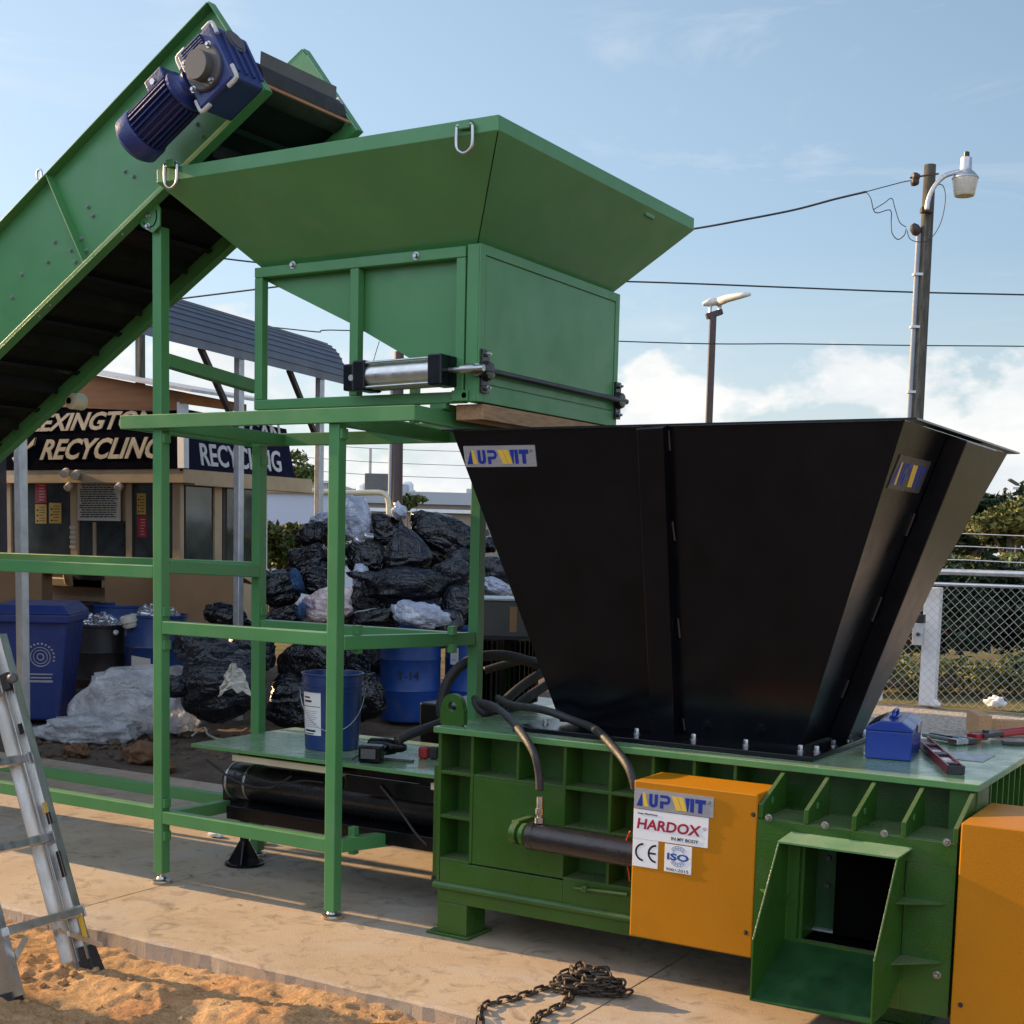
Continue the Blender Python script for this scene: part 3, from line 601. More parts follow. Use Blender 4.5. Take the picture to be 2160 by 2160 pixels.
body = MB(); body.lathe(mo0 + md_ * 0.0685, md_, [(0.084, 0), (0.084, 0.255)], 28)
for i in range(26):
    a = 2 * math.pi * i / 26; r0 = (gn * math.cos(a) + V((0, 1, 0)) * math.sin(a))
    body.obox(mo0 + md_ * (0.0685 + 0.1275) + r0 * 0.093, md_, r0, md_.cross(r0), 0.248, 0.022, 0.0055)
body.build('motor_body', 'motor', gb)
MB().lathe(mo0 + md_ * 0.324, md_, [(0.107, 0), (0.112, 0.01), (0.112, 0.075), (0.090, 0.098), (0.030, 0.104)], 28).build('fan_cover', 'motor', gb, smooth=True)
MB().obox(mo0 + md_ * 0.16 + gn * 0.130 + V((0, 0.02, 0)), md_, (0, 1, 0), gn, 0.115, 0.10, 0.065).build('terminal_box', 'motor', gb, bevel=0.008)
MB().lathe(mo0 + md_ * 0.16 + gn * 0.115 + V((0, -0.052, 0)), (0, 1, 0), [(0.014, 0), (0.016, 0.003), (0.016, 0.02)], 12).build('cable_gland', 'steel', gb, smooth=True)
# ------------------------------------------------------------------ logo plates
def logo(o, rx, up, w, h, parent, plate='brushed', proud=0.003):
    o, rx, up = V(o), V(rx).normalized(), V(up).normalized(); n = rx.cross(up)
    pl = MB().prism([o, o + rx * w, o + rx * w + up * h, o + up * h], n * proud).build('logo_plate', plate, parent)
    pl['label'] = 'metal logo plate with blue and yellow lettering'
    q = o + n * (proud + 0.0004)
    def P(pts, m, nm): MB().prism([q + rx * w * a + up * h * b for a, b in pts], n * 0.0012).build(nm, m, pl)
    P([(.035, .14), (.098, .78), (.104, .78), (.112, .14)], 'logoblue', 'letter')
    P([(.106, .80), (.142, .80), (.186, .14), (.128, .14)], 'logoyellow', 'letter')
    for s_, a, b in (('U', .195, .305), ('P', .335, .465), ('I', .715, .760), ('T', .775, .905)):
        if s_ == 'I': P([(a, .14), (b, .14), (b, .80), (a, .80)], 'logoblue', 'letter')
        elif s_ == 'T':
            c = (a + b) / 2; P([(a, .60), (c - .025, .60), (c - .025, .14), (c + .025, .14), (c + .025, .60), (b, .60), (b, .80), (a, .80)], 'logoblue', 'letter')
        elif s_ == 'U':
            t = .040; r = [(a + (b - a) / 2 + (b - a) / 2 * math.cos(x), .34 + .20 * math.sin(x)) for x in [math.pi + math.pi * i / 10 for i in range(11)]]
            ri = [(a + (b - a) / 2 + ((b - a) / 2 - t) * math.cos(x), .38 + .10 * math.sin(x)) for x in [2 * math.pi - math.pi * i / 10 for i in range(11)]]
            P([(a, .80)] + r + [(b, .80), (b - t, .80)] + ri + [(a + t, .80)], 'logoblue', 'letter')
        else:
            t = .042
            ro = [(b - .05 + .05 * math.cos(x), .58 + .22 * math.sin(x)) for x in [-math.pi / 2 + math.pi * i / 10 for i in range(11)]]
            ri = [(b - .055 + .022 * math.cos(x), .58 + .085 * math.sin(x)) for x in [math.pi / 2 - math.pi * i / 10 for i in range(11)]]
            P([(a, .14), (a + t, .14), (a + t, .36)] + ro + [(a, .80), (a, .665), ] + [(a + t, .665)] + ri + [(a + t, .495), (a, .495)], 'logoblue', 'letter')
    P([(.480, .80), (.548, .80), (.612, .14), (.540, .14)], 'logoyellow', 'letter')
    P([(.556, .80), (.624, .80), (.676, .14), (.620, .14)], 'logoyellow', 'letter')
    P([(.650, .80), (.708, .80), (.690, .14), (.680, .14), (.660, .55)], 'logoblue', 'letter')
    rr = [(.945 + .016 * math.cos(x), .72 + .055 * math.sin(x)) for x in [2 * math.pi * i / 16 for i in range(16)]]
    MB().tube([q + n * 0.0006 + rx * w * a + up * h * b for a, b in rr + rr[:1]], 0.0009, 5).build('registered_mark', 'ink', pl)
    return pl

# ------------------------------------------------------------------ green feed hopper on the platform
fh = thing('feed_hopper', (-3.8, 5.6, 2.26), 'green flared hopper with a wide rim standing on the tall frame under the conveyor head', 'hopper')
RX0, RX1, RY0, RY1, RZ0, RZ1 = -4.71, -2.90, 4.65, 6.52, 3.276, 3.334
BX0, BX1, BY0, BY1, BZ0, BZ1 = -4.395, -3.16, 4.95, 6.24, 2.284, 2.930
t = 0.006
for a in ((RX0, RX1, RY0, RY0 + t), (RX0, RX1, RY1 - t, RY1), (RX0, RX0 + t, RY0 + t + .0005, RY1 - t - .0005), (RX1 - t, RX1, RY0 + t + .0005, RY1 - t - .0005)):
    MB().box(a[0], a[1], a[2], a[3], RZ0, RZ1).build('rim', G, fh, bevel=0.002)
ZB = BZ1 + 0.003; cx0, cx1, cy0, cy1 = BX0 + .02, BX1 - .035, BY0 + .03, BY1 - .03
rc = [V((RX0, RY0, RZ0)), V((RX1, RY0, RZ0)), V((RX1, RY1, RZ0)), V((RX0, RY1, RZ0))]
bc = [V((cx0, cy0, ZB)), V((cx1, cy0, ZB)), V((cx1, cy1, ZB)), V((cx0, cy1, ZB))]
for i in range(4):
    j = (i + 1) % 4; mb = MB(); n = (rc[j] - rc[i]).cross(bc[i] - rc[i]).normalized() * 0.004
    if n.z > 0: n = -n
    mb.hexa([bc[i], bc[j], rc[j], rc[i], bc[i] - n, bc[j] - n, rc[j] - n, rc[i] - n]).build('flare_panel', G, fh)
MB().tube([rc[1] + V((-.004, .004, -.006)), bc[1] + V((0, -.001, 0.001))], 0.0022, 6).build('seam', 'dark', fh)
# frame under the flare
T = 0.046
def tubeb(x0, x1, y0, y1, z0, z1, nm='frame_bar'): return MB().box(x0, x1, y0, y1, z0, z1).build(nm, G, fh, bevel=0.004)
xr = BX1 - 0.075
tubeb(BX0, xr, BY0, BY0 + T, BZ1 - T, BZ1); tubeb(BX0, xr, BY0, BY0 + T, BZ0, BZ0 + T); tubeb(BX0, xr, BY1 - T, BY1, BZ1 - T, BZ1); tubeb(BX0, xr, BY1 - T, BY1, BZ0, BZ0 + T)
def fx(u, v, y=BY0): return aY(u, v, y).x
posts = [(BX0, BX0 + T), (fx(737, 660), fx(737, 660) + T), (xr - T, xr)]
for a, b in posts:
    for y in (BY0, BY1 - T): tubeb(a, b, y + .001, y + T - .001, BZ0 + T + .0005, BZ1 - T - .0005, 'frame_post')
for x in (BX0, ): tubeb(x, x + T, BY0 + T + .001, BY1 - T - .001, BZ1 - T, BZ1); tubeb(x, x + T, BY0 + T + .001, BY1 - T - .001, BZ0, BZ0 + T)
for x in (BX0 + .08, xr - .17): MB().box(x, x + .07, BY0 + .005, BY1 - .005, 2.2575, BZ0 - .0005).build('support_pad', G, fh)
YC = BY0 + 0.055
poly = [aY(u, v, YC) for u, v in ((542, 566), (556, 590), (737, 681), (866, 757), (966, 758), (972, 536))]
MB().prism(poly, (0, BY1 - BY0 - 0.11, 0)).build('chute', G, fh, bevel=0.002)
MB().prism([aY(u, v, YC) + V((0, -.006, 0)) for u, v in ((764, 562), (768, 562), (768, 700), (764, 698))], (0, 0.0055, 0)).build('weld_seam', G, fh)
pb_ = proto('bolt', bolt_mb((0, -1, 0), 0.012, 0.012), 'steel', fh, aY(618, 559, BY0)); dup_at(pb_, aY(878, 540, BY0))
# hinged discharge door on the right with its frame
D0, D1 = BX1 - 0.066, BX1
dr = MB().box(D0, D1 - .006, BY0 + .0, BY1, BZ0 + .002, BZ1 + .004).build('door', G, fh, bevel=0.004)
for y0, y1, z0, z1 in ((BY0, BY0 + .042, BZ0 + .002, BZ1 + .004), (BY1 - .042, BY1, BZ0 + .002, BZ1 + .004), (BY0 + .0425, BY1 - .0425, BZ1 - .038, BZ1 + .004), (BY0 + .0425, BY1 - .0425, BZ0 + .002, BZ0 + .075)):
    MB().box(D1 - .0055, D1 + .002, y0, y1, z0, z1).build('door_frame', G, dr, bevel=0.002)
MB().box(D1 - .0055, D1 - .001, BY0 + .047, BY1 - .047, BZ0 + .080, BZ1 - .043).build('door_panel', G, dr, bevel=0.0015)
# pneumatic cylinder, rod, bearings, shaft
YP = 4.895; ax = (aY(960, 781, YP) - aY(741, 797, YP)).normalized()
pc = MB().lathe(aY(785, 794, YP), ax, [(0.058, 0), (0.058, (aY(920, 784, YP) - aY(785, 794, YP)).length)], 28).build('air_cylinder', 'alu', fh, smooth=True)
pn = V((-ax.z, 0, ax.x))
for (a, b), (c, d) in (((762, 796), (787, 794)), ((919, 783), (948, 782))):
    p, q = aY(a, b, YP), aY(c, d, YP); MB().obox((p + q) / 2, ax, (0, 1, 0), pn, (q - p).length, 0.128, 0.128).build('end_cap', 'black', pc, bevel=0.006)
MB().obox(aY(741, 797, YP), ax, (0, 1, 0), pn, 0.055, 0.05, 0.115).build('clevis', 'black', pc, bevel=0.006)
MB().lathe(aY(741, 797, YP - .026), (0, -1, 0), [(0.014, 0), (0.014, 0.004)], 14).build('pin', 'steel', pc)
for s_ in (-1, 1):
    for k_ in (-1, 1):
        p, q = aY(775, 795, YP), aY(935, 783, YP); o_ = pn * 0.052 * s_ + V((0, 0.052 * k_, 0)); MB().tube([p + o_, q + o_], 0.006, 8).build('tie_rod', 'steel', pc, smooth=True)
MB().lathe(aY(948, 781, YP), ax, [(0.012, 0), (0.012, 0.06), (0.020, 0.061), (0.020, 0.12), (0.014, 0.13), (0.014, 0.17)], 16).build('piston_rod', 'steel', pc, smooth=True)
ys = BY0 + .018; zs = aY(1040, 778, 4.93).z; xs_ = D1 + .030
for y, s_ in ((ys + .02, -1), (BY1 - .012, 1)):
    b_ = MB(); b_.box(D1 + .0025, D1 + .016, y - .026, y + .026, zs - .09, zs + .09); b_.lathe((D1 + .016, y, zs), (1, 0, 0), [(0.044, 0), (0.036, 0.024), (0.022, 0.026)], 20)
    bo = b_.build('flange_bearing', 'black_gloss', fh, smooth=True)
    for z in (-.07, .07): MB().lathe((D1 + .016, y, zs + z), (1, 0, 0), [(0.012, 0), (0.012, 0.012), (0.006, 0.013), (0.006, 0.024)], 8).build('bolt', 'steel', bo)
MB().tube([(xs_, ys - .03, zs), (xs_, BY1 + .05, zs)], 0.0135, 14).build('shaft', 'darkmetal', fh, smooth=True)
MB().lathe((xs_ - .02, ys - .030, zs), (0, -1, 0), [(0.026, 0), (0.026, 0.02)], 16).build('rod_eye', 'steel', fh, smooth=True)
hb = MB().box(fx(960, 830) - .012, fx(985, 830) + .01, BY0 - .012, BY0 - .0005, BZ0 + .004, BZ0 + .05).build('hinge_plate', G, fh, bevel=0.003)
MB().lathe((fx(982, 832), BY0 - .0125, BZ0 + .028), (0, -1, 0), [(0.012, 0), (0.012, 0.001)], 14).build('hinge_hole', 'dark', hb)
MB().box(fx(912, 860), fx(940, 860), BY0 + .002, BY0 + .03, BZ0 - .022, BZ0 - .0005).build('tab', G, fh)
# lifting rings hanging from the rim
def dring(p, n):
    p = V(p); side = V((0, 0, 1)).cross(n).normalized()
    lg = MB().obox(p + n * 0.012 + V((0, 0, .012)), side, n, (0, 0, 1), 0.052, 0.024, 0.034).build('ring_lug', G, fh, bevel=0.004)
    pts = [p + n * 0.016 + side * a + V((0, 0, b)) for a, b in ((-.036, .010), (-.038, -.05), (-.030, -.080), (0, -.096), (.030, -.080), (.038, -.05), (.036, .010))]
    MB().tube(spline(pts, 4), 0.0075, 8).build('lifting_ring', 'steel', lg, smooth='all'); MB().tube([pts[0], pts[-1]], 0.0075, 8).build('ring_pin', 'steel', lg, smooth=True)
dring(aY(366, 352, RY0) , V((0, -1, 0))); dring(aY(985, 272, RY0), V((0, -1, 0)))
MB().obox((RX1 - .03, 6.05, RZ0 - .018), (0, 1, 0), (1, 0, 0), (0, 0, 1), .10, .030, .034).build('ring_lug', G, fh, bevel=.006)
wb = MB().box(-3.300, -3.162, 5.00, 6.16, 2.215, 2.281).build('timber_block', 'wood', None, org=(-3.23, 5.5, 2.215), bevel=0.003)
tag(wb, 'rough timber block wedged under the door end of the green hopper', 'timber')

# ------------------------------------------------------------------ baler / shredder body
GB = 'green_baler'
bl = thing('baler_machine', (-2.1, 5.4, 0), 'large green ribbed steel baler with yellow guards and a discharge chute on the slab', 'machine')
YW = 4.843; YI = 4.985; X0, X1, ZT = -3.252, -1.012, 0.913
def wx(u, v): return aY(860 + u / 2.415, 1400 + v / 2.415, YW)
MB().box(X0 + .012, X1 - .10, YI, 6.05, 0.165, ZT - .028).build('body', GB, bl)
MB().box(X0 - .012, X1 + .006, 4.818, 6.09, ZT - .026, ZT).build('top_plate', 'green_top', bl, bevel=0.003)
def vrib(x, z0, z1, w=.013): return MB().box(x - w / 2, x + w / 2, YW, YI - .0005, z0, z1).build('rib', GB, bl, bevel=0.0015)
def hrib(x0, x1, z, w=.013): return MB().box(x0, x1, YW + .0015, YI - .0005, z - w / 2, z + w / 2).build('rib', GB, bl, bevel=0.0015)
ZA = ZT - .027
ZR = wx(240, 560).z
xc = [wx(u, 470).x for u in (157, 328, 561, 801, 1036, 1251, 1461, 1671)]
xc[0] = X0 + .007
zrow = [wx(240, 560).z, wx(240, 785).z, wx(240, 1005).z]
for x in xc[2:]: vrib(x, ZR + .007, ZA)
vrib(xc[0], .225, ZA, .016); vrib(xc[1], zrow[2], ZA, .014)
hrib(xc[0] + .008, X1 - .09, ZR)
for z in zrow[1:]: hrib(xc[0] + .0085, xc[1] - .0075, z)
x8 = xc[3] + .004
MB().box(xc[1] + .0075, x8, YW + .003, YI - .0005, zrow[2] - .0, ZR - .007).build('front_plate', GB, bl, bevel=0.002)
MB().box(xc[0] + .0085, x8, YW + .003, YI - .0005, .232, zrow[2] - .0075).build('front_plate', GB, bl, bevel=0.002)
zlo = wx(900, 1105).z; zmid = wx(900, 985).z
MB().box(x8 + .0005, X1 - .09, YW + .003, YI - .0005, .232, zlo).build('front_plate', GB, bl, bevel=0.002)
vrib(xc[4], zlo + .001, ZR - .007)
vrib(xc[5], zlo + .001, ZR - .007)
for x in (-1.75, -1.45, -1.2): vrib(x, zlo + .001, ZR - .007)
hrib(x8, X1 - .09, (ZR + zlo) / 2 + .02)
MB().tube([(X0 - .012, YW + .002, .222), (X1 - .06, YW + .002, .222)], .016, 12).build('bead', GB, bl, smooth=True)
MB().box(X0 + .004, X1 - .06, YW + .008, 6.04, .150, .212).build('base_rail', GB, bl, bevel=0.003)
for xa in (X0 + .004, X1 - .30):
    for ya in (YW + .009, 5.85):
        lg = MB().box(xa, xa + .15, ya, ya + .155, .013, .1495).build('leg', GB, bl, bevel=0.004)
        MB().box(xa - .05, xa + .165, ya - .012, ya + .19, .0, .0125).build('base_plate', GB, lg, bevel=0.002)
MB().box(X0 - .060, X0 + .011, 4.90, 6.0, .24, .735).build('end_flange', GB, bl, bevel=0.004)
MB().lathe((X0 - .03, 4.93, .215), (0, 0, 1), [(0.045, 0), (0.045, 0.02)], 16).build('bump_stop', 'rubber', bl, smooth=True)
q0, q1 = wx(850, 1140), wx(1125, 1175)
MB().tube([q0 + V((0, -.008, 0)), q1 + V((0, -.008, 0))], .007, 8).build('latch_bar', GB, bl, smooth=True)
MB().box(wx(895, 1145).x, wx(920, 1145).x, YW - .018, YW + .0025, wx(900, 1160).z, wx(900, 1130).z).build('latch_block', GB, bl, bevel=.002)
# right-hand end: corner column and narrow upright ribs
MB().box(X1 - .0995, X1 - .002, YW + .002, 5.02, .232, ZA).build('corner_column', GB, bl, bevel=.003)
for i in range(9):
    y = 5.055 + i * .105; MB().box(X1 - .0995, X1 - .002, y - .0065, y + .0065, .232, ZA).build('rib', GB, bl, bevel=.0015)
for z in (.70, .46): MB().box(X1 - .0995, X1 - .004, 4.9605, 6.04, z - .0065, z + .0065).build('rib', GB, bl)
# lifting lug on the top plate
lp = [V((-3.215, 4.885, ZT)) + V((a, 0, b)) for a, b in [(-.062, 0), (-.054, .085)] + [(.054 * math.cos(x), .085 + .05 * math.sin(x)) for x in [math.pi - math.pi * i / 10 for i in range(1, 10)]] + [(.054, .085), (.062, 0)]]
lc0 = V((-3.215, 4.885, ZT + .083)); lo_ = []; NL = 28
for i in range(NL):                                            # outline and eye matched point for point so that the eye is a real hole
    a = 2 * math.pi * i / NL; d = V((math.cos(a), 0, math.sin(a))); k = .054
    if d.z < 0: k = min(.0605 / max(1e-4, abs(d.x)), .083 / max(1e-4, -d.z))
    lo_.append((lc0 + d * k, lc0 + d * .022))
lm = MB(); th_ = V((0, .030, 0)); lm.v = [p for p, q in lo_] + [q for p, q in lo_] + [p + th_ for p, q in lo_] + [q + th_ for p, q in lo_]
for i in range(NL):
    j = (i + 1) % NL; lm.f += [(i, j, NL + j, NL + i), (2 * NL + j, 2 * NL + i, 3 * NL + i, 3 * NL + j), (i, 2 * NL + i, 2 * NL + j, j), (NL + i, NL + j, 3 * NL + j, 3 * NL + i)]
lm.build('lifting_lug', GB, bl)
# discharge plate with gussets above
YPF = 4.60
px0, px1, pz1, pz0 = -1.716, -1.020, .742, .150
hx0, hx1, hz0, hz1 = -1.555, -1.178, .33, .665
for a in ((px0, px1, hz1, pz1), (px0, hx0, pz0, hz1 - .0005), (hx1, px1, pz0, hz1 - .0005), (hx0 + .0005, hx1 - .0005, pz0, hz0)):
    MB().box(a[0], a[1], YPF, YPF + .022, a[2], a[3]).build('discharge_plate', GB, bl)
MB().box(px0, px1, YPF + .0225, YW - .001, pz1 - .020, pz1 + .002).build('gusset_shelf', GB, bl, bevel=.002)
for x in (px0 + .008, -1.540, -1.370, -1.200, px1 - .008):
    g_ = MB().prism([(x - .008, YPF + .004, pz1 + .0025), (x - .008, YPF + .004, pz1 + .052), (x - .008, 4.835, ZA - .001), (x - .008, 4.842, ZA - .001), (x - .008, 4.842, pz1 + .0025)], (.016, 0, 0)).build('gusset', GB, bl, bevel=.0015)
    MB().lathe((x + .0085, 4.70, pz1 + .055), (1, 0, 0), [(.013, 0), (.013, .0005)], 14).build('gusset_hole', GREEN and 'green_top', g_)
def cp(u, v): return 1500 + u / 2.542, 1400 + v / 2.542
bz = proto('bolt', bolt_mb((0, -1, 0), .0095, .014), 'steel', bl, aY(*cp(310, 825), YPF))
for u, v in ((612, 865), (930, 910), (1265, 957), (1212, 1668), (270, 1690)): dup_at(bz, aY(*cp(u, v), YPF))
MB().box(px1 - .014, px1 - .001, YPF + .0225, YW, pz0, pz1 - .021).build('side_plate', GB, bl)
MB().box(px0 + .001, px0 + .014, YPF + .0225, YW, pz0, pz1 - .021).build('side_plate', GB, bl)
for sx in (hx0, hx1 - .012):
    MB().box(sx + .0, sx + .012, YPF + .023, 4.80, hz0 - .01, hz1 + .01).build('inner_wall', GB, bl)
MB().box(hx0 + .10, hx1 - .0125, 4.70, 4.72, hz0 + .012, hz1 + .01).build('void_shade_panel', 'dark', bl); MB().box(hx0 + .0125, hx0 + .0995, 4.76, 4.78, hz0 + .012, hz1 + .01).build('inner_wall', 'wornfloor', bl)  # dark panel across the opening stands in for the shade inside
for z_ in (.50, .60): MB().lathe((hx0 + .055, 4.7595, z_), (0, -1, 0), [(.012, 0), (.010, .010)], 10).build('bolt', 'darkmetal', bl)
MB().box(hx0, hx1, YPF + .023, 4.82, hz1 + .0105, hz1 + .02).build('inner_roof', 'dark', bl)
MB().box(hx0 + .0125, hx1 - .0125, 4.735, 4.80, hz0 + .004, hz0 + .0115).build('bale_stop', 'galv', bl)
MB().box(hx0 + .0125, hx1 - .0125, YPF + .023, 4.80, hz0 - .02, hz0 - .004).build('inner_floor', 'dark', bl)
# chute
tb0, tb1 = aY(1681, 1758, YPF), aY(1929, 1793, YPF); tf0, tf1 = aY(1639.6, 1779.6, 4.50), aY(1893, 1815, 4.50)
cx_l, cx_r = -1.602, -1.186
zt_b, zt_f = .712, .688; YL = 4.290; zl, zm = .185, .395
def side(x, th):
    return MB().prism([(x, YPF - .0005, zt_b - .02), (x, 4.50, zt_f), (x, YL, zm), (x, YL, zl), (x, 4.45, zl - .004), (x, YPF - .0005, .25)], (th, 0, 0)).build('chute_side', GB, ch, bevel=.001)
ch = MB().hexa([(cx_l + .012, YPF - .001, zt_b - .006), (cx_r + .02, YPF - .001, zt_b - .006), (cx_r, 4.498, zt_f), (cx_l, 4.498, zt_f), (cx_l + .012, YPF - .001, zt_b), (cx_r + .02, YPF - .001, zt_b), (cx_r, 4.498, zt_f + .006), (cx_l, 4.498, zt_f + .006)]).build('discharge_chute', 'green_top', bl)
side(cx_l, .006); side(cx_r - .006, .006)
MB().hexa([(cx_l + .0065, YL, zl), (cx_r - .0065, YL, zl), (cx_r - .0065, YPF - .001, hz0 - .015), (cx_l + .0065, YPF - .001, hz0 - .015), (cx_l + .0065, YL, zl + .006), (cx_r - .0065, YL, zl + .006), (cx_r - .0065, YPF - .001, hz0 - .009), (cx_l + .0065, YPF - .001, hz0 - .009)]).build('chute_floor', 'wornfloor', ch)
def tri(pts, h): return MB().prism(pts, (0, 0, h)).build('chute_gusset', GB, ch)
for z in (.535, .335): tri([(cx_r + .0005, YPF - .0005, z), (px1 - .02, YPF - .0005, z), (cx_r + .0005, 4.50 - (.5 - z) * .15, z)], .006)
tri([(cx_l - .0005, YPF - .0005, .485), (px0 + .02, YPF - .0005, .485), (cx_l - .0005, 4.50, .485)], .006)
# yellow guards
yg = MB().box(-2.206, -1.7185, 4.60, YW - .002, .232, .828).build('guard', 'yellow', bl, bevel=.005); yg['label'] = 'yellow guard box with white stickers'
yh = proto('bolt', bolt_mb((0, -1, 0), .006, .006), 'darkmetal', bl, aY(860 + 1760 / 2.415, 1400 + 768 / 2.415, 4.60)); dup_at(yh, aY(860 + 1722 / 2.415, 1400 + 1370 / 2.415, 4.60))
yg2 = MB().box(-1.006, -.42, 4.575, 5.02, .10, .822).build('guard', 'yellow', bl, bevel=.005); yg2['label'] = 'yellow guard box right of the chute'
dup_at(yh, aY(*cp(1337, 1830), 4.575))
# decals
def dk(u, v): return aY(1320 + u / 6.0375, 1640 + v / 6.0375, 4.6)
o = dk(106, 388); r_ = dk(1115, 515); u_ = dk(106, 112)
logo(V((o.x + .001, 4.599, o.z + .002)), (1, 0, 0), (0, 0, 1), r_.x - o.x, u_.z - o.z - .006, yg)
def decal(a, b, c, nm):                                        # left, right, top, bottom from pixel corners
    P = MB().box(a.x, b.x, 4.5975, 4.5995, c, a.z).build(nm, 'sticker', yg, bevel=.0006); return P
hz_t = o.z; hL = o.x + .0005; hR = dk(1045, 900).x; hB = dk(420, 818).z + .002
hd = MB().box(hL, hR, 4.5972, 4.5995, hB, hz_t - .001).build('label_sticker', 'sticker', yg, bevel=.0006)
tx = lambda nm, s, l, b_, w, h, m, par, bold=0, shear=0: text(nm, s, (l, 4.5966, b_), (1, 0, 0), (0, 0, 1), h, w, m, par, bold, shear, thick=.0007)
hw = hR - hL; hh = hz_t - hB
tx('lettering', 'HARDOX', hL + hw * .05, hB + hh * .34, hw * .86, hh * .36, 'crimson', hd, .028, .12)
tx('lettering', 'Aupu Machinery', hL + hw * .05, hB + hh * .82, hw * .28, hh * .075, 'ink', hd, .02, .2)
tx('lettering', 'IN MY BODY', hL + hw * .52, hB + hh * .10, hw * .36, hh * .115, 'ink', hd, .015)
rr = [(hL + hw * .955 + .005 * math.cos(x), hB + hh * .62 + .005 * math.sin(x)) for x in [2 * math.pi * i / 14 for i in range(15)]]
MB().tube([(a, 4.5965, b) for a, b in rr], .0007, 4).build('registered_mark', 'crimson', hd)
cL, cR = o.x + .0005, dk(412, 1000).x; cB = dk(88, 1118).z
ce = MB().box(cL, cR, 4.5978, 4.5995, cB, hB - .0005).build('label_sticker', 'sticker', yg, bevel=.0006)
cw, chh = cR - cL, hB - cB
def arcp(cx, cz, r, a0, a1, wd, par):
    n = 22; A = [a0 + (a1 - a0) * i / n for i in range(n + 1)]
    pts = [(cx + r * math.cos(a), 4.5972, cz + r * math.sin(a)) for a in A] + [(cx + (r - wd) * math.cos(a), 4.5972, cz + (r - wd) * math.sin(a)) for a in reversed(A)]
    MB().prism(pts, (0, .0005, 0)).build('letter', 'ink', par)
R_c = chh * .33; cz = cB + chh * .53
arcp(cL + cw * .10 + R_c, cz, R_c, rad(92), rad(268), R_c * .22, ce)
arcp(cL + cw * .60 + R_c, cz, R_c, rad(92), rad(268), R_c * .22, ce)
MB().box(cL + cw * .60 + R_c * .12, cL + cw * .60 + R_c * .95, 4.5972, 4.5977, cz - R_c * .10, cz + R_c * .10).build('letter', 'ink', ce)
iL, iR, iB, iT = dk(490, 1185).x, dk(835, 1200).x, dk(490, 1190).z, dk(500, 838).z
io = MB().box(iL, iR, 4.5976, 4.5995, iB, min(iT, hB - .001)).build('label_sticker', 'sticker', yg, bevel=.0006)
iw, ih = iR - iL, iT - iB; ic = iL + iw * .5; izc = iB + ih * .56
tx('lettering', 'ISO', iL + iw * .10, izc - ih * .12, iw * .80, ih * .25, 'inkblue', io, .035)
tx('lettering', '9001:2015', iL + iw * .08, iB + ih * .05, iw * .82, ih * .10, 'ink', io, 0)
for s_ in (-1, 1):                                             # globe arcs above and below the letters
    for r1, a0, a1 in ((.33, 35, 145), (.27, 30, 150), (.22, 25, 155)):
        MB().tube([(ic + iw * r1 * math.cos(rad(a)), 4.5972, izc + .004 + s_ * ih * r1 * 1.12 * math.sin(rad(a))) for a in range(a0, a1 + 1, 10)], .0006, 4).build('globe_line', 'inkblue', io)
    for a in (50, 70, 90, 110, 130):
        MB().tube([(ic + iw * k_ * math.cos(rad(a)), 4.5972, izc + .004 + s_ * ih * k_ * 1.12 * math.sin(rad(a))) for k_ in (.20, .34)], .0006, 4).build('globe_line', 'inkblue', io)
# hydraulic cylinder on the front and its clevis
hp, hq = aY(860 + 620 / 2.415, 1400 + 873 / 2.415, 4.70), aY(860 + 1180 / 2.415, 1400 + 930 / 2.415, 4.70)
hq = V((-2.15, 4.70, hp.z - .012)); hd_ = (hq - hp).normalized()
hc = MB().lathe(hp, hd_, [(.050, 0), (.058, .006), (.058, .03), (.0555, .032), (.0555, (hq - hp).length)], 28).build('hydraulic_cylinder', 'black_gloss', bl, smooth=True)
MB().lathe(hp, -hd_, [(.030, .001), (.045, .014), (.045, .03), (.030, .034), (.030, .044), (.045, .048), (.045, .075)], 14).build('clevis', GB, hc, smooth=True)
MB().box(hp.x - .085, hp.x - .05, 4.70, YW + .002, hp.z - .05, hp.z + .05).build('clevis_bracket', GB, hc, bevel=.004)
fp_ = aY(860 + 672 / 2.415, 1400 + 795 / 2.415, 4.70)
MB().lathe(fp_ + V((0, 0, -.012)), (0, 0, 1), [(.020, 0), (.020, .022), (.012, .024), (.012, .034), (.018, .035), (.018, .058), (.0135, .060), (.0135, .105)], 14).build('hose_fitting', 'steel', hc, smooth=True)
# nameplate on the top
npz = ZT + .0006
MB().prism([aZ(1780 + u / 5.08, 1480 + v / 5.08, npz) for u, v in ((1010, 600), (1490, 648), (1625, 575), (1180, 540))], (0, 0, .002)).build('nameplate', 'brushed', bl)
# red wire beside the yellow guard
MB().tube(spline([aY(860 + u / 2.415, 1400 + v / 2.415, 4.68) for u, v in ((1135, 850), (1112, 910), (1108, 980), (1125, 1060), (1130, 1110))], 4), .003, 6).build('wire', 'red', bl, smooth='all')

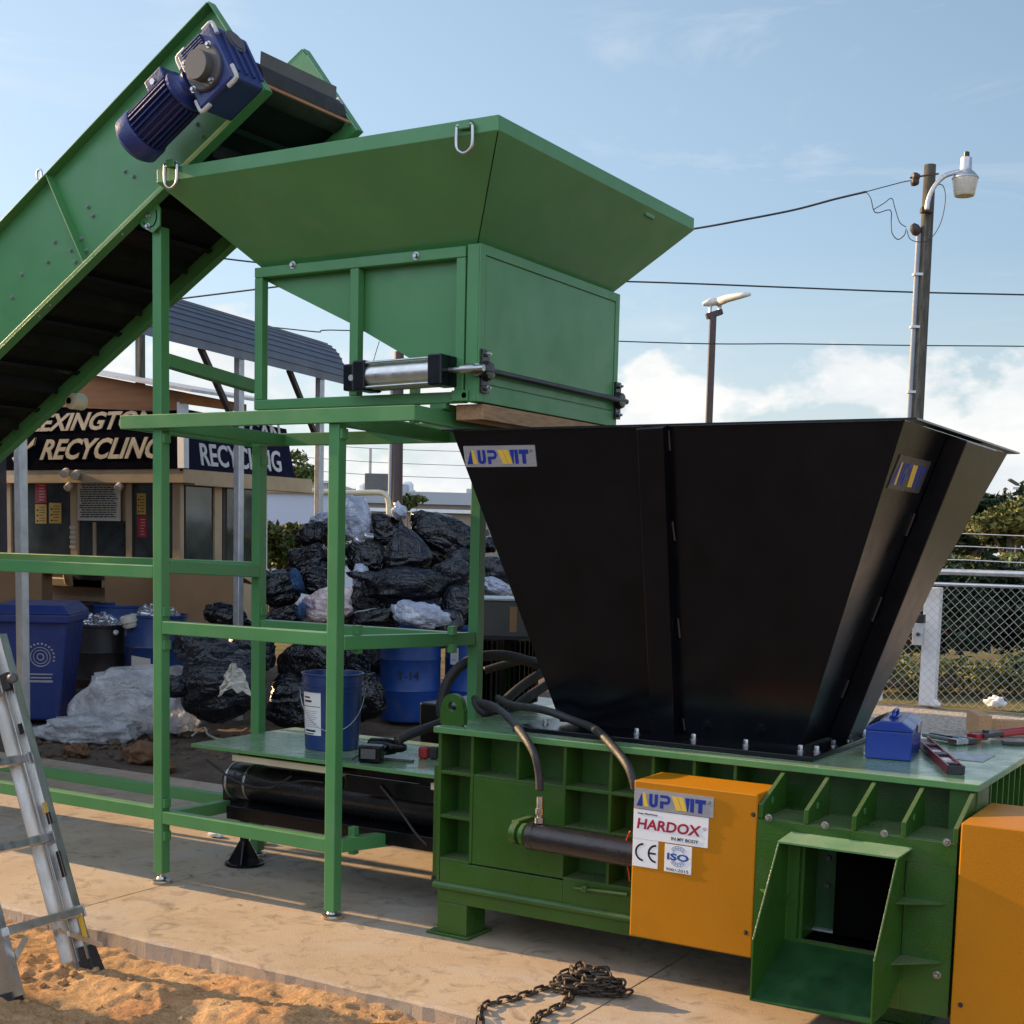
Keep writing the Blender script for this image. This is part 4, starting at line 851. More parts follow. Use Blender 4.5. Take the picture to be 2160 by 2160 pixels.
# ------------------------------------------------------------------ black loading hopper on the baler
bh = thing('loading_hopper', (-2.25, 5.4, .913), 'big black tapering steel hopper with logo plates, bolted on the green baler', 'hopper')
K = 'black'
tl, tr_ = V((-3.184, 4.80, 2.150)), V((-1.322, 4.80, 2.150)); trb, tlb = V((-1.322, 6.50, 2.150)), V((-3.184, 6.50, 2.150))
b_l, b_r, b_rb, b_lb = V((-2.815, 5.12, .942)), V((-1.745, 5.12, .942)), V((-1.745, 5.76, .942)), V((-2.815, 5.76, .942))
tc_, bc_ = [tl, tr_, trb, tlb], [b_l, b_r, b_rb, b_lb]
for i in range(4):
    j = (i + 1) % 4; n = (tc_[j] - tc_[i]).cross(bc_[i] - tc_[i]).normalized() * .005
    c_ = (tc_[0] + tc_[2]) / 2
    if n.dot((tc_[i] + tc_[j]) / 2 - c_) > 0: n = -n
    MB().hexa([bc_[i], bc_[j], tc_[j], tc_[i], bc_[i] + n, bc_[j] + n, tc_[j] + n, tc_[i] + n]).build('side_panel', K, bh)
lip = .045
for a in ((tl.x - lip, tr_.x + lip, tl.y - lip * .3, tl.y + .0), (tl.x - lip, tr_.x + lip, trb.y, trb.y + lip), (tr_.x, tr_.x + lip, tl.y + .0005, trb.y - .0005), (tl.x - lip, tl.x, tl.y + .0005, trb.y - .0005)):
    MB().box(a[0], a[1], a[2], a[3], 2.1505, 2.1575).build('rim_lip', K, bh)
MB().box(-2.935, -1.632, 4.925, 5.96, ZT + .0005, ZT + .020).build('bolt_flange', K, bh, bevel=.003)
nf = (tr_ - tl).cross(b_l - tl).normalized()
if nf.y > 0: nf = -nf
def onf(u, v, off=0.0): return aP(u, v, tl + nf * off, nf)
d_ = .052
a0, a1, a2, a3 = onf(1342, 904, d_), onf(1398, 901, d_), onf(1423, 1557, d_), onf(1372.6, 1554, d_)
def fl_(p): return p - nf * (d_ - .0005)
MB().hexa([fl_(a3), fl_(a2), a2, a3, fl_(a0), fl_(a1), a1, a0]).build('stiffener', K, bh, bevel=.004)
for u, v, u2, v2 in ((1410, 908, 1413, 950), (1418, 1100, 1423, 1140), (1430, 1305, 1434, 1345), (1441, 1515, 1444, 1540)):
    MB().tube([onf(u, v, .001), onf(u2, v2, .001)], .004, 6).build('weld', 'bracket', bh)
nr = (trb - tr_).cross(b_r - tr_).normalized()
if nr.x < 0: nr = -nr
def onr(u, v, off=0.0): return aP(u, v, tr_ + nr * off, nr)
dr_ = .080
ra, rb = V((tr_.x, 5.40, 2.150)), V((tr_.x, 5.93, 2.150)); rc_, rd = V((b_r.x, 5.44, .942)), V((b_r.x, 5.64, .942))
MB().hexa([rc_ + nr * .0005, rd + nr * .0005, rd + nr * dr_, rc_ + nr * dr_, ra + nr * .0005, rb + nr * .0005, rb + nr * dr_, ra + nr * dr_]).build('stiffener', K, bh, bevel=.004)
for f0, f1 in ((.25, .32), (.52, .60), (.8, .86)):
    p, q = ra.lerp(rc_, f0), ra.lerp(rc_, f1); MB().tube([p + nr * .002 + V((0, -.03, 0)), q + nr * .002 + V((0, -.03, 0))], .005, 6).build('weld', 'bracket', bh)
up_f = (tl - b_l); up_f = (up_f - V((1, 0, 0)) * up_f.x).normalized()
lo = onf(983, 985, .0006); l1 = onf(1133, 983, .0006); l2 = onf(981, 941, .0006)
logo(lo, (1, 0, 0), up_f, (l1 - lo).x, abs((l2 - lo).dot(up_f)), bh)
up_r = (tr_ - b_r); up_r = (up_r - V((0, 1, 0)) * up_r.y).normalized()
logo(tr_ + V((0, .10, 0)) - up_r * .24 + nr * .0006, (0, 1, 0), up_r, .42, .125, bh, 'faded')
fb = proto('bolt', bolt_mb((0, 0, 1), .010, .020), 'steel', bh, aZ(1150, 1528, ZT + .020))
for u, v in ((1343, 1549), (1463, 1561), (1573, 1573), (1688, 1585)): dup_at(fb, aZ(u, v, ZT + .020))
for k_ in range(4): dup_at(fb, V((-1.66, 5.05 + .2 * k_, ZT + .020)))
# ------------------------------------------------------------------ ram unit with green cover plate, left of the baler
ru = thing('ram_unit', (-4.05, 5.35, 0), 'black hydraulic ram under a flat green cover plate between the frame posts', 'ram unit')
MB().box(-4.825, -3.275, 4.985, 5.775, .652, .670).build('cover_plate', 'green_top', ru, bevel=.002)
MB().box(-4.62, -3.34, 5.10, 5.70, .598, .6515).build('plate_support', 'black', ru)
MB().lathe((-4.80, 5.26, .455), (1, 0, 0), [(.078, 0), (.092, .012), (.092, 1.46)], 30).build('ram_cylinder', 'black_gloss', ru, smooth=True)
for x in (-4.775, -4.655): MB().lathe((x, 5.26, .455), (1, 0, 0), [(.0935, 0), (.0955, .002), (.0955, .012), (.0935, .014)], 30).build('clamp', 'steel', ru, smooth=True)
MB().box(-4.66, -3.31, 5.06, 5.42, .300, .368).build('ram_beam', 'black', ru, bevel=.004)
MB().box(-4.60, -3.93, 5.035, 5.055, .600, .632).build('cable_rail', 'cream', ru, bevel=.003)
MB().box(-3.42, -3.32, 5.035, 5.055, .590, .622).build('cable_rail', 'cream', ru, bevel=.003)
MB().box(-3.93, -3.38, 5.07, 5.09, .52, .597).build('manifold', 'black', ru, bevel=.003)
jx, jy = -4.78, 5.33
jk = MB().lathe((jx, jy, .10), (0, 0, 1), [(.024, 0), (.024, .13), (.030, .132), (.030, .20), (.024, .202), (.024, .215)], 16).build('jack_leg', 'black', ru, smooth=True)
jf = MB(); jf.lathe((jx, jy, .0005), (0, 0, 1), [(.102, 0), (.102, .012), (.094, .016)], 28)
for k in range(4):
    a = math.pi / 2 * k + .5; d = V((math.cos(a), math.sin(a), 0)); n = V((-d.y, d.x, 0)) * .004
    jf.prism([V((jx, jy, .0165)) - n, V((jx, jy, .0165)) + d * .085 - n, V((jx, jy, .125)) + d * .026 - n, V((jx, jy, .125)) - n], n * 2)
jf.build('jack_foot', 'black', ru)
MB().box(jx - .10, jx + .12, jy - .06, jy + .06, .3155, .395).build('jack_bracket', 'black', ru, bevel=.006)
def c3(u, v): return 300 + u / 2.927, 1540 + v / 2.927
MB().tube(spline([aY(*c3(u, v), 5.10) for u, v in ((395, 180), (470, 240), (560, 305), (680, 350), (790, 355), (860, 325), (920, 285))], 5), .006, 6).build('cable', 'rubber', ru, smooth='all')
MB().tube(spline([aY(*c3(u, v), 5.06) for u, v in ((1470, 345), (1540, 430), (1620, 540), (1690, 640), (1760, 712))], 5), .006, 6).build('cable', 'rubber', ru, smooth='all')
MB().tube(spline([aY(*c3(u, v), 5.08) for u, v in ((570, 260), (590, 290), (640, 275), (760, 315), (900, 325), (1000, 312), (1120, 325))], 5), .004, 6).build('cable', 'rubber', ru, smooth='all')

# ------------------------------------------------------------------ bucket on the plate
bx, by, bz0 = -4.205, 5.32, .6703
bk = thing('bucket', (bx, by, bz0), 'blue plastic bucket with a white paper label standing on the green cover plate', 'bucket')
mb = MB(); mb.lathe((bx, by, bz0), (0, 0, 1), [(.126, 0), (.131, .004), (.1445, .285), (.151, .287), (.151, .293), (.1455, .295), (.146, .312), (.153, .314), (.153, .320), (.147, .322), (.148, .362), (.154, .366), (.154, .374), (.146, .374), (.143, .360), (.128, .012)], 40)
mb.build('body', 'bluepail', bk, smooth=True)
va = math.atan2(-by, -bx)                                       # bearing of the camera from the bucket
def patch(a0, a1, z0, z1, dr, nm, m, par, n=10):
    P = []
    for z in (z0, z1):
        for i in range(n + 1):
            a = va + rad(a0 + (a1 - a0) * i / n); r = .131 + (.1445 - .131) * (z / .285) + dr; P.append(V((bx + r * math.cos(a), by + r * math.sin(a), bz0 + z)))
    g = MB(); Q = [p + (V((p.x - bx, p.y - by, 0)).normalized() * .0005) for p in P]; g.v = P + Q; k = 2 * (n + 1)
    for i in range(n): g.f += [(k + i, k + i + 1, k + n + 2 + i, k + n + 1 + i), (i, n + 1 + i, n + 2 + i, i + 1)]
    g.f += [tuple(range(n + 1)) + tuple(k + i for i in range(n, -1, -1)), tuple(range(n + 1, 2 * n + 2)) + tuple(k + i for i in range(2 * n + 1, n, -1)), (0, n + 1, k + n + 1, k), (n, k + n, k + 2 * n + 1, 2 * n + 1)]
    return g.build(nm, m, par)
lb = patch(-72, -23, .076, .285, .0012, 'paper_label', 'sticker', bk)
for z0, z1, a0, a1 in ((.215, .218, -71, -24), (.092, .102, -66, -36), (.080, .085, -66, -40), (.236, .246, -66, -44), (.256, .264, -66, -48)): patch(a0, a1, z0, z1, .0020, 'print_line', 'ink', lb)
for k in range(9): patch(-68, -29 - (k * 7) % 11, .116 + k * .0095, .1175 + k * .0095, .0020, 'print_line', 'grey', lb)
ba = [V((bx, by, bz0 + .30)) + V((math.cos(va + rad(90)) * .158, math.sin(va + rad(90)) * .158, 0)) * c + V((math.cos(va), math.sin(va), 0)) * (.162 * s * .93) + V((0, 0, -.20 * s)) for c, s in [(math.cos(x), math.sin(x)) for x in [math.pi * i / 16 for i in range(17)]]]
MB().tube(ba, .002, 6).build('bail_handle', 'galv', bk, smooth='all')

# ------------------------------------------------------------------ cordless drill and small red tool
dl = thing('cordless_drill', (-3.79, 5.09, .6705), 'black cordless drill lying on the green plate right of the front post', 'drill')
ang = rad(20); dx, dy = V((math.cos(ang), math.sin(ang), 0)), V((-math.sin(ang), math.cos(ang), 0)); Z1 = V((0, 0, 1)); dp = V((-3.785, 5.08, .6705))
MB().obox(dp + Z1 * .042, dx, dy, Z1, .108, .075, .082).build('battery', 'black', dl, bevel=.010)
MB().obox(dp - dy * .038 + Z1 * .045 - dx * .004, dx, dy, Z1, .070, .0015, .046).build('battery_label', 'grey', dl)
MB().obox(dp + dy * .10 + Z1 * .045 + dx * .02, dx, dy, Z1, .045, .15, .040).build('handle', 'black', dl, bevel=.012)
MB().lathe(dp + dy * .19 - dx * .07 + Z1 * .048, dx, [(.030, 0), (.040, .012), (.042, .09), (.034, .13), (.026, .14), (.024, .165), (.014, .185)], 20).build('motor_housing', 'black', dl, smooth=True)
MB().tube([dp - dx * .06 + Z1 * .03, dp - dx * .085 - dy * .02 + Z1 * .012], .004, 6).build('strap', 'rubber', dl)
rt = thing('tape_measure', (-3.62, 5.36, .6705), 'small red and black tape measure on the green plate beside the drill', 'tape measure')
tp = V((-3.66, 5.33, .6705))
MB().obox(tp + Z1 * .030, dx, dy, Z1, .050, .045, .058).build('case', 'red', rt, bevel=.010)
MB().obox(tp + dx * .048 + Z1 * .030, dx, dy, Z1, .044, .05, .056).build('grip', 'rubber', rt, bevel=.008)
MB().tube(spline([tp + dx * .07 + Z1 * .035, tp + dx * .14 + Z1 * .03, tp + dx * .22 - dy * .02 + Z1 * .010, tp + dx * .30 + Z1 * .006], 4), .003, 6).build('cord', 'rubber', rt)
tc1 = MB().obox(V((-3.70, 5.19, .6755)), dx, dy, Z1, .13, .025, .010).build('steel_bar', 'darkmetal', None, org=(-3.70, 5.19, .6705), bevel=.002); tag(tc1, 'short dark flat steel bar lying on the green plate by the drill', 'bar')
tc2 = MB().obox(V((-4.40, 5.42, .6745)), dx, dy, Z1, .06, .03, .008).build('steel_bar', 'darkmetal', None, org=(-4.40, 5.42, .6705), bevel=.002); tag(tc2, 'small dark metal piece on the plate left of the blue bucket', 'bar')

# ------------------------------------------------------------------ toolbox, level, wrench, cutters on the baler top
A_, B__ = aZ(1822, 1599, .914), aZ(1923, 1607, .914); tx_ = (B__ - A_).normalized(); ty_ = V((-tx_.y, tx_.x, 0)); w_ = (B__ - A_).length
tb = thing('toolbox', A_ + tx_ * w_ / 2, 'blue metal toolbox with a folding handle on the green baler top', 'toolbox')
def tbp(a, b, c): return A_ + tx_ * a + ty_ * b + Z1 * c
Ld = .34; hb_ = .108
MB().prism([tbp(.004, 0, .001), tbp(w_ - .004, 0, .001), tbp(w_ - .002, 0, hb_), tbp(.002, 0, hb_)], ty_ * Ld).build('body', 'toolblue', tb, bevel=.004)
ld = MB().prism([tbp(0, -.004, hb_ + .001), tbp(w_, -.004, hb_ + .001), tbp(w_, -.004, hb_ + .012), tbp(w_ * .76, -.004, hb_ + .040), tbp(w_ * .30, -.004, hb_ + .040), tbp(0, -.004, hb_ + .012)], ty_ * (Ld + .008)).build('lid', 'toolblue', tb, bevel=.004)
pa, pb2 = tbp(.004, .03, hb_ + .016), tbp(w_ * .28, .03, hb_ + .0405); sl = (pb2 - pa).normalized(); sn = ty_.cross(sl); sn = sn if sn.z > 0 else -sn
MB().prism([pa + sn * .001, pb2 + sn * .001, pb2 + sn * .001 + ty_ * .28, pa + sn * .001 + ty_ * .28], sn * .001).build('lid_panel', 'ink', ld)
MB().obox(tbp(w_ * .51, .17, hb_ + .044), tx_, ty_, Z1, .035, .11, .010).build('handle_base', 'toolblue', ld, bevel=.003)
MB().tube(spline([tbp(w_ * .51, .10, hb_ + .046), tbp(w_ * .51, .11, hb_ + .062), tbp(w_ * .51, .17, hb_ + .066), tbp(w_ * .51, .23, hb_ + .062), tbp(w_ * .51, .24, hb_ + .046)], 4), .007, 8).build('handle', 'toolblue', ld, smooth='all')
MB().obox(tbp(w_ + .004, .17, hb_ + .002), tx_, ty_, Z1, .006, .05, .035).build('latch', 'steel', tb, bevel=.002)
for q_ in (.315, .745): MB().tube([tbp(w_ * q_, -.002, hb_ + .0415), tbp(w_ * q_, Ld + .002, hb_ + .0415)], .0012, 4).build('lid_edge', 'pale', ld)

la, lb2 = aZ(2016, 1633, .914), aZ(1930, 1556, .914); ly = (lb2 - la).normalized(); lx = V((ly.y, -ly.x, 0))
lv = thing('spirit_level', la, 'red spirit level with clear vials lying on the baler top beside the toolbox', 'spirit level')
Ll = .80; mb = MB()
for s_ in (-1, 1): mb.obox(la + ly * Ll / 2 + lx * .026 * s_ + Z1 * .0155, lx, ly, Z1, .007, Ll, .030)
mb.build('frame', 'redlevel', lv, bevel=.0015)
mb = MB(); mb.obox(la + ly * (Ll / 2) + Z1 * .0155, lx, ly, Z1, .0445, Ll - .02, .008); mb.build('web', 'redlevel', lv)
for a_, b_ in ((.08, .12), (.36, .44), (.68, .72)): MB().obox(la + ly * ((a_ + b_) / 2 * Ll) + Z1 * .0205, lx, ly, Z1, .040, (b_ - a_) * Ll, .018).build('vial_window', 'ink', lv, bevel=.002)
for a_, b_ in ((.13, .20), (.24, .32), (.46, .56)): MB().obox(la + ly * ((a_ + b_) / 2 * Ll) + Z1 * .0200, lx, ly, Z1, .038, (b_ - a_) * Ll, .003).build('label_strip', 'sticker', lv)
MB().obox(la - ly * .004 + Z1 * .0155, lx, ly, Z1, .060, .010, .031).build('end_cap', 'rubber', lv, bevel=.002)

def t5(u, v): return aZ(1780 + u / 5.08, 1480 + v / 5.08, .914)
wr = thing('pipe_wrench', t5(1100, 420), 'worn steel pipe wrench lying flat on the baler top', 'wrench')
p0, p1 = t5(930, 385) + Z1 * .014, t5(1330, 455) + Z1 * .014; wd = (p1 - p0).normalized(); ws = V((-wd.y, wd.x, 0))
MB().beam(p0, p0.lerp(p1, .72), .028, .016).build('handle', 'darkmetal', wr, bevel=.004)
MB().obox(p0.lerp(p1, .84), wd, ws, Z1, .12, .055, .024).build('jaw', 'darkmetal', wr, bevel=.005)
MB().obox(p0.lerp(p1, 1.0) - ws * .05, wd, ws, Z1, .05, .09, .024).build('hook_jaw', 'steel', wr, bevel=.005)
MB().tube([p0 + ws * -.045 + Z1 * .0, p0.lerp(p1, .95) - ws * .055], .009, 8).build('steel_rod', 'galv', wr, smooth=True)
MB().lathe(p0.lerp(p1, .8) - ws * .035, wd, [(.018, 0), (.018, .03)], 14).build('adjusting_nut', 'steel', wr)
bc2 = thing('bolt_cutter', t5(1500, 420), 'red handled bolt cutter with dark jaws on the right of the baler top', 'bolt cutter')
j0, j1 = t5(1360, 430) + Z1 * .018, t5(1640, 395) + Z1 * .020; jd = (j1 - j0).normalized(); js = V((-jd.y, jd.x, 0))
MB().obox(j0.lerp(j1, .25), jd, js, Z1, .09, .05, .030).build('jaw', 'red', bc2, bevel=.005)
MB().obox(j0.lerp(j1, .60) + Z1 * .006, jd, js, Z1, .15, .075, .018).build('blade', 'darkmetal', bc2, bevel=.004)
MB().lathe(j0.lerp(j1, .55) + Z1 * .016, Z1, [(.014, 0), (.014, .008)], 12).build('pivot', 'darkmetal', bc2)
e1 = t5(2350, 285) + Z1 * .03; e2 = t5(2350, 345) + Z1 * .02
MB().tube([j1 + js * .02, j1.lerp(e1, .3), e1], .013, 10).build('handle', 'red', bc2, smooth=True)
MB().tube([j1 - js * .02, j1.lerp(e2, .3), e2], .013, 10).build('handle', 'red', bc2, smooth=True)
sb2 = MB().beam(t5(1700, 455) + Z1 * .008, t5(2300, 480) + Z1 * .008, .05, .014).build('steel_bar', 'darkmetal', None, org=t5(1900, 465), bevel=.002); tag(sb2, 'dark flat steel bar lying below the red bolt cutter', 'bar')

# ------------------------------------------------------------------ hydraulic hoses
def hose(pts, r, label, m='rubber', zmin=None):
    P = [V((p.x, p.y, max(p.z, zmin))) if (zmin and p.y > 4.80) else p for p in pts]
    o = MB().tube(spline(P, 7), r, 12).build('hydraulic_hose', m, None, smooth='all', org=P[0]); return tag(o, label, 'hose', 'hydraulic hoses')
def c6(u, v, y): return aY(860 + u / 2.415, 1400 + v / 2.415, y)
hose([c6(672, 645, 4.70), c6(668, 560, 4.70), c6(645, 460, 4.70), c6(592, 370, 4.76), c6(520, 282, 4.92), c6(440, 218, 5.12), c6(372, 196, 5.35), c6(330, 200, 5.7)], .0165, 'black hydraulic hose curving down to the metal fitting on the front cylinder', zmin=.935)
hose([c6(1160, 640, 4.66), c6(1148, 590, 4.66), c6(1120, 520, 4.68), c6(1060, 440, 4.76), c6(960, 352, 4.90), c6(850, 292, 5.03), c6(700, 238, 5.05), c6(530, 210, 5.30), c6(460, 205, 5.6)], .0170, 'black hydraulic hose sweeping over the baler edge to the yellow guard', zmin=.955)
def c4(u, v, d): return aD(500 + u / 2.76, 900 + v / 2.76, d)
DH = 6.75
hose([c4(1225, 1730, DH), c4(1190, 1660, DH), c4(1200, 1560, DH), c4(1245, 1455, DH), c4(1330, 1375, DH), c4(1450, 1335, DH + .05), c4(1600, 1340, DH + .1), c4(1800, 1400, DH + .2)], .026, 'thickest black hose looping up left of the rear frame post')
hose([c4(1440, 1420, 7.0), c4(1560, 1385, 7.0), c4(1700, 1360, 7.0), c4(1850, 1400, 7.1)], .020, 'black hose lying level under the thick loop behind the frame post')
hose([c4(1500, 1660, 6.6), c4(1600, 1560, 6.7), c4(1700, 1480, 6.8), c4(1830, 1400, 6.9)], .024, 'black hose slanting up to the hopper, upper one of the pair')
hose([c4(1560, 1690, 6.5), c4(1660, 1600, 6.6), c4(1760, 1530, 6.7), c4(1880, 1460, 6.8)], .024, 'black hose slanting up to the hopper, lower one of the pair')
hose([c4(1390, 1600, 6.45), c4(1420, 1650, 6.4), c4(1460, 1665, 6.4), c4(1500, 1640, 6.5)], .022, 'short black hose bent down beside the rear frame post')
hose([c4(930, 1830, 6.3), c4(1010, 1790, 6.35), c4(1090, 1760, 6.4), c4(1200, 1720, 6.5)], .022, 'black hose crossing behind the green plate to the baler corner')

# power pack behind the frame
pp = thing('power_pack', aD(1060, 1560, 7.5), 'grey cabinet over a finned black electric motor behind the rear frame post', 'power pack')
pd = 7.6; ca, cb_ = aD(1000, 1345, pd), aD(1118, 1345, pd); px_ = (cb_ - ca).normalized(); px_ = V((px_.x, px_.y, 0)).normalized(); py_ = V((-px_.y, px_.x, 0)); pz_ = V((0, 0, 1))
cc = aD(1056, 1306, pd)
MB().obox(cc + py_ * .2, px_, py_, pz_, .34, .40, .20).build('cabinet', 'grey', pp, bevel=.008)
MB().obox(cc + py_ * .2 + pz_ * .107, px_, py_, pz_, .36, .42, .012).build('cabinet_lid', 'galv', pp, bevel=.003)
MB().obox(cc + px_ * .07 - py_ * .0015, px_, py_, pz_, .04, .002, .14).build('cabinet_label', 'card', pp)
mc = aD(1062, 1405, pd); mb = MB(); mb.lathe(mc - pz_ * .20, pz_, [(.17, 0), (.17, .36)], 28)
for i in range(40):
    a = 2 * math.pi * i / 40; d = px_ * math.cos(a) + py_ * math.sin(a); mb.obox(mc - pz_ * .02 + d * .18, d, d.cross(pz_), pz_, .03, .006, .34)
mb.build('motor', 'black', pp)
MB().box(mc.x - .35, mc.x + .35, mc.y - .3, mc.y + .4, .0, mc.z - .203).build('tank', 'black', pp, bevel=.01)
kb = MB().box(-2.93, -2.72, 5.50, 5.62, ZT + .0205, ZT + .06).build('valve_block', 'black', None, org=(-2.9, 5.5, ZT), bevel=.004)
tag(kb, 'small black valve block on the baler top left of the black hopper', 'valve')

# ------------------------------------------------------------------ chain
random.seed(3)
chn = thing('steel_chain', (-2.4, 4.6, 0), 'rusty steel chain heaped on the concrete with two ends trailing over the slab edge', 'chain')
lk = MB(); Lh, Wh, R_ = .0180, .0130, .0052
cl = [V((Lh + Wh * math.cos(a), Wh * math.sin(a), 0)) for a in [-math.pi / 2 + math.pi * i / 7 for i in range(8)]] + [V((-Lh + Wh * math.cos(a), Wh * math.sin(a), 0)) for a in [math.pi / 2 + math.pi * i / 7 for i in range(8)]]
n_ = len(cl); K8 = 7
for i, p in enumerate(cl):
    d = (cl[(i + 1) % n_] - cl[i - 1]).normalized(); s_ = d.cross(Z1)
    for k in range(K8): a = 2 * math.pi * k / K8; lk.v.append(p + (s_ * math.cos(a) + Z1 * math.sin(a)) * R_)
lk.f = [(i * K8 + k, i * K8 + (k + 1) % K8, ((i + 1) % n_) * K8 + (k + 1) % K8, ((i + 1) % n_) * K8 + k) for i in range(n_) for k in range(K8)]
links = []
def run(path, roll0=0.0, z_of=None):
    P = spline(path, 24); acc = 0.0; step = .0450; last = P[0]; r = roll0; k = 0
    for i in range(1, len(P)):
        acc += (P[i] - last).length; last = P[i]
        if acc >= step and i < len(P) - 1:
            acc = 0; links.append((P[i].copy(), (P[i + 1] - P[i - 1]).normalized(), (k % 2) * math.pi / 2 + random.uniform(-.25, .25))); k += 1
def cz6(u, v, z): return aZ(860 + u / 2.415, 1400 + v / 2.415, z)
def trail(px): 
    P = [cz6(u, v, .009) for u, v in px]; out = []
    for p in P:
        if p.y < 4.075: p = V((p.x, max(p.y, 4.06 - (4.075 - p.y) * .6), max(-.072, -.9 * (4.08 - p.y))))
        out.append(p)
    return out
run(trail([(760, 1640), (690, 1655), (620, 1680), (550, 1702), (480, 1718), (410, 1733), (384, 1750), (372, 1785), (352, 1820), (320, 1860), (270, 1900)]))
run(trail([(880, 1650), (845, 1680), (800, 1725), (745, 1758), (690, 1782), (655, 1810), (630, 1850), (590, 1900)]))
pc_ = cz6(915, 1668, .01); path = []
for i in range(40):
    a = i * 2.1 + random.uniform(-.5, .5); lay = i / 40; rr_ = (.150 - .085 * lay) * random.uniform(.5, 1.05)
    path.append(V((pc_.x + rr_ * 1.15 * math.cos(a) + .02 * lay, pc_.y + rr_ * .62 * math.sin(a), .012 + .088 * lay + random.uniform(0, .014))))
run(path)
first = None
links.sort(key=lambda l: (l[0] - CAM).length)
rest = MB()
for i, (p, d, ro) in enumerate(links):
    s_ = d.cross(Z1); s_ = s_.normalized() if s_.length > .05 else V((1, 0, 0)); u_ = s_.cross(d).normalized()
    s2 = s_ * math.cos(ro) + u_ * math.sin(ro); u2 = d.cross(s2)
    mtx = Matrix(((d.x, s2.x, u2.x), (d.y, s2.y, u2.y), (d.z, s2.z, u2.z)))
    if i >= 100: rest.add([p + mtx @ v for v in lk.v], lk.f); continue
    if first is None: o = first = proto('link', lk, 'chain', chn, p)
    else: o = dup_at(first, p)
    o.rotation_mode = 'QUATERNION'; o.rotation_quaternion = mtx.to_quaternion()
rest.build('link', 'chain', chn, smooth='all')['kind'] = 'stuff'

# ------------------------------------------------------------------ aluminium ladder standing on the sand
def c5(u, v): return u / 2.123, 1250 + v / 2.123
ls = thing('step_ladder', (-4.25, 3.7, -.08), 'aluminium multi-position ladder with black rubber feet standing on the sand', 'ladder')
YL1, YL0 = 3.835, 3.46
def rail_l(y, top, bot, w, d, nm, m='alu'):
    a, b = V((top.x, y, top.z)), V((bot.x, y, bot.z)); ax_ = (b - a).normalized(); sx_ = V((-ax_.z, 0, ax_.x)); sx_ = sx_ if sx_.x > 0 else -sx_
    g = MB(); c = (a + b) / 2; L_ = (b - a).length
    g.obox(c, ax_, (0, 1, 0), sx_, L_, .004, w)
    for s_ in (-1, 1): g.obox(c + sx_ * (w / 2 - .0015) * s_ + V((0, -d / 2, 0)), ax_, (0, 1, 0), sx_, L_, d, .003)
    return g.build(nm, m, ls), ax_, sx_, b
top1, bot1 = aY(-24, 1352, YL1), aY(160, 2046, YL1)
st1, lax, lsx, lb3 = rail_l(YL1, top1, bot1, .082, .030, 'stile')
off2 = lsx * .076
st2, _, _, lb4 = rail_l(YL1 + .016, top1 + off2 * .9, bot1 + off2 * 1.02 + lax * -.03, .062, .034, 'outer_stile')
MB().obox(lb3 - lax * .004, lax, (0, 1, 0), lsx, .03, .034, .075).build('end_cap', 'rubber', ls, bevel=.004)
MB().hexa([lb4 + lsx * a + V((0, b, 0)) + lax * c for c, w_2, d2 in ((.075, .045, .030), (-.055, .032, .022)) for a, b in ((-w_2, -d2), (w_2, -d2), (w_2, d2), (-w_2, d2))]).build('rubber_foot', 'rubber', ls, bevel=.004)
off0 = aZ(20, 2105, -.085) - aZ(205, 2050, -.085)
top0, bot0 = top1 + V((0, 0, 0)), bot1 + V((.02, 0, -.02))
st3, _, _, lb5 = rail_l(YL0, top0, bot0, .082, -.030, 'stile')
rail_l(YL0 - .016, top0 + off2 * .9, bot0 + off2 * 1.02, .062, -.034, 'outer_stile')
MB().obox(lb5 + off2 * .3 + lax * .02, lax, (0, 1, 0), lsx, .09, .05, .13).build('rubber_foot', 'rubber', ls, bevel=.005)
for u, v in ((130, 748), (245, 1100), (378, 1430), (40, 440)):
    q = aY(*c5(u - 28, v), YL1 - .002)
    rg = MB().obox(V((q.x, (YL1 + YL0) / 2, q.z)), lsx, (0, 1, 0), lax, .062, YL1 - YL0 - .006, .034).build('rung', 'alu', ls, bevel=.003)
    for k in (-.016, 0, .016): MB().obox(V((q.x, (YL1 + YL0) / 2, q.z)) + lsx * k - lax * .0185, lsx, (0, 1, 0), lax, .004, YL1 - YL0 - .02, .003).build('grip_ridge', 'alu', rg)
    MB().obox(V((q.x, YL1 + .002, q.z)) + lsx * .0, lsx, (0, 1, 0), lax, .074, .006, .050).build('rung_collar', 'galv', ls, bevel=.002)
kq = aY(*c5(70, 385), YL1 - .03)
MB().lathe(kq + V((-.02, 0, 0)), (.75, -.6, .1), [(.012, 0), (.012, .03), (.020, .031), (.022, .05), (.014, .062)], 14).build('lock_knob', 'grey', ls, smooth=True)
MB().obox(aY(*c5(30, 400), YL1 - .01), lax, (0, 1, 0), lsx, .07, .035, .06).build('lock_hinge', 'rubber', ls, bevel=.004)
for (u, v), m, l_ in (((205, 965), 'poster_y', .05), ((222, 1010), 'ink', .05), ((275, 1215), 'ink', .11), ((370, 1490), 'logoyellow', .10), ((95, 610), 'ink', .045)):
    q = aY(*c5(u, v), YL1 - .0145); MB().obox(V((q.x, YL1 + .016 - .032, q.z)), lax, (0, 1, 0), lsx, l_, .0012, .028).build('warning_sticker', m, ls)
b0_, b1_ = aY(*c5(265, 1510), YL1 - .02), aY(*c5(455, 1580), YL1 - .02)
MB().beam(b0_, b1_, .006, .020).build('foot_brace', 'alu', ls)
b0_, b1_ = aY(*c5(118, 1545), YL0 + .04), aY(*c5(20, 1720), YL0 + .01)
MB().beam(b0_, b1_, .008, .022).build('foot_brace', 'alu', ls)
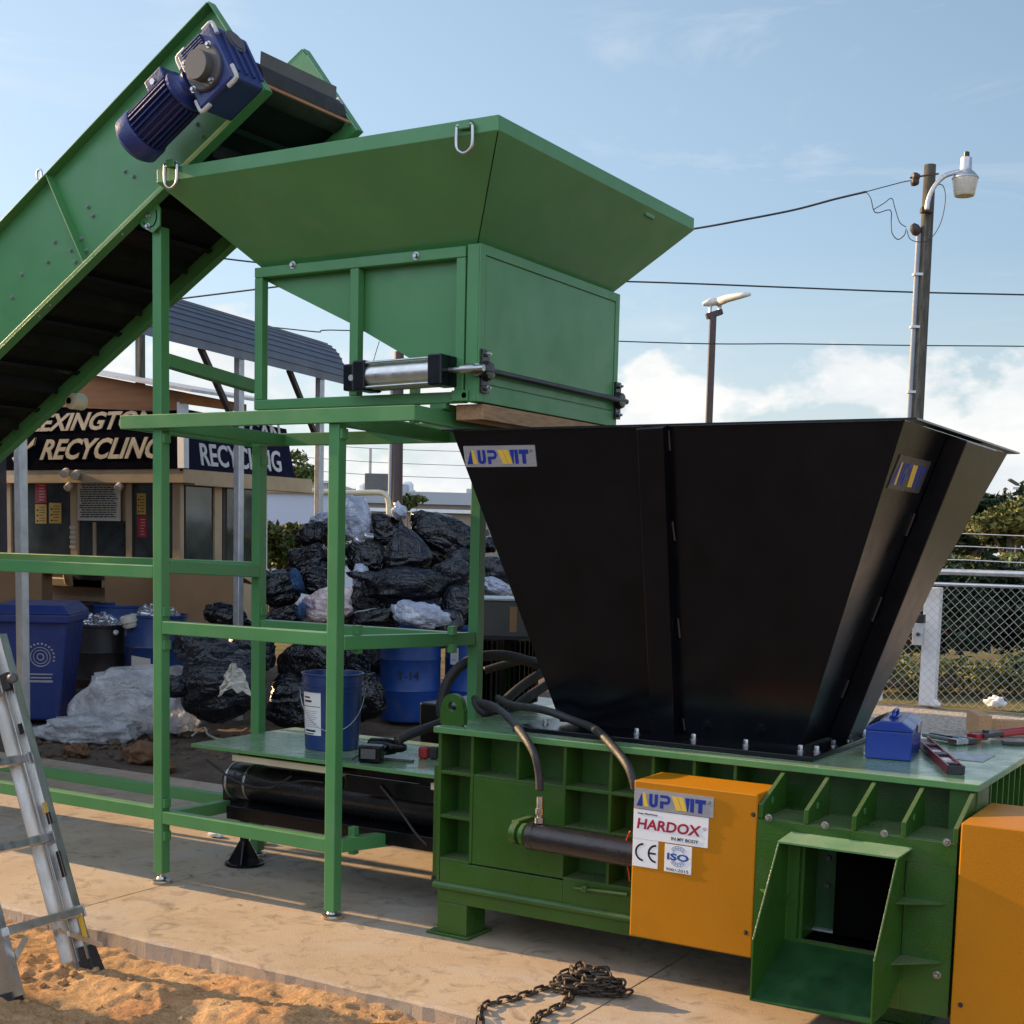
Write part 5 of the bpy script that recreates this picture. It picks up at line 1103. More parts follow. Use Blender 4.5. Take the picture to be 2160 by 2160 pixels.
# ------------------------------------------------------------------ recycling office
def cb(u, v): return u / 2.76, 700 + v / 2.76                   # crop of the left middle of the photo
YFW, XRW = 12.05, -11.83                                        # front wall, right wall
bd = thing('recycling_office', (-13.5, 13.5, 0), 'tan roadside office with dark lettered sign boards under a brown board gable', 'building')
def fw(u, v, y=YFW): return aY(*cb(u, v), y)
def rw(u, v, x=XRW): return aX(*cb(u, v), x)
MB().box(-21, XRW, YFW, rw(1556, 1000).y, 0, 2.55).build('wall', 'tan', bd)
def fpan(nm, u0, u1, v0, v1, m, par, proud=.01, y=YFW, depth=None):
    a, b, c = fw(u0, (v0 + v1) / 2, y - proud), fw(u1, (v0 + v1) / 2, y - proud), None
    um = (u0 + u1) / 2; zt, zb = fw(um, v0, y - proud).z, fw(um, v1, y - proud).z
    return MB().box(a.x, b.x, y - proud, y - .0005 if depth is None else y - proud + depth, zb, zt).build(nm, m, par)
def window(u0, u1, v0, v1, par=bd):
    w = fpan('window', u0 - 6, u1 + 6, v0 - 6, v1 + 6, 'bracket', par, .03)
    fpan('pane', u0, u1, v0, v1, 'glass', w, .034, YFW, .003); return w
w1 = window(70, 408, 872, 1440); w2 = window(470, 725, 1105, 1420); w3 = window(780, 1000, 882, 1420)
fpan('window_mullion', 540, 556, 1108, 1418, 'tan', w2, .05, YFW, .015)
fpan('window_mullion', 768, 778, 882, 1420, 'bracket', w3, .05, YFW, .015)
fpan('trim_post', 410, 448, 830, 1440, 'tan', bd, .06); fpan('trim_post', 732, 765, 830, 1440, 'tan', bd, .06); fpan('trim_post', 1004, 1050, 830, 1600, 'tan', bd, .06); fpan('trim_post', -30, 62, 830, 1440, 'tan', bd, .06)
sd2 = MB().box(-21, -11.95, YFW - .03, YFW - .0005, .02, 1.14).build('siding', 'siding', bd)
for k in range(8): MB().box(-21, -11.95, YFW - .034, YFW - .0305, .12 + k * .13, .128 + k * .13).build('siding_joint', 'tan', sd2)
ct = fpan('counter_sill', -200, 1010, 1440, 1480, 'tan', bd, .30)
nb = fpan('notice_board', 450, 695, 876, 1100, 'notice', bd, .09, YFW, .02)
random.seed(5)
for k in range(15):
    v = 888 + k * 13.2; a = 462 + random.uniform(0, 16); b = 684 - random.uniform(0, 22); u = a
    while u < b:
        e = min(b, u + random.uniform(10, 30)); fpan('print_line', u, e, v, v + 7, 'ink', nb, .0925, YFW, .002); u = e + 4
for u0, u1, v0, v1, m in ((205, 270, 874, 996, 'poster_r'), (205, 270, 1004, 1116, 'poster_y'), (286, 356, 996, 1115, 'poster_y'), (122, 150, 998, 1112, 'notice'), (797, 848, 940, 1064, 'poster_y'), (800, 852, 1074, 1196, 'poster_r'), (938, 972, 940, 1070, 'poster_r'), (940, 972, 1076, 1200, 'poster_y')):
    p_ = fpan('poster', u0, u1, v0, v1, m, bd, .040, YFW, .003)
    ink = 'ink' if m != 'poster_r' else 'notice'
    for k in range(6):
        vv = v0 + (v1 - v0) * (.14 + .14 * k); fpan('print_line', u0 + (u1 - u0) * .35, u0 + (u1 - u0) * random.uniform(.7, .92), vv, vv + 4, ink, p_, .0415, YFW, .001)
        if k % 2 and m == 'poster_y': fpan('print_dot', u0 + (u1 - u0) * .12, u0 + (u1 - u0) * .27, vv - 3, vv + 8, ink, p_, .0415, YFW, .001)
for k in range(5): fpan('paper_slip', 404 + (k % 2) * 4, 438, 1130 + k * 28, 1148 + k * 28, 'notice', bd, .066, YFW, .004)
for u, v in ((388, 815), (450, 826)):
    c_ = fw(u, v, YFW - .22); MB().lathe(c_, (.5, -.8, -.25), [(.035, -.02), (.05, 0), (.05, .12), (.038, .13)], 14).build('security_lamp', 'notice', bd, smooth=True)
    MB().tube([c_, V((c_.x, YFW - .01, c_.z - .08))], .015, 6).build('lamp_arm', 'notice', bd)
for u, v in ((412, 890), (705, 890)):
    c_ = fw(u, v, YFW - .15); MB().lathe(c_, (.2, -.8, -.5), [(.03, 0), (.045, .02), (.045, .09), (.03, .1)], 12).build('security_lamp', 'notice', bd, smooth=True)
# right-hand wall: door and window
def rpan(nm, u0, u1, v0, v1, m, par, proud=.01):
    v = (v0 + v1) / 2; a, b = rw(u0, v, XRW + proud), rw(u1, v, XRW + proud); zt, zb = rw((u0 + u1) / 2, v0, XRW + proud).z, rw((u0 + u1) / 2, v1, XRW + proud).z
    return MB().box(XRW + .0005, XRW + proud, a.y, b.y, zb, zt).build(nm, m, par)
rpan('corner_post', 1046, 1070, 835, 1500, 'tan', bd, .05)
dd = rpan('door', 1076, 1250, 885, 1560, 'bracket', bd, .02); rpan('pane', 1082, 1243, 905, 1330, 'glass', dd, .024)
rpan('door_frame', 1250, 1292, 880, 1560, 'tan', bd, .05); rpan('door_frame', 1296, 1312, 880, 1560, 'bracket', bd, .04)
ww = rpan('window', 1314, 1490, 895, 1345, 'bracket', bd, .02); rpan('pane', 1322, 1480, 905, 1335, 'glass', ww, .024)
rpan('corner_post', 1530, 1556, 850, 1560, 'white', bd, .05)
# header trim
MB().box(-21, -11.60, 11.86, YFW - .0005, 2.30, 2.455).build('header', 'tan', bd); MB().box(XRW + .0005, -11.60, YFW, 14.2, 2.28, 2.455).build('header', 'tan', bd)
# sign boards (leaning slightly)
ya_, yb_ = 11.85, 12.02
z0s = aY(200, 989, ya_).z; z1s = aY(200, 856, yb_).z
fs = MB().hexa([(-20, ya_, z0s), (-11.62, ya_, z0s), (-11.62, ya_ + .05, z0s), (-20, ya_ + .05, z0s), (-20, yb_, z1s), (-11.80, yb_, z1s), (-11.80, yb_ + .05, z1s), (-20, yb_ + .05, z1s)]).build('sign_board', 'signnavy', bd)
xr0, xr1 = -11.60, -11.78
q = [aX(386, 993, xr0), aX(625, 1025, xr0), aX(604, 905, xr1), aX(388, 862, xr1)]
rs = MB().prism(q, (-.05, 0, 0)).build('sign_board', 'signblue', bd)
MB().hexa([(-11.66, ya_ - .02, z0s), (-11.56, ya_ - .02, z0s), (-11.56, ya_ + .06, z0s), (-11.66, ya_ + .06, z0s), (-11.83, yb_ - .03, z1s), (-11.73, yb_ - .03, z1s), (-11.73, yb_ + .06, z1s), (-11.83, yb_ + .06, z1s)]).build('corner_trim', 'white', bd)
fn = V((0, -(z1s - z0s), (yb_ - ya_))).normalized(); fu = V((0, yb_ - ya_, z1s - z0s)).normalized(); fo = V((0, ya_, z0s))
def fsg(u, v): return aP(*cb(u, v), fo, V((0, -fu.z, fu.y))) 
def sign(s_, a, b, top, m, par, shear=.25, bold=.03):
    A, B, T_ = fsg(*a), fsg(*b), fsg(*top); n = V((0, -fu.z, fu.y))
    text('sign_letters', s_, A + n * .004, (1, 0, 0), fu, (T_ - A).dot(fu), (B - A).x, m, par, bold, shear, thick=.012)
sign('LEXINGTON', (175, 585), (905, 590), (310, 478), 'letter', fs)
sign('RECYCLING', (235, 748), (945, 748), (250, 628), 'letter', fs)
ru_ = V((xr1 - xr0, 0, 1.0)); ru_ = V(((xr1 - xr0), 0, (aX(604, 905, xr1).z - aX(625, 1025, xr0).z))).normalized(); rn = V((ru_.z, 0, -ru_.x))
def rsg(u, v): return aP(*cb(u, v), V((xr0, 12, q[0].z)), rn)
def sign2(s_, a, b, top):
    A, B, T_ = rsg(*a), rsg(*b), rsg(*top); text('sign_letters', s_, A + rn * .004, (0, 1, 0), ru_, (T_ - A).dot(ru_), (B - A).y, 'letterw', rs, .018, .12, thick=.012)
sign2('RECYCLING', (1170, 780), (1645, 828), (1165, 648)); sign2('METAL CAN', (1150, 592), (1640, 640), (1140, 480))
ar = [fsg(u, v) for u, v in ((80, 735), (150, 690), (215, 615), (205, 660), (130, 712), (100, 772))]
MB().prism(ar, V((0, -.03, 0))).build('sign_arrow', 'letter', fs)
# brown gable boards and sheet roof
gz = lambda u, v: aY(u, v, 12.0)
ga = [gz(385, 827), gz(385, 870), gz(-60, 850), gz(-60, gz(0, 0).z and 742)]
MB().prism(ga, (0, .05, 0)).build('gable_board', 'plywood', bd)
ya2 = aX(385, 827, -11.72); yb2 = aX(520, 853, -11.72)
MB().prism([ya2, yb2, V((yb2.x, yb2.y, z1s - .02)), V((ya2.x, ya2.y, z1s - .02))], (-.05, 0, 0)).build('gable_board', 'plywood', bd)
ga0, ga3 = ga[0], ga[3]
for k in range(1):
    MB().hexa([ga3 + V((-.1, -.12, .01)), ga0 + V((.25, -.12, -.02)), V((ga0.x + .25, 14.4, ga0.z - .02)), V((ga3.x - .1, 14.4, ga3.z + .01)), ga3 + V((-.1, -.12, .04)), ga0 + V((.25, -.12, .015)), V((ga0.x + .25, 14.4, ga0.z + .015)), V((ga3.x - .1, 14.4, ga3.z + .04))]).build('roof', 'galv', bd)

# ------------------------------------------------------------------ carport
cpn = thing('carport', (-8.5, 9.5, 0), 'grey corrugated metal carport roof with a rounded eave on galvanised posts', 'carport')
def lerp2(a, b, t): return a + (b - a) * t
e0, e1 = aD(52, 645, 9.7), aD(727, 810, 14.2)
ez = (e0.z + e1.z) / 2; e0.z = e1.z = ez; ed = (e1 - e0).normalized(); eo = V((-ed.y, ed.x, 0)); eo = eo if eo.x < 0 else -eo
ea = e0 - ed * 0.10; elen = (e1 - ea).length
prof = [(0, 0), (-.004, .10)]
for i in range(1, 9): a = rad(78) * i / 8; prof.append((.34 * (1 - math.cos(a)), .10 + .34 * math.sin(a)))
for i in range(1, 10): prof.append((prof[9][0] + .27 * i, prof[9][1] + .055 * i))
full = []
for i in range(len(prof) - 1):                                  # ribs run along the length of the roof
    a, b = V((prof[i][0], prof[i][1], 0)), V((prof[i + 1][0], prof[i + 1][1], 0)); d = (b - a); n = V((-d.y, d.x, 0)).normalized()
    full += [a, a + d * .72, a + d * .78 + n * .010, a + d * .94 + n * .010]
full.append(V((prof[-1][0], prof[-1][1], 0)))
half = full; W2 = prof[-1][0]
full = half + [V((2 * W2 - p.x, p.y, 0)) for p in reversed(half[:-1])]
mb = MB(); A = [ea + eo * p.x + V((0, 0, p.y)) for p in full]; B = [p + ed * elen for p in A]; n_ = len(A)
mb.v = A + B; mb.f = [(i, i + 1, n_ + i + 1, n_ + i) for i in range(n_ - 1)]
rf = mb.build('roof', 'carport', cpn); md = rf.modifiers.new('thick', 'SOLIDIFY'); md.thickness = .004
for px_c, dp_ in ((52, 9.7), (515, 12.4), (685, 13.8)):
    tt = None; best = None
    for k in range(400):
        p = ea + ed * (elen * k / 399); r = p - CAM; u = CXP + FPX * r.dot(RGT) / r.dot(FWD)
        if best is None or abs(u - px_c) < best: best = abs(u - px_c); tt = p
    pp_ = tt + eo * .05; MB().box(pp_.x - .034, pp_.x + .034, pp_.y - .034, pp_.y + .034, 0, ez + .12).build('post', 'galv', cpn, bevel=.006)
    MB().beam(pp_ + V((0, 0, -.62)) - ed * .03, pp_ - ed * .62 + V((0, 0, .02)), .045, .045).build('brace', 'bracket', cpn)
    p3 = pp_ + eo * (2 * W2 - .1); MB().box(p3.x - .034, p3.x + .034, p3.y - .034, p3.y + .034, 0, ez + .12).build('post', 'galv', cpn, bevel=.006)
wl_ = elen + 1.2
for f0, f1 in ((0.0, .50), (.54, 1.0)):                       # added unseen far wall that shades the yard; the gap lets sun in
    w0 = ea + eo * (2 * W2 - .02) + ed * (wl_ * f0); w1 = ea + eo * (2 * W2 - .02) + ed * (wl_ * f1); zc_ = ez + .10
    MB().hexa([V((w0.x, w0.y, 0)), V((w1.x, w1.y, 0)), V((w1.x, w1.y, 0)) - eo * .004, V((w0.x, w0.y, 0)) - eo * .004, V((w0.x, w0.y, zc_)), V((w1.x, w1.y, zc_)), V((w1.x, w1.y, zc_)) - eo * .004, V((w0.x, w0.y, zc_)) - eo * .004]).build('shade_wall', 'carport', cpn)
MB().beam(ea + eo * .05 + V((0, 0, .07)), ea + eo * .05 + ed * elen + V((0, 0, .07)), .05, .06).build('eave_rail', 'galv', cpn)
hp_ = aD(296, 800, 19.0); hpost = MB().box(hp_.x - .05, hp_.x + .05, hp_.y - .05, hp_.y + .05, 0, hp_.z + 1.1).build('wooden_post', 'polewood', None, org=(hp_.x, hp_.y, 0), bevel=.01)
tag(hpost, 'weathered wooden post rising above the office roof behind the conveyor', 'post')

# ------------------------------------------------------------------ barrels, bins, boxes
def drum(name, gp, r, h, m, label, rings=(.33, .66), open_=True, tilt=None, group=None):
    g = V(gp); t_ = thing(name, g, label, 'barrel', group)
    pr = [(r * .97, .003), (r, .02)]
    for q_ in rings: pr += [(r, h * q_ - .015), (r + .008, h * q_), (r, h * q_ + .015)]
    pr += [(r, h - .03), (r + .010, h - .022), (r + .010, h), (r - .008, h)]
    if open_: pr += [(r - .010, h - .16), (.01, h - .16)]
    axv = V((0, 0, 1)) if tilt is None else V(tilt)
    MB().lathe(g, axv, pr, 36).build('body', m, t_, smooth=True); return t_, axv
def mark(body, par, base, h, w, r, ang, zz, m):                # lettering wrapped flat just proud of a drum
    d = V((math.cos(ang), math.sin(ang), 0)); rx = V((-d.y, d.x, 0)); o = V(base) + d * (r + .006) - rx * w / 2 + V((0, 0, zz))
    text('lettering', body, o, rx, (0, 0, 1), h, w, m, par, .0, 0, thick=.001)
def face_ang(p, dl=0): return math.atan2(-p.y, -p.x) + rad(dl)
g14 = aZ(862, 1525, 0) + V((-.16, .24, 0)); d14, _ = drum('plastic_drum', g14, .288, .885, 'bluedrum', 'blue plastic drum marked T-14 in front of the heap of bags', group='drums in the yard')
mark('T-14', d14, g14, .085, .21, .288, face_ang(g14, -4), .40, 'ink')
g15 = g14 + V((.46, .42, 0)); d15, _ = drum('plastic_drum', g15, .288, .885, 'bluedrum', 'blue plastic drum with a white label, half hidden by the rear frame post', group='drums in the yard')
a = face_ang(g15, -42); dd_ = V((math.cos(a), math.sin(a), 0)); MB().obox(g15 + dd_ * .292 + V((0, 0, .62)), V((-dd_.y, dd_.x, 0)), dd_, Z1, .10, .003, .16).build('paper_label', 'sticker', d15)
gb1 = aZ(195, 1492, 0) + V((-.15, .25, 0)); db1, _ = drum('steel_drum', gb1, .275, .80, 'blackdrum', 'rusty black open drum heaped with crushed drink cans', group='drums in the yard')
gb2 = aD(140, 1300, 14.9); gb2.z = 0; db2, _ = drum('steel_drum', gb2, .36, .94, 'blackdrum', 'black open drum marked T-28 behind the blue wheeled bin', group='drums in the yard')
mark('T-28', db2, gb2, .11, .25, .36, face_ang(gb2, 8), .62, 'galv')
gb3 = aD(262, 1300, 15.0); gb3.z = 0; drum('plastic_drum', gb3, .36, .93, 'bluedrum', 'blue green open drum beside the black T-28 drum', group='drums in the yard')
gb4 = aD(330, 1430, 13.5); gb4.z = 0; db4, _ = drum('plastic_drum', gb4, .30, .92, 'bluepail', 'dark blue drum with a white tilted paper label and cans on top', group='drums in the yard')
a = face_ang(gb4, -28); dd_ = V((math.cos(a), math.sin(a), 0)); MB().obox(gb4 + dd_ * .305 + V((0, 0, .40)), V((-dd_.y, dd_.x, -.12)), dd_, Z1, .20, .004, .24).build('paper_label', 'notice', db4)
MB().lathe(gb4 + V((math.cos(face_ang(gb4, -50)), math.sin(face_ang(gb4, -50)), 0)) * .31 + V((0, 0, .80)), (-.1, -.2, 1), [(.055, 0), (.07, .02), (.07, .05), (.085, .055), (.085, .11), (.06, .12)], 20).build('paper_cup', 'notice', db4, smooth=True)
def cans(name, c, r, hgt, n, label, par=None):
    mb = MB()
    for i in range(n):
        a, q_ = random.uniform(0, 6.28), math.sqrt(random.random()); z = hgt * (1 - q_ ** 1.6) * random.uniform(.5, 1.0)
        p = V(c) + V((r * q_ * math.cos(a), r * q_ * math.sin(a), z)); ax_ = V((random.uniform(-1, 1), random.uniform(-1, 1), random.uniform(-.5, .5))).normalized()
        s_ = random.uniform(.8, 1.05); mb.lathe(p, ax_, [(.024 * s_, -.058), (.033 * s_, -.048), (.033 * s_, .042), (.026 * s_, .056), (.024 * s_, .052)], 10)
    o = mb.build(name, 'can', None, smooth=True, org=c); o['kind'] = 'stuff'; tag(o, label, 'cans'); return o
cans('drink_cans', gb1 + V((0, 0, .72)), .24, .20, 90, 'loose heap of crushed drink cans piled in the rusty black drum')
cans('drink_cans', gb4 + V((0, 0, .86)), .25, .14, 60, 'loose silver drink cans piled on the dark blue drum')

# blue wheeled bin
gc = aZ(62, 1528, 0); cl_ = thing('wheeled_bin', gc, 'blue wheeled recycling bin with a white round emblem on its front', 'bin')
fwd = V((-gc.x, -gc.y, 0)).normalized(); fwd = Matrix.Rotation(rad(-14), 3, 'Z') @ fwd; sd_ = V((-fwd.y, fwd.x, 0)); gc = gc - fwd * .33
def bn(a, b, c): return gc + sd_ * a + fwd * b + Z1 * c
MB().hexa([bn(-.25, -.25, .03), bn(.25, -.25, .03), bn(.25, .27, .03), bn(-.25, .27, .03), bn(-.34, -.36, .96), bn(.34, -.36, .96), bn(.34, .36, .96), bn(-.34, .36, .96)]).build('body', 'cartblue', cl_, bevel=.02)
MB().hexa([bn(-.365, -.40, .90), bn(.365, -.40, .90), bn(.365, .40, .90), bn(-.365, .40, .90), bn(-.37, -.41, .975), bn(.37, -.41, .975), bn(.37, .41, .975), bn(-.37, .41, .975)]).build('rim', 'cartblue', cl_, bevel=.012)
MB().hexa([bn(-.38, -.42, .977), bn(.38, -.42, .977), bn(.38, .43, .977), bn(-.38, .43, .977), bn(-.30, -.34, 1.07), bn(.30, -.34, 1.07), bn(.30, .30, 1.05), bn(-.30, .30, 1.05)]).build('lid', 'cartblue', cl_, bevel=.02)
for s_ in (-1, 1):
    w = MB().lathe(bn(.27 * s_, -.30, .125), sd_ * s_, [(.125, 0), (.128, .012), (.128, .055), (.115, .065), (.05, .066)], 28).build('wheel', 'rubber', cl_, smooth=True)
    MB().lathe(bn(.27 * s_, -.30, .125) + sd_ * s_ * .0665, sd_ * s_, [(.085, 0), (.075, .006), (.02, .010)], 20).build('hub', 'black', w, smooth=True)
n = (bn(.3, .27, .03) - bn(.3, .36, .96)); eu = -n.normalized(); en = sd_.cross(eu); en = en if en.dot(fwd) > 0 else -en; ec = bn(.10, .315, .60) + en * .012
def ring(r, w, nn=28): return MB().tube([ec + sd_ * r * math.cos(2 * math.pi * i / nn) + eu * r * math.sin(2 * math.pi * i / nn) for i in range(nn + 1)], w, 5, cap=False).build('emblem_ring', 'galv', cl_)
ring(.085, .0045); ring(.060, .004); ring(.028, .006)
for i in range(22):
    a = 2 * math.pi * i / 22; MB().obox(ec + (sd_ * math.cos(a) + eu * math.sin(a)) * .118, sd_, en, eu, .016, .002, .016).build('emblem_mark', 'galv', cl_) if 0 < math.sin(a) + .35 else None
for k, w in ((0, .20), (1, .18), (2, .20)): MB().obox(ec - eu * (.155 + .032 * k), sd_, en, eu, w, .002, .012 if k < 2 else .020).build('emblem_line', 'galv', cl_)

def carton(name, pl_, pr_, depth, h, back, label, flaps=True):
    a, b = V(pl_), V(pr_); a.z = b.z = 0; d = (b - a); w = d.length; d.normalize(); k = V((-d.y, d.x, 0)); z0 = back
    t_ = thing(name, (a + b) / 2, label, 'box', 'cardboard boxes')
    c = (a + b) / 2 + k * depth / 2; mb = MB()
    for cc_, sx, sy in ((a.lerp(b, .5) + k * .004, w, .008), (a.lerp(b, .5) + k * depth, w, .008)): mb.obox(cc_ + Z1 * (z0 + h / 2), d, k, Z1, sx, sy, h)
    for cc_ in (a + k * depth / 2, b + k * depth / 2): mb.obox(cc_ + Z1 * (z0 + h / 2), d, k, Z1, .008, depth - .01, h)
    mb.obox(c + Z1 * (z0 + .01), d, k, Z1, w, depth, .008); mb.build('body', 'card', t_)
    if flaps:
        MB().prism([a + Z1 * (z0 + h) + k * depth, b + Z1 * (z0 + h) + k * depth, b + Z1 * (z0 + h + .10) + k * (depth + .18), a + Z1 * (z0 + h + .10) + k * (depth + .18)], (0, 0, .006)).build('flap', 'card', t_)
        MB().prism([b + Z1 * (z0 + h), b + Z1 * (z0 + h) + k * depth, b + Z1 * (z0 + h - .10) + k * depth + d * .16, b + Z1 * (z0 + h - .10) + d * .16], (0, 0, .006)).build('flap', 'card', t_)
    mid = a.lerp(b, .5) - k * .001 + Z1 * (z0 + h * .30)
    MB().obox(mid, d, k, Z1, w * .30, .002, .03).build('box_print', 'bracket', t_); MB().obox(mid + d * (-w * .03) + Z1 * .045, d, k, Z1, .02, .002, .09).build('box_print', 'bracket', t_)
    return t_
def gd(u, v, d): p = aD(u, v, d); p.z = 0; return p
carton('cardboard_box', gd(344, 1300, 14.6), gd(507, 1310, 14.9), .9, 1.15, .12, 'largest brown cardboard carton, open topped, right of the blue drums')
carton('cardboard_box', gd(222, 1300, 15.3), gd(338, 1300, 15.3), .35, 1.24, .12, 'tall narrow cardboard carton under the office windows', False)
carton('cardboard_box', gd(-60, 1300, 14.9), gd(88, 1300, 15.0), .6, 1.22, .1, 'brown cardboard carton behind the blue wheeled bin')
pt = fw(428, 1450, YFW - .2); po = MB().lathe(pt + V((0, 0, -.07)), Z1, [(.09, 0), (.115, .05), (.125, .15), (.11, .16)], 18).build('plant_pot', 'terracotta', None, smooth=True, org=pt); tag(po, 'small tan pot standing on the office window counter', 'pot')
pj = MB().lathe(pt + V((0, .02, .0905)), Z1, [(.06, 0), (.075, .03), (.07, .12), (.03, .15)], 14).build('jar', 'bagpink', None, smooth=True, org=pt + V((0, .02, .09))); tag(pj, 'pale jar standing on the tan pot at the office counter', 'jar')
pbx = MB().obox(fw(545, 1440, YFW - .2), (1, 0, 0), (0, 1, 0), Z1, .50, .2, .20).build('dark_crate', 'bracket', None, org=fw(545, 1480, YFW - .2)); tag(pbx, 'dark open crate on the counter under the small office window', 'crate')
# ------------------------------------------------------------------ heap of rubbish bags
def ico(sub):
    bm = bmesh.new(); bmesh.ops.create_icosphere(bm, subdivisions=sub, radius=1); vs = [v.co.copy() for v in bm.verts]; fs = [tuple(v.index for v in f.verts) for f in bm.faces]; bm.free(); return vs, fs
ICO4, ICO2 = ico(4), ico(2)
BN = [0]
def blob(name, c, size, m, label, cat='bag', group='rubbish bags in the heap', roll=0.0, tie=None, taper=0.0, seed=None, ridge=.055, sub=ICO4, flat=.55):
    """a slack film bag: rounded body, gathered corner(s), creases running to the tie"""
    BN[0] += 1; sd_ = BN[0] * 13.7 if seed is None else seed
    right = V((RGT.x, RGT.y, 0)).normalized(); back = V((-right.y, right.x, 0)); c = V(c)
    sx, sy, sz = size; mb = MB(); cr, sr = math.cos(roll), math.sin(roll)
    for p in sub[0]:
        q = p.copy(); s_ = V((p.x, p.y, p.z)); off = V((sd_, sd_ * .7, 0))
        # box the ball a little so that it slumps like a filled sack
        q = V([math.copysign(abs(a) ** .78, a) for a in q])
        if q.z < 0: q.z *= flat + .35
        n1 = noise.noise(s_ * 1.3 + off) * .20; n2 = (abs(noise.noise(s_ * 3.6 + off)) - .2) * -ridge * 1.5; n3 = (abs(noise.noise(V((s_.x * 8, s_.y * 8, s_.z * 6)) + off)) - .2) * -ridge * .65
        n4 = (abs(noise.noise(s_ * 15 + off)) - .2) * -ridge * .28
        vd = noise.voronoi(s_ * 1.9 + off)[0]; vd2 = noise.voronoi(s_ * 4.1 + off * 1.7)[0]
        k = 1 + n1 + n2 + n3 + n4 - min(.5, vd[1] - vd[0]) * .24 + .05 - min(.5, vd2[1] - vd2[0]) * .09
        if tie:
            for tx_, tz_, amt in tie:
                t_ = V((tx_, -.15, tz_)).normalized(); d = max(0, s_.dot(t_)); k *= 1 - .30 * max(0, d - .35) ** 1.2 * amt; k += amt * .95 * max(0, d - .90) * 6.0 * (1 + .5 * noise.noise(s_ * 9 + off))
                an = math.atan2(s_.cross(t_).dot(V((0, 1, 0))), s_.y); k += .05 * amt * math.sin(an * 9 + sd_) * max(0, d - .5)
        q = q * k
        q.x *= 1 - taper * max(-.35, min(1, q.z * .8 + .1)); q.y *= 1 - taper * max(-.35, min(1, q.z * .8 + .1))
        a, b = q.x * sx, q.z * sz; a, b = a * cr - b * sr, a * sr + b * cr
        mb.v.append(c + right * a + back * (q.y * sy) + Z1 * b)
    mb.f = sub[1]
    zm = min(v.z for v in mb.v)
    if zm < -.02:
        for v in mb.v: v.z = max(v.z, -.02)
    o = mb.build(name, m, None, smooth='all', org=(c.x, c.y, max(0, zm))); return tag(o, label, cat, group)
def bag4(u, v, w, h, d, m, label, k=500, ky=900, sc_=2.76, depth=.8, **kw):
    uu, vv = k + u / sc_, ky + v / sc_; pw, ph = w / sc_ * d / FPX / 2, h / sc_ * d / FPX / 2
    kw.setdefault('roll', math.sin(u * 12.9 + v * 7.3) * .28)
    return blob('rubbish_bag', aD(uu, vv, d), (pw * .96, max(.16, (pw + ph) / 2 * depth), ph * .96), m, label, **kw)
random.seed(11)
BK, GR = 'bag', 'baggrey'
# inner mass of the heap, mostly hidden
for i, (u, v, w, h, d) in enumerate(((820, 1050, 420, 330, 14.3), (1120, 1120, 420, 360, 14.2), (600, 1180, 420, 360, 14.4), (760, 1430, 480, 360, 13.9), (1180, 760, 300, 260, 14.5), (560, 1480, 380, 330, 13.9), (1420, 1100, 360, 420, 14.6))):
    bag4(u, v, w, h, d, BK, 'black rubbish bag packed in the dark core of the heap')
bag4(1190, 640, 400, 250, 13.7, BK, 'black bag lying on top of the heap, sloping down to the right', roll=-.42, tie=[(-1, .35, .4)])
bag4(825, 610, 290, 210, 13.6, BK, 'rounded black bag right of the clear bag at the top of the heap')
bag4(775, 770, 300, 220, 13.3, BK, 'black bag in the heap right behind the front post, two can ends showing')
bag4(985, 705, 270, 300, 13.0, GR, 'dark pointed bag standing like a tent in the middle of the heap', tie=[(-.25, 1, .8)], taper=.85)
bag4(955, 925, 500, 225, 12.7, GR, 'long black bag lying across the heap with a pointed left corner', tie=[(-1, .55, .9)], roll=.02)
bag4(1245, 860, 240, 180, 13.0, GR, 'dusty grey bag right of the long black bag')
bag4(1295, 775, 170, 150, 13.5, GR, 'small dusty bag against the rear frame post')
bag4(1280, 1030, 190, 230, 12.8, GR, 'upright dark bag below the dusty grey bag beside the rear post')
bag4(450, 640, 200, 170, 13.6, BK, 'black bag below the clear bag on the upper left of the heap', tie=[(-1, -.2, .5)])
bag4(420, 785, 270, 205, 13.3, BK, 'plump black bag on the left shoulder of the heap', tie=[(-1, -.3, .6)])
bag4(250, 950, 250, 250, 13.0, BK, 'black bag at the left edge of the heap beside the rear left post', tie=[(-.7, .7, .5)])
bag4(455, 905, 210, 190, 12.9, BK, 'small shiny black bag above the pink and white bag')
bag4(275, 1110, 260, 130, 12.6, BK, 'flat black bag just above the rear rail on the left')
bag4(800, 1130, 330, 150, 12.4, BK, 'black bag at the foot of the heap left of the clear bag')
bag4(1225, 1150, 200, 170, 12.5, GR, 'dark bag between the clear bag and the rear post')
bag4(1500, 850, 220, 210, 13.4, GR, 'grey bag right of the rear post against the black hopper')
bag4(1465, 690, 110, 110, 13.9, BK, 'small black bag high on the right side of the heap')
bag4(1400, 640, 150, 130, 14.4, BK, 'dark bag end peeping out at the upper right of the heap')
bag4(690, 540, 200, 290, 13.4, 'bagclear', 'clear bag of cans standing at the very top of the heap', ridge=.16)
bag4(500, 535, 110, 80, 13.7, 'bagclear', 'torn white plastic bag left of the top clear bag', ridge=.25, tie=[(-1, .1, .8)])
bag4(945, 500, 95, 95, 13.5, 'bagclear', 'small white bag tip sticking up on the heap', tie=[(-.1, 1, 1.0)], ridge=.15)
bag4(1050, 1095, 320, 175, 12.2, 'bagclear', 'pale clear bag of bottles low in front of the heap', ridge=.18, roll=-.15, tie=[(1, .1, .5)])
bag4(530, 1045, 330, 220, 12.4, 'bagpink', 'pink and white patterned bag behind the front post', ridge=.12, tie=[(1, .55, .6)])
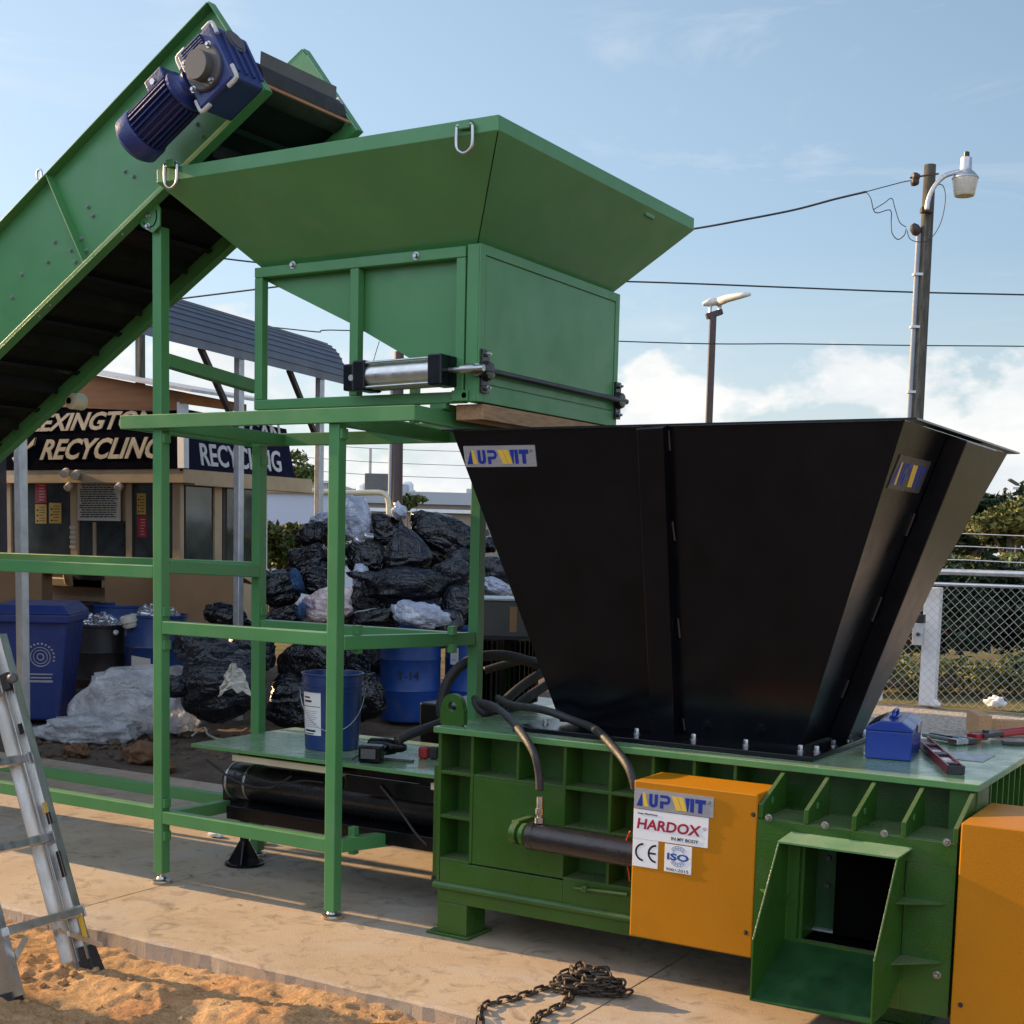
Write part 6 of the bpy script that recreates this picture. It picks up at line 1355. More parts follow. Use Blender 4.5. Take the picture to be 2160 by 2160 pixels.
bag4(1510, 935, 190, 100, 13.0, 'bagclear', 'pale lilac bag right of the rear post beside the black hopper', roll=-.4, ridge=.15)
bag4(350, 900, 60, 150, 12.6, 'cloth', 'blue cloth hanging out between two black bags', ridge=.3)
bag4(375, 1075, 45, 100, 12.2, 'cloth', 'blue cloth scrap beside the pink and white bag', ridge=.3)
bag4(720, 870, 90, 140, 12.75, 'bagclear', 'pale plastic showing left of the long black bag', ridge=.2)
# lower left mounds
bag4(1000, 420, 380, 330, 11.3, GR, 'large grey black bag mound in front of the rear left post', k=0, ky=1250, sc_=2.123, ridge=.13)
bag4(935, 265, 320, 165, 11.9, GR, 'dusty crumpled bag lying left of the rear left post', k=0, ky=1250, sc_=2.123, ridge=.16, roll=-.2)
bag4(1130, 270, 220, 200, 12.2, GR, 'grey film bag right behind the rear left post', k=0, ky=1250, sc_=2.123, ridge=.14)
bag4(800, 420, 150, 110, 11.2, GR, 'small crumpled grey bag beside the clear plastic sheet', k=0, ky=1250, sc_=2.123, ridge=.2)
fb_ = MB(); fc_ = aD(1040 / 2.123, 1250 + 372 / 2.123, 10.75); fr_ = V((RGT.x, RGT.y, 0)).normalized(); fk_ = V((-fr_.y, fr_.x, 0))
for j in range(9):
    for i in range(9):
        a, b = i / 8 - .5, j / 8 - .5; fb_.v.append(fc_ + fr_ * (a * .27 * (1 - .5 * j / 8) + .02 * noise.noise(V((a * 4, b * 4, 1)))) + Z1 * (b * .20 - abs(a) * .16 + .03 * noise.noise(V((a * 7, b * 5, 3)))) + fk_ * (abs(a) * .22 + .05 * noise.noise(V((a * 6, b * 6, 5)))))
fb_.f = [(j * 9 + i, j * 9 + i + 1, (j + 1) * 9 + i + 1, (j + 1) * 9 + i) for j in range(8) for i in range(8)]
o = fb_.build('paper_flap', 'notice', None, org=fc_); o.modifiers.new('thick', 'SOLIDIFY').thickness = .003; tag(o, 'torn pale paper flap folded over the grey bag mound', 'paper')
bag4(1320, 1660, 280, 150, 12.9, BK, 'black bag on the mound in front of the large cardboard carton', k=0, ky=700, ridge=.14)
bag4(450, 1380, 420, 340, 12.6, BK, 'black bag in deep shade behind the blue bucket', depth=.6)
bag4(330, 1620, 330, 330, 11.9, BK, 'black bag in deep shade left of the blue bucket', depth=.6)
bag4(760, 1580, 220, 300, 12.2, BK, 'black bag between the blue bucket and the T-14 drum', depth=.6)
bag4(640, 1460, 300, 300, 12.9, BK, 'black bag in shade behind the front post', depth=.6)
cnp = aD(500 + 760 / 2.76, 900 + 655 / 2.76, 12.78)
for du in (-.05, .05):
    o = MB().lathe(cnp + V((du, 0, du * .4)), (-.3, -.9, .1), [(.03, 0), (.034, .01), (.034, .09), (.026, .1)], 12).build('drink_can', 'can', None, smooth=True, org=cnp); tag(o, 'silver drink can end poking out of a black bag', 'can', 'loose can ends')
# clear film heap: a crumpled height field
def film(name, c, rx, ry, h, label):
    n = 90; mb = MB(); right = V((RGT.x, RGT.y, 0)).normalized(); back = V((-right.y, right.x, 0))
    for j in range(n + 1):
        for i in range(n + 1):
            a, b = -1 + 2 * i / n, -1 + 2 * j / n; e = noise.noise(V((math.atan2(b, a) * 1.3, 3, 1))) * .18
            r = math.hypot(a, b); k = max(0, 1 - (r / (1 + e)) ** 2.2)
            q = V((a * 2.1, b * 2.1, 4)); fold = (1 - abs(noise.noise(q * 1.1)) * 2.2) * .5 + (1 - abs(noise.noise(V((a * 7 + b * 3, b * 4, 2))) * 2.5)) * .22 + (1 - abs(noise.noise(V((a * 13, b * 11 + a * 4, 6))) * 2.5)) * .10
            sk = .62 + .38 * math.tanh((a + .15) * 2.2)
            z = h * (k ** .55) * sk * (.62 + .42 * fold) + .012 * noise.noise(q * 9)
            mb.v.append(V(c) + right * a * rx * (1 + .05 * noise.noise(q * 3)) + back * b * ry + Z1 * max(-.03, z - .02))
    mb.f = [(j * (n + 1) + i, j * (n + 1) + i + 1, (j + 1) * (n + 1) + i + 1, (j + 1) * (n + 1) + i) for j in range(n) for i in range(n) if math.hypot(-1 + 2 * (i + .5) / n, -1 + 2 * (j + .5) / n) < .98]
    o = mb.build(name, 'film', None, smooth='all', org=c); return tag(o, label, 'plastic sheet')
blob('plastic_sheet', aZ(268, 1550, 0) + V((-.14, .30, .23)), (.50, .42, .34), 'film', 'crumpled heap of clear white plastic film on the dirt by the front left post', 'plastic sheet', 'clear film heaps', ridge=.20, tie=[(-1, -.25, .8)], flat=.5, seed=40.3)
blob('plastic_sheet', aZ(165, 1560, 0) + V((-.05, .18, .05)), (.42, .30, .13), 'film', 'low fold of clear film spreading left from the film heap', 'plastic sheet', 'clear film heaps', ridge=.25, tie=[(-1, -.1, .7)], flat=.5, seed=77.1)
# litter and clods in the yard
random.seed(21)
mb = MB()
for i in range(150):
    u, v = random.uniform(40, 560), random.uniform(1535, 1602); p = aZ(u, v, -.01)
    if p.y < 7.02: continue
    r = random.uniform(.01, .035) * (1 if random.random() < .85 else 2.0); b0 = len(mb.v)
    for q in ICO2[0]: mb.v.append(p + V((q.x, q.y, q.z * .7)) * r * (1 + .35 * noise.noise(q * 1.8 + V((i * 3.1, 0, 0)))))
    mb.f += [tuple(k + b0 for k in f) for f in ICO2[1]]
for i in range(230):
    x, y = random.uniform(-5.4, -2.2), random.uniform(3.15, 4.02); r = random.choice((.004, .005, .006, .007, .009, .012, .017)) * random.uniform(.7, 1.2); b0 = len(mb.v); zz = ground_z(x, y)
    for q in ICO2[0]: mb.v.append(V((x, y, zz + r * .25)) + V((q.x, q.y, q.z * .75)) * r * (1 + .35 * noise.noise(q * 1.8 + V((i * 3.7, 5, 0)))))
    mb.f += [tuple(k + b0 for k in f) for f in ICO2[1]]
o = mb.build('clods', 'earth', smooth=True); o['kind'] = 'stuff'; tag(o, 'loose clods and stones scattered over the dirt and sand', 'stones')
M['clod'] = mat('orange_clay', (0.17, 0.085, 0.040), .9, var=.25, vscale=9, bump=.6, bscale=30)
for u, v, r, lab in ((162, 1592, .075, 'orange clay lump left of the front left post'), (300, 1604, .11, 'largest orange clay lump beside the front left post'), (355, 1622, .05, 'small clay lump right of the front left post')):
    p = aZ(u, v, 0); b = MB(); b.v = [p + V((q.x * 1.2, q.y, q.z * .8)) * r * (1 + .5 * noise.noise(q * 1.6 + V((u, 0, 0))) + .2 * noise.noise(q * 4 + V((u, 0, 0)))) + V((0, 0, r * .45)) for q in ICO4[0]]; b.f = ICO4[1]
    tag(b.build('clay_lump', 'clod', None, smooth='all', org=p), lab, 'clay lump', 'clay lumps')
for pts, lab in (([(405, 1552), (430, 1535), (440, 1550), (470, 1560), (520, 1556)], 'pale plastic strap curling on the dirt near the front left post'),):
    o = MB().tube(spline([aZ(u, v, .02) for u, v in pts], 6), .010, 6).build('plastic_strap', 'notice', None, smooth='all', org=aZ(405, 1552, 0)); tag(o, lab, 'strap')
for u, v, s_, lab in ((452, 1764, .03, 'white paper scrap left of the black jack foot'), (462, 1766, .02, 'small white litter scrap beside the paper scrap'), (546, 1778, .04, 'crumpled white paper behind the black jack foot')):
    p = aZ(u, v, .004); b = MB(); b.v = [p + V((q.x * 1.5, q.y, q.z * .5 + .4)) * s_ * (1 + .5 * noise.noise(q * 2.2 + V((u, 0, 0)))) for q in ico(2)[0]]; b.f = ico(2)[1]; tag(b.build('paper_scrap', 'sticker', None, org=p), lab, 'litter')

# ------------------------------------------------------------------ far buildings
def bbox(name, u0, u1, vt, d, depth, m, label, cat, h_over=None, org=True, z0=0.0):
    a, b = aD(u0, vt, d), aD(u1, vt, d); zt = (a.z + b.z) / 2; x = V((b.x - a.x, b.y - a.y, 0)); w = x.length; x.normalize(); y = V((-x.y, x.x, 0)); c = V(((a.x + b.x) / 2, (a.y + b.y) / 2, 0))
    t_ = thing(name, (c.x, c.y, z0), label, cat); MB().obox(c + y * depth / 2 + Z1 * ((zt + z0) / 2), x, y, Z1, w, depth, zt - z0).build('wall', m, t_); return t_, c, x, y, w, zt
tr, c, x, y, w, zt = bbox('white_trailer', 564, 745, 1038, 26, 2.6, 'trailer', 'long white trailer side behind the office hedge', 'trailer', z0=.4)
MB().obox(c - y * .02 + Z1 * (zt + .03), x, y, Z1, w + .1, .12, .10).build('top_rail', 'roofgrey', tr); MB().obox(c - y * .02 + Z1 * .45, x, y, Z1, w, .06, .10).build('bottom_rail', 'roofgrey', tr)
for k in range(5):
    wc = c + x * (w * (.12 + .19 * k) - w / 2) + y * .3; MB().lathe(V((wc.x, wc.y, .38)), y, [(.34, 0), (.38, .03), (.38, .22), (.2, .23)], 18).build('wheel', 'rubber', tr, smooth=True)
br_, c, x, y, w, zt = bbox('flat_roof_building', 610, 1180, 1052, 48, 12, 'beige', 'low beige flat roofed building with a grey parapet beyond the heap of bags', 'building')
MB().obox(c + y * 6 + Z1 * (zt + .02), x, y, Z1, w + .3, 12.4, .42).build('parapet', 'roofgrey', br_)
MB().obox(c - y * .12 + Z1 * (zt - .42), x, y, Z1, w + .1, .24, .12).build('cornice', 'white', br_)
def on_roof(u0, u1, vt, vb, m, nm, round_=False, d=50):
    a, b = aD(u0, vb, d), aD(u1, vt, d); h = b.z - a.z; cc = (a + b) / 2; ww = (aD(u1, vb, d) - a).length
    if round_: return MB().lathe(V((cc.x, cc.y, zt + .235)), Z1, [(ww * .5, 0), (ww * .5, h * .30), (ww * .38, h * .34), (ww * .38, h * .75), (ww * .2, h)], 16).build(nm, m, br_, smooth=True)
    return MB().obox(V((cc.x, cc.y, zt + .235 + h / 2)), x, y, Z1, ww, 1.0, h).build(nm, m, br_, bevel=.03)
on_roof(748, 786, 1022, 1040, 'white', 'roof_vent', True); on_roof(772, 822, 1006, 1044, 'grey', 'air_conditioner'); on_roof(845, 876, 1024, 1048, 'white', 'roof_vent', True); on_roof(852, 863, 1012, 1030, 'roofgrey', 'roof_box'); on_roof(984, 996, 1040, 1052, 'roofgrey', 'roof_box')
fb2, c, x, y, w, zt = bbox('warehouse', 620, 690, 1018, 70, 10, 'roofgrey', 'far grey shed roof showing between the office and the front post', 'building'); MB().obox(c + y * 5 + Z1 * (zt + .05), x, y, Z1, w + .3, 10.3, .12).build('roof', 'galv', fb2)
# hooped pipe rail
def px_tube(name, pts, d, r, m, label, cat): P = spline([aD(500 + u / 2.76, 900 + v / 2.76, d) for u, v in pts], 5); o = MB().tube(P, r, 8).build(name, m, None, smooth='all', org=P[-1]); return tag(o, label, cat)
pxs = px_tube('pipe_rail', [(180, 372), (420, 376), (640, 386), (820, 384), (862, 398), (880, 430), (884, 500), (884, 640)], 22, .045, 'cream', 'pale bent pipe rail running behind the heap and turning down', 'pipe')
# ------------------------------------------------------------------ poles, lamps, wires
up = aD(1962, 348, 27.5); upole = thing('utility_pole', (up.x, up.y, 0), 'weathered wooden utility pole carrying a yard lamp and a grey conduit', 'utility pole')
MB().lathe((up.x, up.y, 0), (0, 0, 1), [(.150, 0), (.118, up.z - .01), (.112, up.z)], 18).build('pole', 'polewood', upole, smooth=True)
lx_ = V((RGT.x, RGT.y, 0)).normalized()
def c8(u, v, d): return aD(1400 + u / 2.542, 250 + v / 2.542, d)
cnd = V((up.x, up.y, 0)) - lx_ * .165 - V((-lx_.y, lx_.x, 0)) * .03; cz_ = c8(1335, 600, 27.4).z
MB().tube([cnd, cnd + Z1 * cz_], .050, 10).build('conduit', 'conduit', upole, smooth=True)
MB().lathe(cnd + Z1 * cz_ + V((0, 0, -.03)), (-.5, -.3, .8), [(.06, 0), (.10, .06), (.10, .16), (.05, .24)], 14).build('weatherhead', 'bracket', upole, smooth=True)
for v in (820, 1100, 1450): MB().obox(cnd + Z1 * c8(1300, v, 27.4).z + lx_ * .06, lx_, (lx_.y, -lx_.x, 0), Z1, .26, .16, .05).build('strap', 'galv', upole)
D8 = 27.3; arm = [c8(u, v, D8) for u, v in ((1412, 492), (1416, 450), (1432, 400), (1462, 350), (1505, 310), (1552, 292), (1590, 284))]
MB().tube(spline(arm, 4), .048, 10).build('lamp_arm', 'galv', upole, smooth='all')
MB().obox(c8(1408, 492, D8 + .1), lx_, (lx_.y, -lx_.x, 0), Z1, .22, .14, .10).build('arm_bracket', 'bracket', upole)
lc = c8(1618, 300, D8); s8 = D8 / FPX / 2.542
lh = MB().lathe(V((lc.x, lc.y, c8(1618, 322, D8).z)), Z1, [(70 * s8, 0), (70 * s8, 4 * s8), (52 * s8, 26 * s8), (34 * s8, 42 * s8), (31 * s8, 48 * s8), (29 * s8, 108 * s8), (20 * s8, 112 * s8)], 24).build('lamp_head', 'galv', upole, smooth=True)
MB().lathe(V((lc.x, lc.y, c8(1618, 212, D8).z)), Z1, [(16 * s8, 0), (15 * s8, 28 * s8), (8 * s8, 31 * s8)], 14).build('photocell', 'ink', lh, smooth=True)
MB().lathe(V((lc.x, lc.y, c8(1618, 323, D8).z)), -Z1, [(67 * s8, 0), (66 * s8, 12 * s8), (55 * s8, 82 * s8), (50 * s8, 90 * s8)], 24).build('lamp_lens', 'lens', lh, smooth=True)
for u, v in ((1350, 312), (1345, 340)): MB().lathe(c8(u, v, D8), lx_, [(.05, -.07), (.08, -.05), (.08, .02), (.05, .08)], 12).build('insulator', 'bracket', upole, smooth=True)
MB().tube([c8(1320, 318, D8), c8(1474, 296, D8)], .018, 6).build('through_bolt', 'bracket', upole)
def wire(pts, r, label, grp='overhead wires'):
    o = MB().tube(spline(pts, 8), r, 5).build('overhead_wire', 'wire', None, smooth='all', org=pts[0]); return tag(o, label, 'wire', grp)
wire([aD(300, 640, 36), aD(900, 565, 32), c8(-300, 660, 30), c8(170, 590, 28.8), c8(420, 545, 28.3), c8(700, 490, 28), c8(920, 432, 27.8), c8(1085, 393, 27.5)], .022, 'thick twisted service cable sloping up to the top of the utility pole')
wire([c8(1085, 393, 27.5), c8(1200, 362, 27.4), c8(1310, 335, 27.3), c8(1345, 340, 27.3)], .010, 'thin bare end of the service cable tied to the utility pole')
wire([c8(1085, 393, 27.5), c8(1110, 430, 27.4), c8(1125, 490, 27.4), c8(1148, 506, 27.4), c8(1215, 492, 27.3), c8(1220, 560, 27.3), c8(1225, 615, 27.3), c8(1255, 648, 27.3), c8(1290, 625, 27.3), c8(1300, 590, 27.3)], .010, 'thin drop wire looping down to the weatherhead, lower loop')
wire([c8(1125, 488, 27.4), c8(1180, 455, 27.4), c8(1222, 428, 27.4), c8(1240, 480, 27.3), c8(1265, 555, 27.3), c8(1300, 582, 27.3)], .009, 'thin drop wire looping to the weatherhead, upper loop')
wire([c8(1305, 600, 27.2), c8(1320, 645, 27.2), c8(1370, 662, 27.1), c8(1430, 645, 27.1), c8(1485, 560, 27.1), c8(1510, 440, 27.1), c8(1500, 365, 27.2), c8(1470, 352, 27.3)], .009, 'thin lamp wire hanging in a loop below the yard lamp')
wire([aD(-300, 420, 34), aD(430, 540, 33), aD(900, 580, 33), c8(0, 880, 33), c8(650, 905, 33), c8(1300, 930, 33), c8(1932, 945, 33), aD(2500, 630, 33)], .020, 'dark overhead cable crossing behind the utility pole, higher of two')
wire([aD(-300, 585, 36), aD(590, 692, 36), aD(735, 697, 36), c8(0, 1202, 36), c8(700, 1208, 36), c8(1300, 1216, 36), c8(1932, 1221, 36), aD(2500, 735, 36)], .016, 'dark overhead cable crossing behind the utility pole, lower of two')
for v0, v1, lb in ((930, 955, 'uppermost'), (958, 985, 'middle'), (985, 1012, 'lowest')): wire([aD(560, v0, 60), aD(800, (v0 + v1) / 2 + 4, 60), aD(1080, v1, 60)], .012, 'faint far power line over the flat roofed building, %s of three' % lb)
wire([aD(800, 720, 34), aD(785, 780, 34), aD(797, 830, 34)], .012, 'thin slack wire hanging beside the left wooden pole')
p2 = aD(842, 742, 34); pole2 = thing('power_pole', (p2.x, p2.y, 0), 'dark wooden pole with a pale conduit beyond the heap of bags', 'utility pole')
MB().lathe((p2.x, p2.y, 0), (0, 0, 1), [(.16, 0), (.12, p2.z)], 14).build('pole', 'brownpole', pole2, smooth=True); cq = V((p2.x, p2.y, 0)) - lx_ * .17; MB().tube([cq, cq + Z1 * (p2.z - .5)], .055, 8).build('conduit', 'conduit', pole2, smooth=True)
MB().obox(V((p2.x, p2.y, p2.z - .6)), lx_, (lx_.y, -lx_.x, 0), Z1, .5, .2, .12).build('crossarm', 'polewood', pole2)
p3 = aD(781, 945, 60); thp = MB().tube([(p3.x, p3.y, 0), (p3.x, p3.y, p3.z)], .07, 8).build('flag_pole', 'roofgrey', None, smooth=True, org=(p3.x, p3.y, 0)); tag(thp, 'thin grey pole standing far behind the flat roofed building', 'pole')
# cobra-head street light
sl_ = c8(264, 1062, 42); stl = thing('street_light', (sl_.x, sl_.y, 0), 'slim brown street light with two pale lamp heads left of the utility pole', 'street light')
MB().obox(V((sl_.x, sl_.y, sl_.z / 2)), lx_, (lx_.y, -lx_.x, 0), Z1, .20, .20, sl_.z).build('pole', 'brownpole', stl, bevel=.02)
MB().beam(c8(228, 1062, 42), c8(314, 1035, 42), .2, .17).build('bracket', 'brownpole', stl, bevel=.02)
for u, v in ((248, 1020), (300, 1006)): MB().tube([c8(u, v + 30, 42), c8(u + 2, v - 20, 42)], .06, 8).build('stem', 'galv', stl)
MB().tube([c8(210, 996, 42), c8(250, 985, 42), c8(300, 980, 41.9)], [.06, .13, .10], 10).build('lamp_head', 'pale', stl, smooth='all')
MB().tube([c8(290, 985, 42), c8(340, 965, 41.5), c8(420, 948, 41), c8(462, 943, 40.8)], [.13, .12, .09, .05], 10).build('lamp_head', 'pale', stl, smooth='all')
# floodlight mast at the far right
fl2 = aD(2152, 1030, 60); fm_ = thing('floodlight_mast', (fl2.x, fl2.y, 0), 'far mast with two tilted floodlights over the trees at the right edge', 'floodlight')
MB().tube([(fl2.x, fl2.y, 0), fl2], .10, 8).build('pole', 'brownpole', fm_, smooth=True); MB().beam(fl2 - lx_ * .35, fl2 + lx_ * .8, .12, .1).build('crossarm', 'galv', fm_)
for u, v, s_ in ((2138, 1017, 1), (2164, 1014, -1)): MB().obox(aD(u, v, 60), lx_ + Z1 * (-.55 * s_), (lx_.y, -lx_.x, 0), Z1 + lx_ * .55 * s_, .46, .3, .09).build('floodlight', 'darkmetal', fm_)

# ------------------------------------------------------------------ chain-link fence and gate
YFN = 15.35
fe = thing('chain_link_fence', (-3.8, YFN, 0), 'galvanised chain link fence with double top rails and barbed wire on the right', 'fence')
zt1, zt2, zb_ = aY(1990, 1206, YFN).z, aY(1990, 1230, YFN).z, .03
xl, xr_ = -6.6, 2.5
MB().tube([(xl, YFN, zt1), (xr_, YFN, zt1)], .034, 10).build('top_rail', 'galv', fe, smooth=True)
MB().tube([(xl, YFN - .002, zt2 - .01), (xr_, YFN - .002, zt2 - .01)], .020, 8).build('top_rail', 'galv', fe, smooth=True)
mb = MB(); hgt = zt2 - zb_; pit = .096; k = 0; xx = xl - hgt
while xx < xr_:
    for s_ in (1, -1):
        a = V((xx, YFN + .012 * s_, zb_)) if s_ > 0 else V((xx, YFN + .012 * s_, zt2)); b = V((xx + hgt, YFN + .012 * s_, zt2)) if s_ > 0 else V((xx + hgt, YFN + .012 * s_, zb_))
        if a.x < xl: t_ = (xl - a.x) / (b.x - a.x); a = a.lerp(b, t_)
        if b.x > xr_: t_ = (xr_ - a.x) / (b.x - a.x); b = a.lerp(b, t_)
        mb.tube([a, b], .0027, 4, cap=False)
    xx += pit
mb.build('wire_mesh', 'galv', fe)
for x_ in (-6.6, -.6, 2.4): MB().tube([(x_, YFN + .06, 0), (x_, YFN + .06, zt1 + .05)], .030, 10).build('post', 'galv', fe, smooth=True)
for v in (1128, 1155, 1184):
    z = aY(2080, v, YFN).z; MB().tube([(xl, YFN + .02, z + .03)] + [(-4.4 + i * .9, YFN + .02, z + .012 * math.sin(i * 2.3)) for i in range(8)], .0055, 5).build('barbed_wire', 'galv', fe)
gp_ = aY(1966, 1490, YFN + .2); gt_ = aY(1970, 1239, YFN + .2)
ga_ = thing('gate_post', (gp_.x, YFN + .2, 0), 'square white gate post with a latch box behind the chain link', 'post')
MB().box(gt_.x - .085, gt_.x + .085, YFN + .13, YFN + .28, 0, gt_.z).build('post', 'white', ga_, bevel=.006)
lb_ = aY(1800 + 350 / 2.575, 950 + 990 / 2.575, YFN - .1); MB().box(lb_.x - .065, lb_.x + .055, YFN - .08, YFN - .02, lb_.z - .14, lb_.z + .10).build('latch_box', 'galv', ga_, bevel=.004)
MB().box(lb_.x - .04, lb_.x + .06, YFN - .085, YFN - .025, lb_.z + .105, lb_.z + .20).build('padlock_cover', 'ink', ga_, bevel=.004); MB().lathe((lb_.x, YFN - .081, lb_.z - .02), (0, -1, 0), [(.022, 0), (.022, .012)], 12).build('lock', 'darkmetal', ga_)
sp_ = aY(1853, 1470, YFN + .25); sst = MB().box(sp_.x - .04, sp_.x + .04, YFN + .2, YFN + .28, 0, aY(1853, 1442, YFN + .25).z).build('short_post', 'white', None, org=(sp_.x, YFN + .2, 0), bevel=.005); tag(sst, 'short white stake behind the fence left of the gate post', 'post')
for u, v, s_, lab in ((2100, 1492, .09, 'white crumpled bottle lying at the foot of the fence'), (1972, 1490, .05, 'small white scrap by the gate post')):
    p = aZ(u, v, .0); b = MB(); b.v = [p + V((q.x * 1.2, q.y, q.z * .8 + .6)) * s_ * (1 + .4 * noise.noise(q * 1.8 + V((u, 0, 0)))) for q in ICO4[0]]; b.f = ICO4[1]; tag(b.build('litter', 'sticker', None, smooth='all', org=p), lab, 'litter')
q0_, q1_ = aZ(2046, 1546, .0), aZ(2300, 1556, .0); wdir = (q1_ - q0_).normalized()
pk = MB().obox((q0_ + q1_) / 2 + Z1 * .07, wdir, V((-wdir.y, wdir.x, 0)), Z1, (q1_ - q0_).length, .09, .14).build('timber_plank', 'wood', None, org=q0_, bevel=.005); tag(pk, 'rough sawn timber lying on the gravel behind the baler', 'timber')
q2_ = aZ(2068, 1546, 0); pk2 = MB().obox(q2_ + Z1 * .105 - V((0, .10, 0)), V((-wdir.y, wdir.x, 0)), wdir, Z1, .55, .12, .205).build('timber_block', 'wood', None, org=q2_, bevel=.005); tag(pk2, 'short timber block standing across the end of the long timber', 'timber')

# ------------------------------------------------------------------ foliage
def leaves(blobs, n, size, seed, gap=.35):
    rnd = random.Random(seed); mb = MB(); tot = sum(b[1][0] * b[1][1] * b[1][2] for b in blobs)
    for c, r in blobs:
        for _ in range(int(n * (r[0] * r[1] * r[2]) / tot) + 30):
            d = V((rnd.gauss(0, 1), rnd.gauss(0, 1), rnd.gauss(0, 1))).normalized(); k = rnd.random() ** .38
            q = V((d.x * r[0], d.y * r[1], d.z * r[2])) * k * (1 + .30 * noise.noise(d * 2.3 + V(c)))
            p = V(c) + q
            if noise.noise(p * (1.1 / max(.2, r[0])) * 1.8 + V((seed, 0, 0))) < gap - .62: continue
            if p.z < .02: continue
            a = V((rnd.gauss(0, 1), rnd.gauss(0, 1), rnd.gauss(0, .7))).normalized(); b = a.orthogonal().normalized(); b = (b * math.cos(rnd.random() * 6.28) + a.cross(b) * math.sin(rnd.random() * 6.28))
            s = size * rnd.uniform(.6, 1.35); k0 = len(mb.v); nn = a.cross(b) * s * .18
            mb.v += [p - a * s, p - b * s * .45 + nn, p + a * s, p + b * s * .45 + nn]; mb.f.append((k0, k0 + 1, k0 + 2, k0 + 3))
    return mb
def tree(name, base, blobs, n, size, m, label, seed, trunk=.12, cat='tree', group=None, extra=None):
    t_ = thing(name, base, label, cat, group); base = V(base)
    leaves(blobs, n, size, seed).build('crown', m, t_)
    if extra: leaves([(V(c) + V((0, 0, r[2] * .45)), (r[0] * .8, r[1] * .8, r[2] * .55)) for c, r in blobs], n // 3, size, seed + 5).build('crown', extra, t_)
    mb = MB(); top = max(c[2] for c, r in blobs)
    mb.tube([base, base + Z1 * top * .4 + V((trunk * .3, 0, 0)), base + Z1 * top * .8], [trunk, trunk * .75, trunk * .35], 8)
    for c, r in blobs: mb.tube([base + Z1 * top * .35, (base + Z1 * top * .5).lerp(V(c), .5), V(c)], [trunk * .5, trunk * .3, trunk * .12], 6)
    mb.build('trunk', 'bark', t_, smooth='all'); return t_
def blobs_px(lst): return [(tuple(aD(u, v, d)), (rw_ * d / FPX, rd_, rh * d / FPX)) for u, v, rw_, rh, d, rd_ in lst]
rgt = lambda u, d: tuple(aD(u, 1165, d)[:2]) + (0.0,)
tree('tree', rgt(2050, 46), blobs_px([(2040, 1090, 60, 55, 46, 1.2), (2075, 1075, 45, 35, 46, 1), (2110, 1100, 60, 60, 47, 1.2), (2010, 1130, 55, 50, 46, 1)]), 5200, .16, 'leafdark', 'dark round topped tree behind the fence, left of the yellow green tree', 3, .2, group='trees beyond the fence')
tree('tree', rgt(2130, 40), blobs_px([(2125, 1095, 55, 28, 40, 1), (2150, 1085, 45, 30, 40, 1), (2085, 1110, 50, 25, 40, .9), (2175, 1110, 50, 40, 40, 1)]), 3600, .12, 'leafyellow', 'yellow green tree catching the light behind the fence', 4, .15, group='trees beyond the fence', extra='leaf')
tree('tree', rgt(2230, 44), blobs_px([(2200, 1080, 70, 60, 44, 1.5), (2280, 1070, 80, 80, 44, 1.5)]), 3600, .16, 'leafdark', 'dark tree at the right edge under the floodlights', 6, .2, group='trees beyond the fence')
def hedge(name, lst, n, size, m, label, seed, group, extra=None):
    b = blobs_px(lst); return tree(name, (b[0][0][0], b[0][0][1], 0), b, n, size, m, label, seed, .05, 'hedge', group, extra)
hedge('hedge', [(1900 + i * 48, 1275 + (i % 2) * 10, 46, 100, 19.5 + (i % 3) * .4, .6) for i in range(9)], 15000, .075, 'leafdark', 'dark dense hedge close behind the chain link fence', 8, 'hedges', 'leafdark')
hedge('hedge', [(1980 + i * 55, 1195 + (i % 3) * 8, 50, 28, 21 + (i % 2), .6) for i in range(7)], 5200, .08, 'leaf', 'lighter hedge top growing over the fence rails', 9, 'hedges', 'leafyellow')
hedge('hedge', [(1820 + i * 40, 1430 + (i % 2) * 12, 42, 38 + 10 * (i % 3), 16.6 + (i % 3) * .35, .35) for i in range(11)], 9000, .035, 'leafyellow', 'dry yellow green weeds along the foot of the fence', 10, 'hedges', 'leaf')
hedge('hedge', [(570 + i * 26, 1150 + (i % 2) * 8, 26, 46, 21 + (i % 2) * .5, .4) for i in range(6)], 6500, .06, 'leaf', 'leafy hedge between the office and the heap of bags', 12, 'hedges', 'leafyellow')
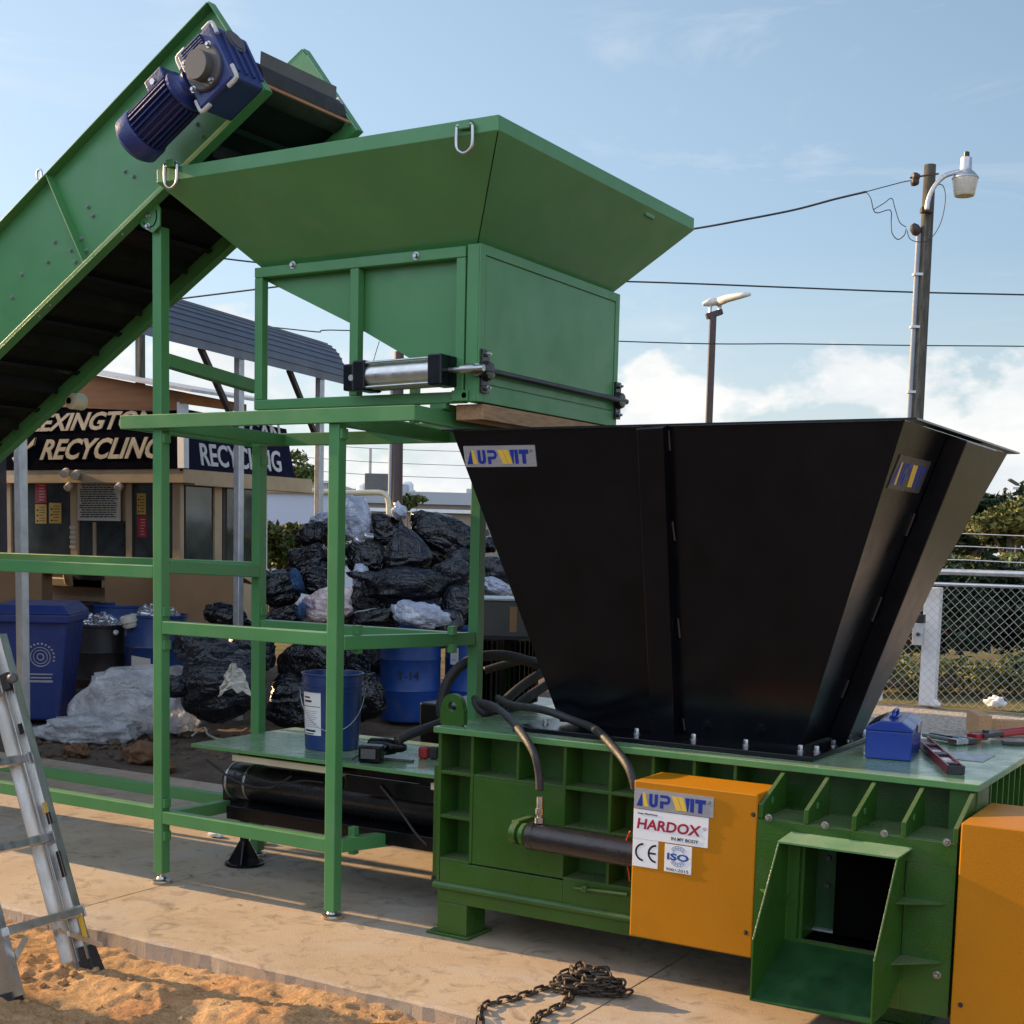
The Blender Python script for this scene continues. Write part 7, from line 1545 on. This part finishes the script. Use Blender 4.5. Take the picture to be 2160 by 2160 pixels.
hedge('hedge', [(-60 + i * 22, 1120 + (i % 2) * 10, 24, 90, 20, .5) for i in range(3)], 2200, .07, 'leaf', 'leafy hedge at the left edge beside the office', 13, 'hedges', 'leafyellow')
tree('tree', rgt(632, 55), blobs_px([(625, 965, 18, 16, 55, .6), (640, 1000, 32, 22, 55, .8), (615, 1008, 26, 20, 55, .7)]), 1500, .12, 'leaf', 'small far tree between the office sign and the front post', 14, .1)
tree('shrub', rgt(858, 40), blobs_px([(860, 1058, 18, 14, 40, .4), (884, 1052, 14, 8, 40, .4), (845, 1068, 16, 12, 40, .4)]), 700, .08, 'leaf', 'small leafy shrub beside the dark wooden pole', 15, .04, 'shrub')
# low tree line far along the horizon
rnd = random.Random(4); b = []
for i in range(70):
    a = rad(-75 + i * 2.4); d = 170 + rnd.uniform(-12, 25); h = rnd.uniform(2.2, 4.2)
    b.append(((d * math.sin(a) , d * math.cos(a), h * .8), (4.8, 3.0, h)))
mb = leaves(b, 14000, .9, 31); o = mb.build('distant_wood', 'leafdark'); o['kind'] = 'stuff'; tag(o, 'far dark line of trees along the horizon', 'trees')

# added shed that shades the foreground, and trees on the near side of the yard (beyond the picture's left edge and behind the camera)
yb = thing('shade_shed', (-14, -4, 0), 'added grey metal shed, out of view, shading the sandy foreground', 'building')
MB().box(-22, -10.2, -16, 2.55, 0, 4.4).build('wall', 'carport', yb); MB().hexa([(-22.3, -16.3, 4.401), (-9.9, -16.3, 4.401), (-9.9, 2.75, 4.401), (-22.3, 2.75, 4.401), (-22.3, -16.3, 5.2), (-9.9, -16.3, 4.46), (-9.9, 2.75, 4.46), (-22.3, 2.75, 5.2)]).build('roof', 'galv', yb)
rnd = random.Random(9); b = []
for i in range(46):
    a = rad(100 + i * 4.2); d = 42 + rnd.uniform(-4, 8); h = rnd.uniform(2.0, 3.4); b.append(((d * math.sin(a), d * math.cos(a), h * .9), (3.6, 2.4, h)))
mb = leaves(b, 9000, .55, 33); o = mb.build('hedgerow', 'leafdark'); o['kind'] = 'stuff'; tag(o, 'dark row of trees behind the sandy foreground', 'trees')
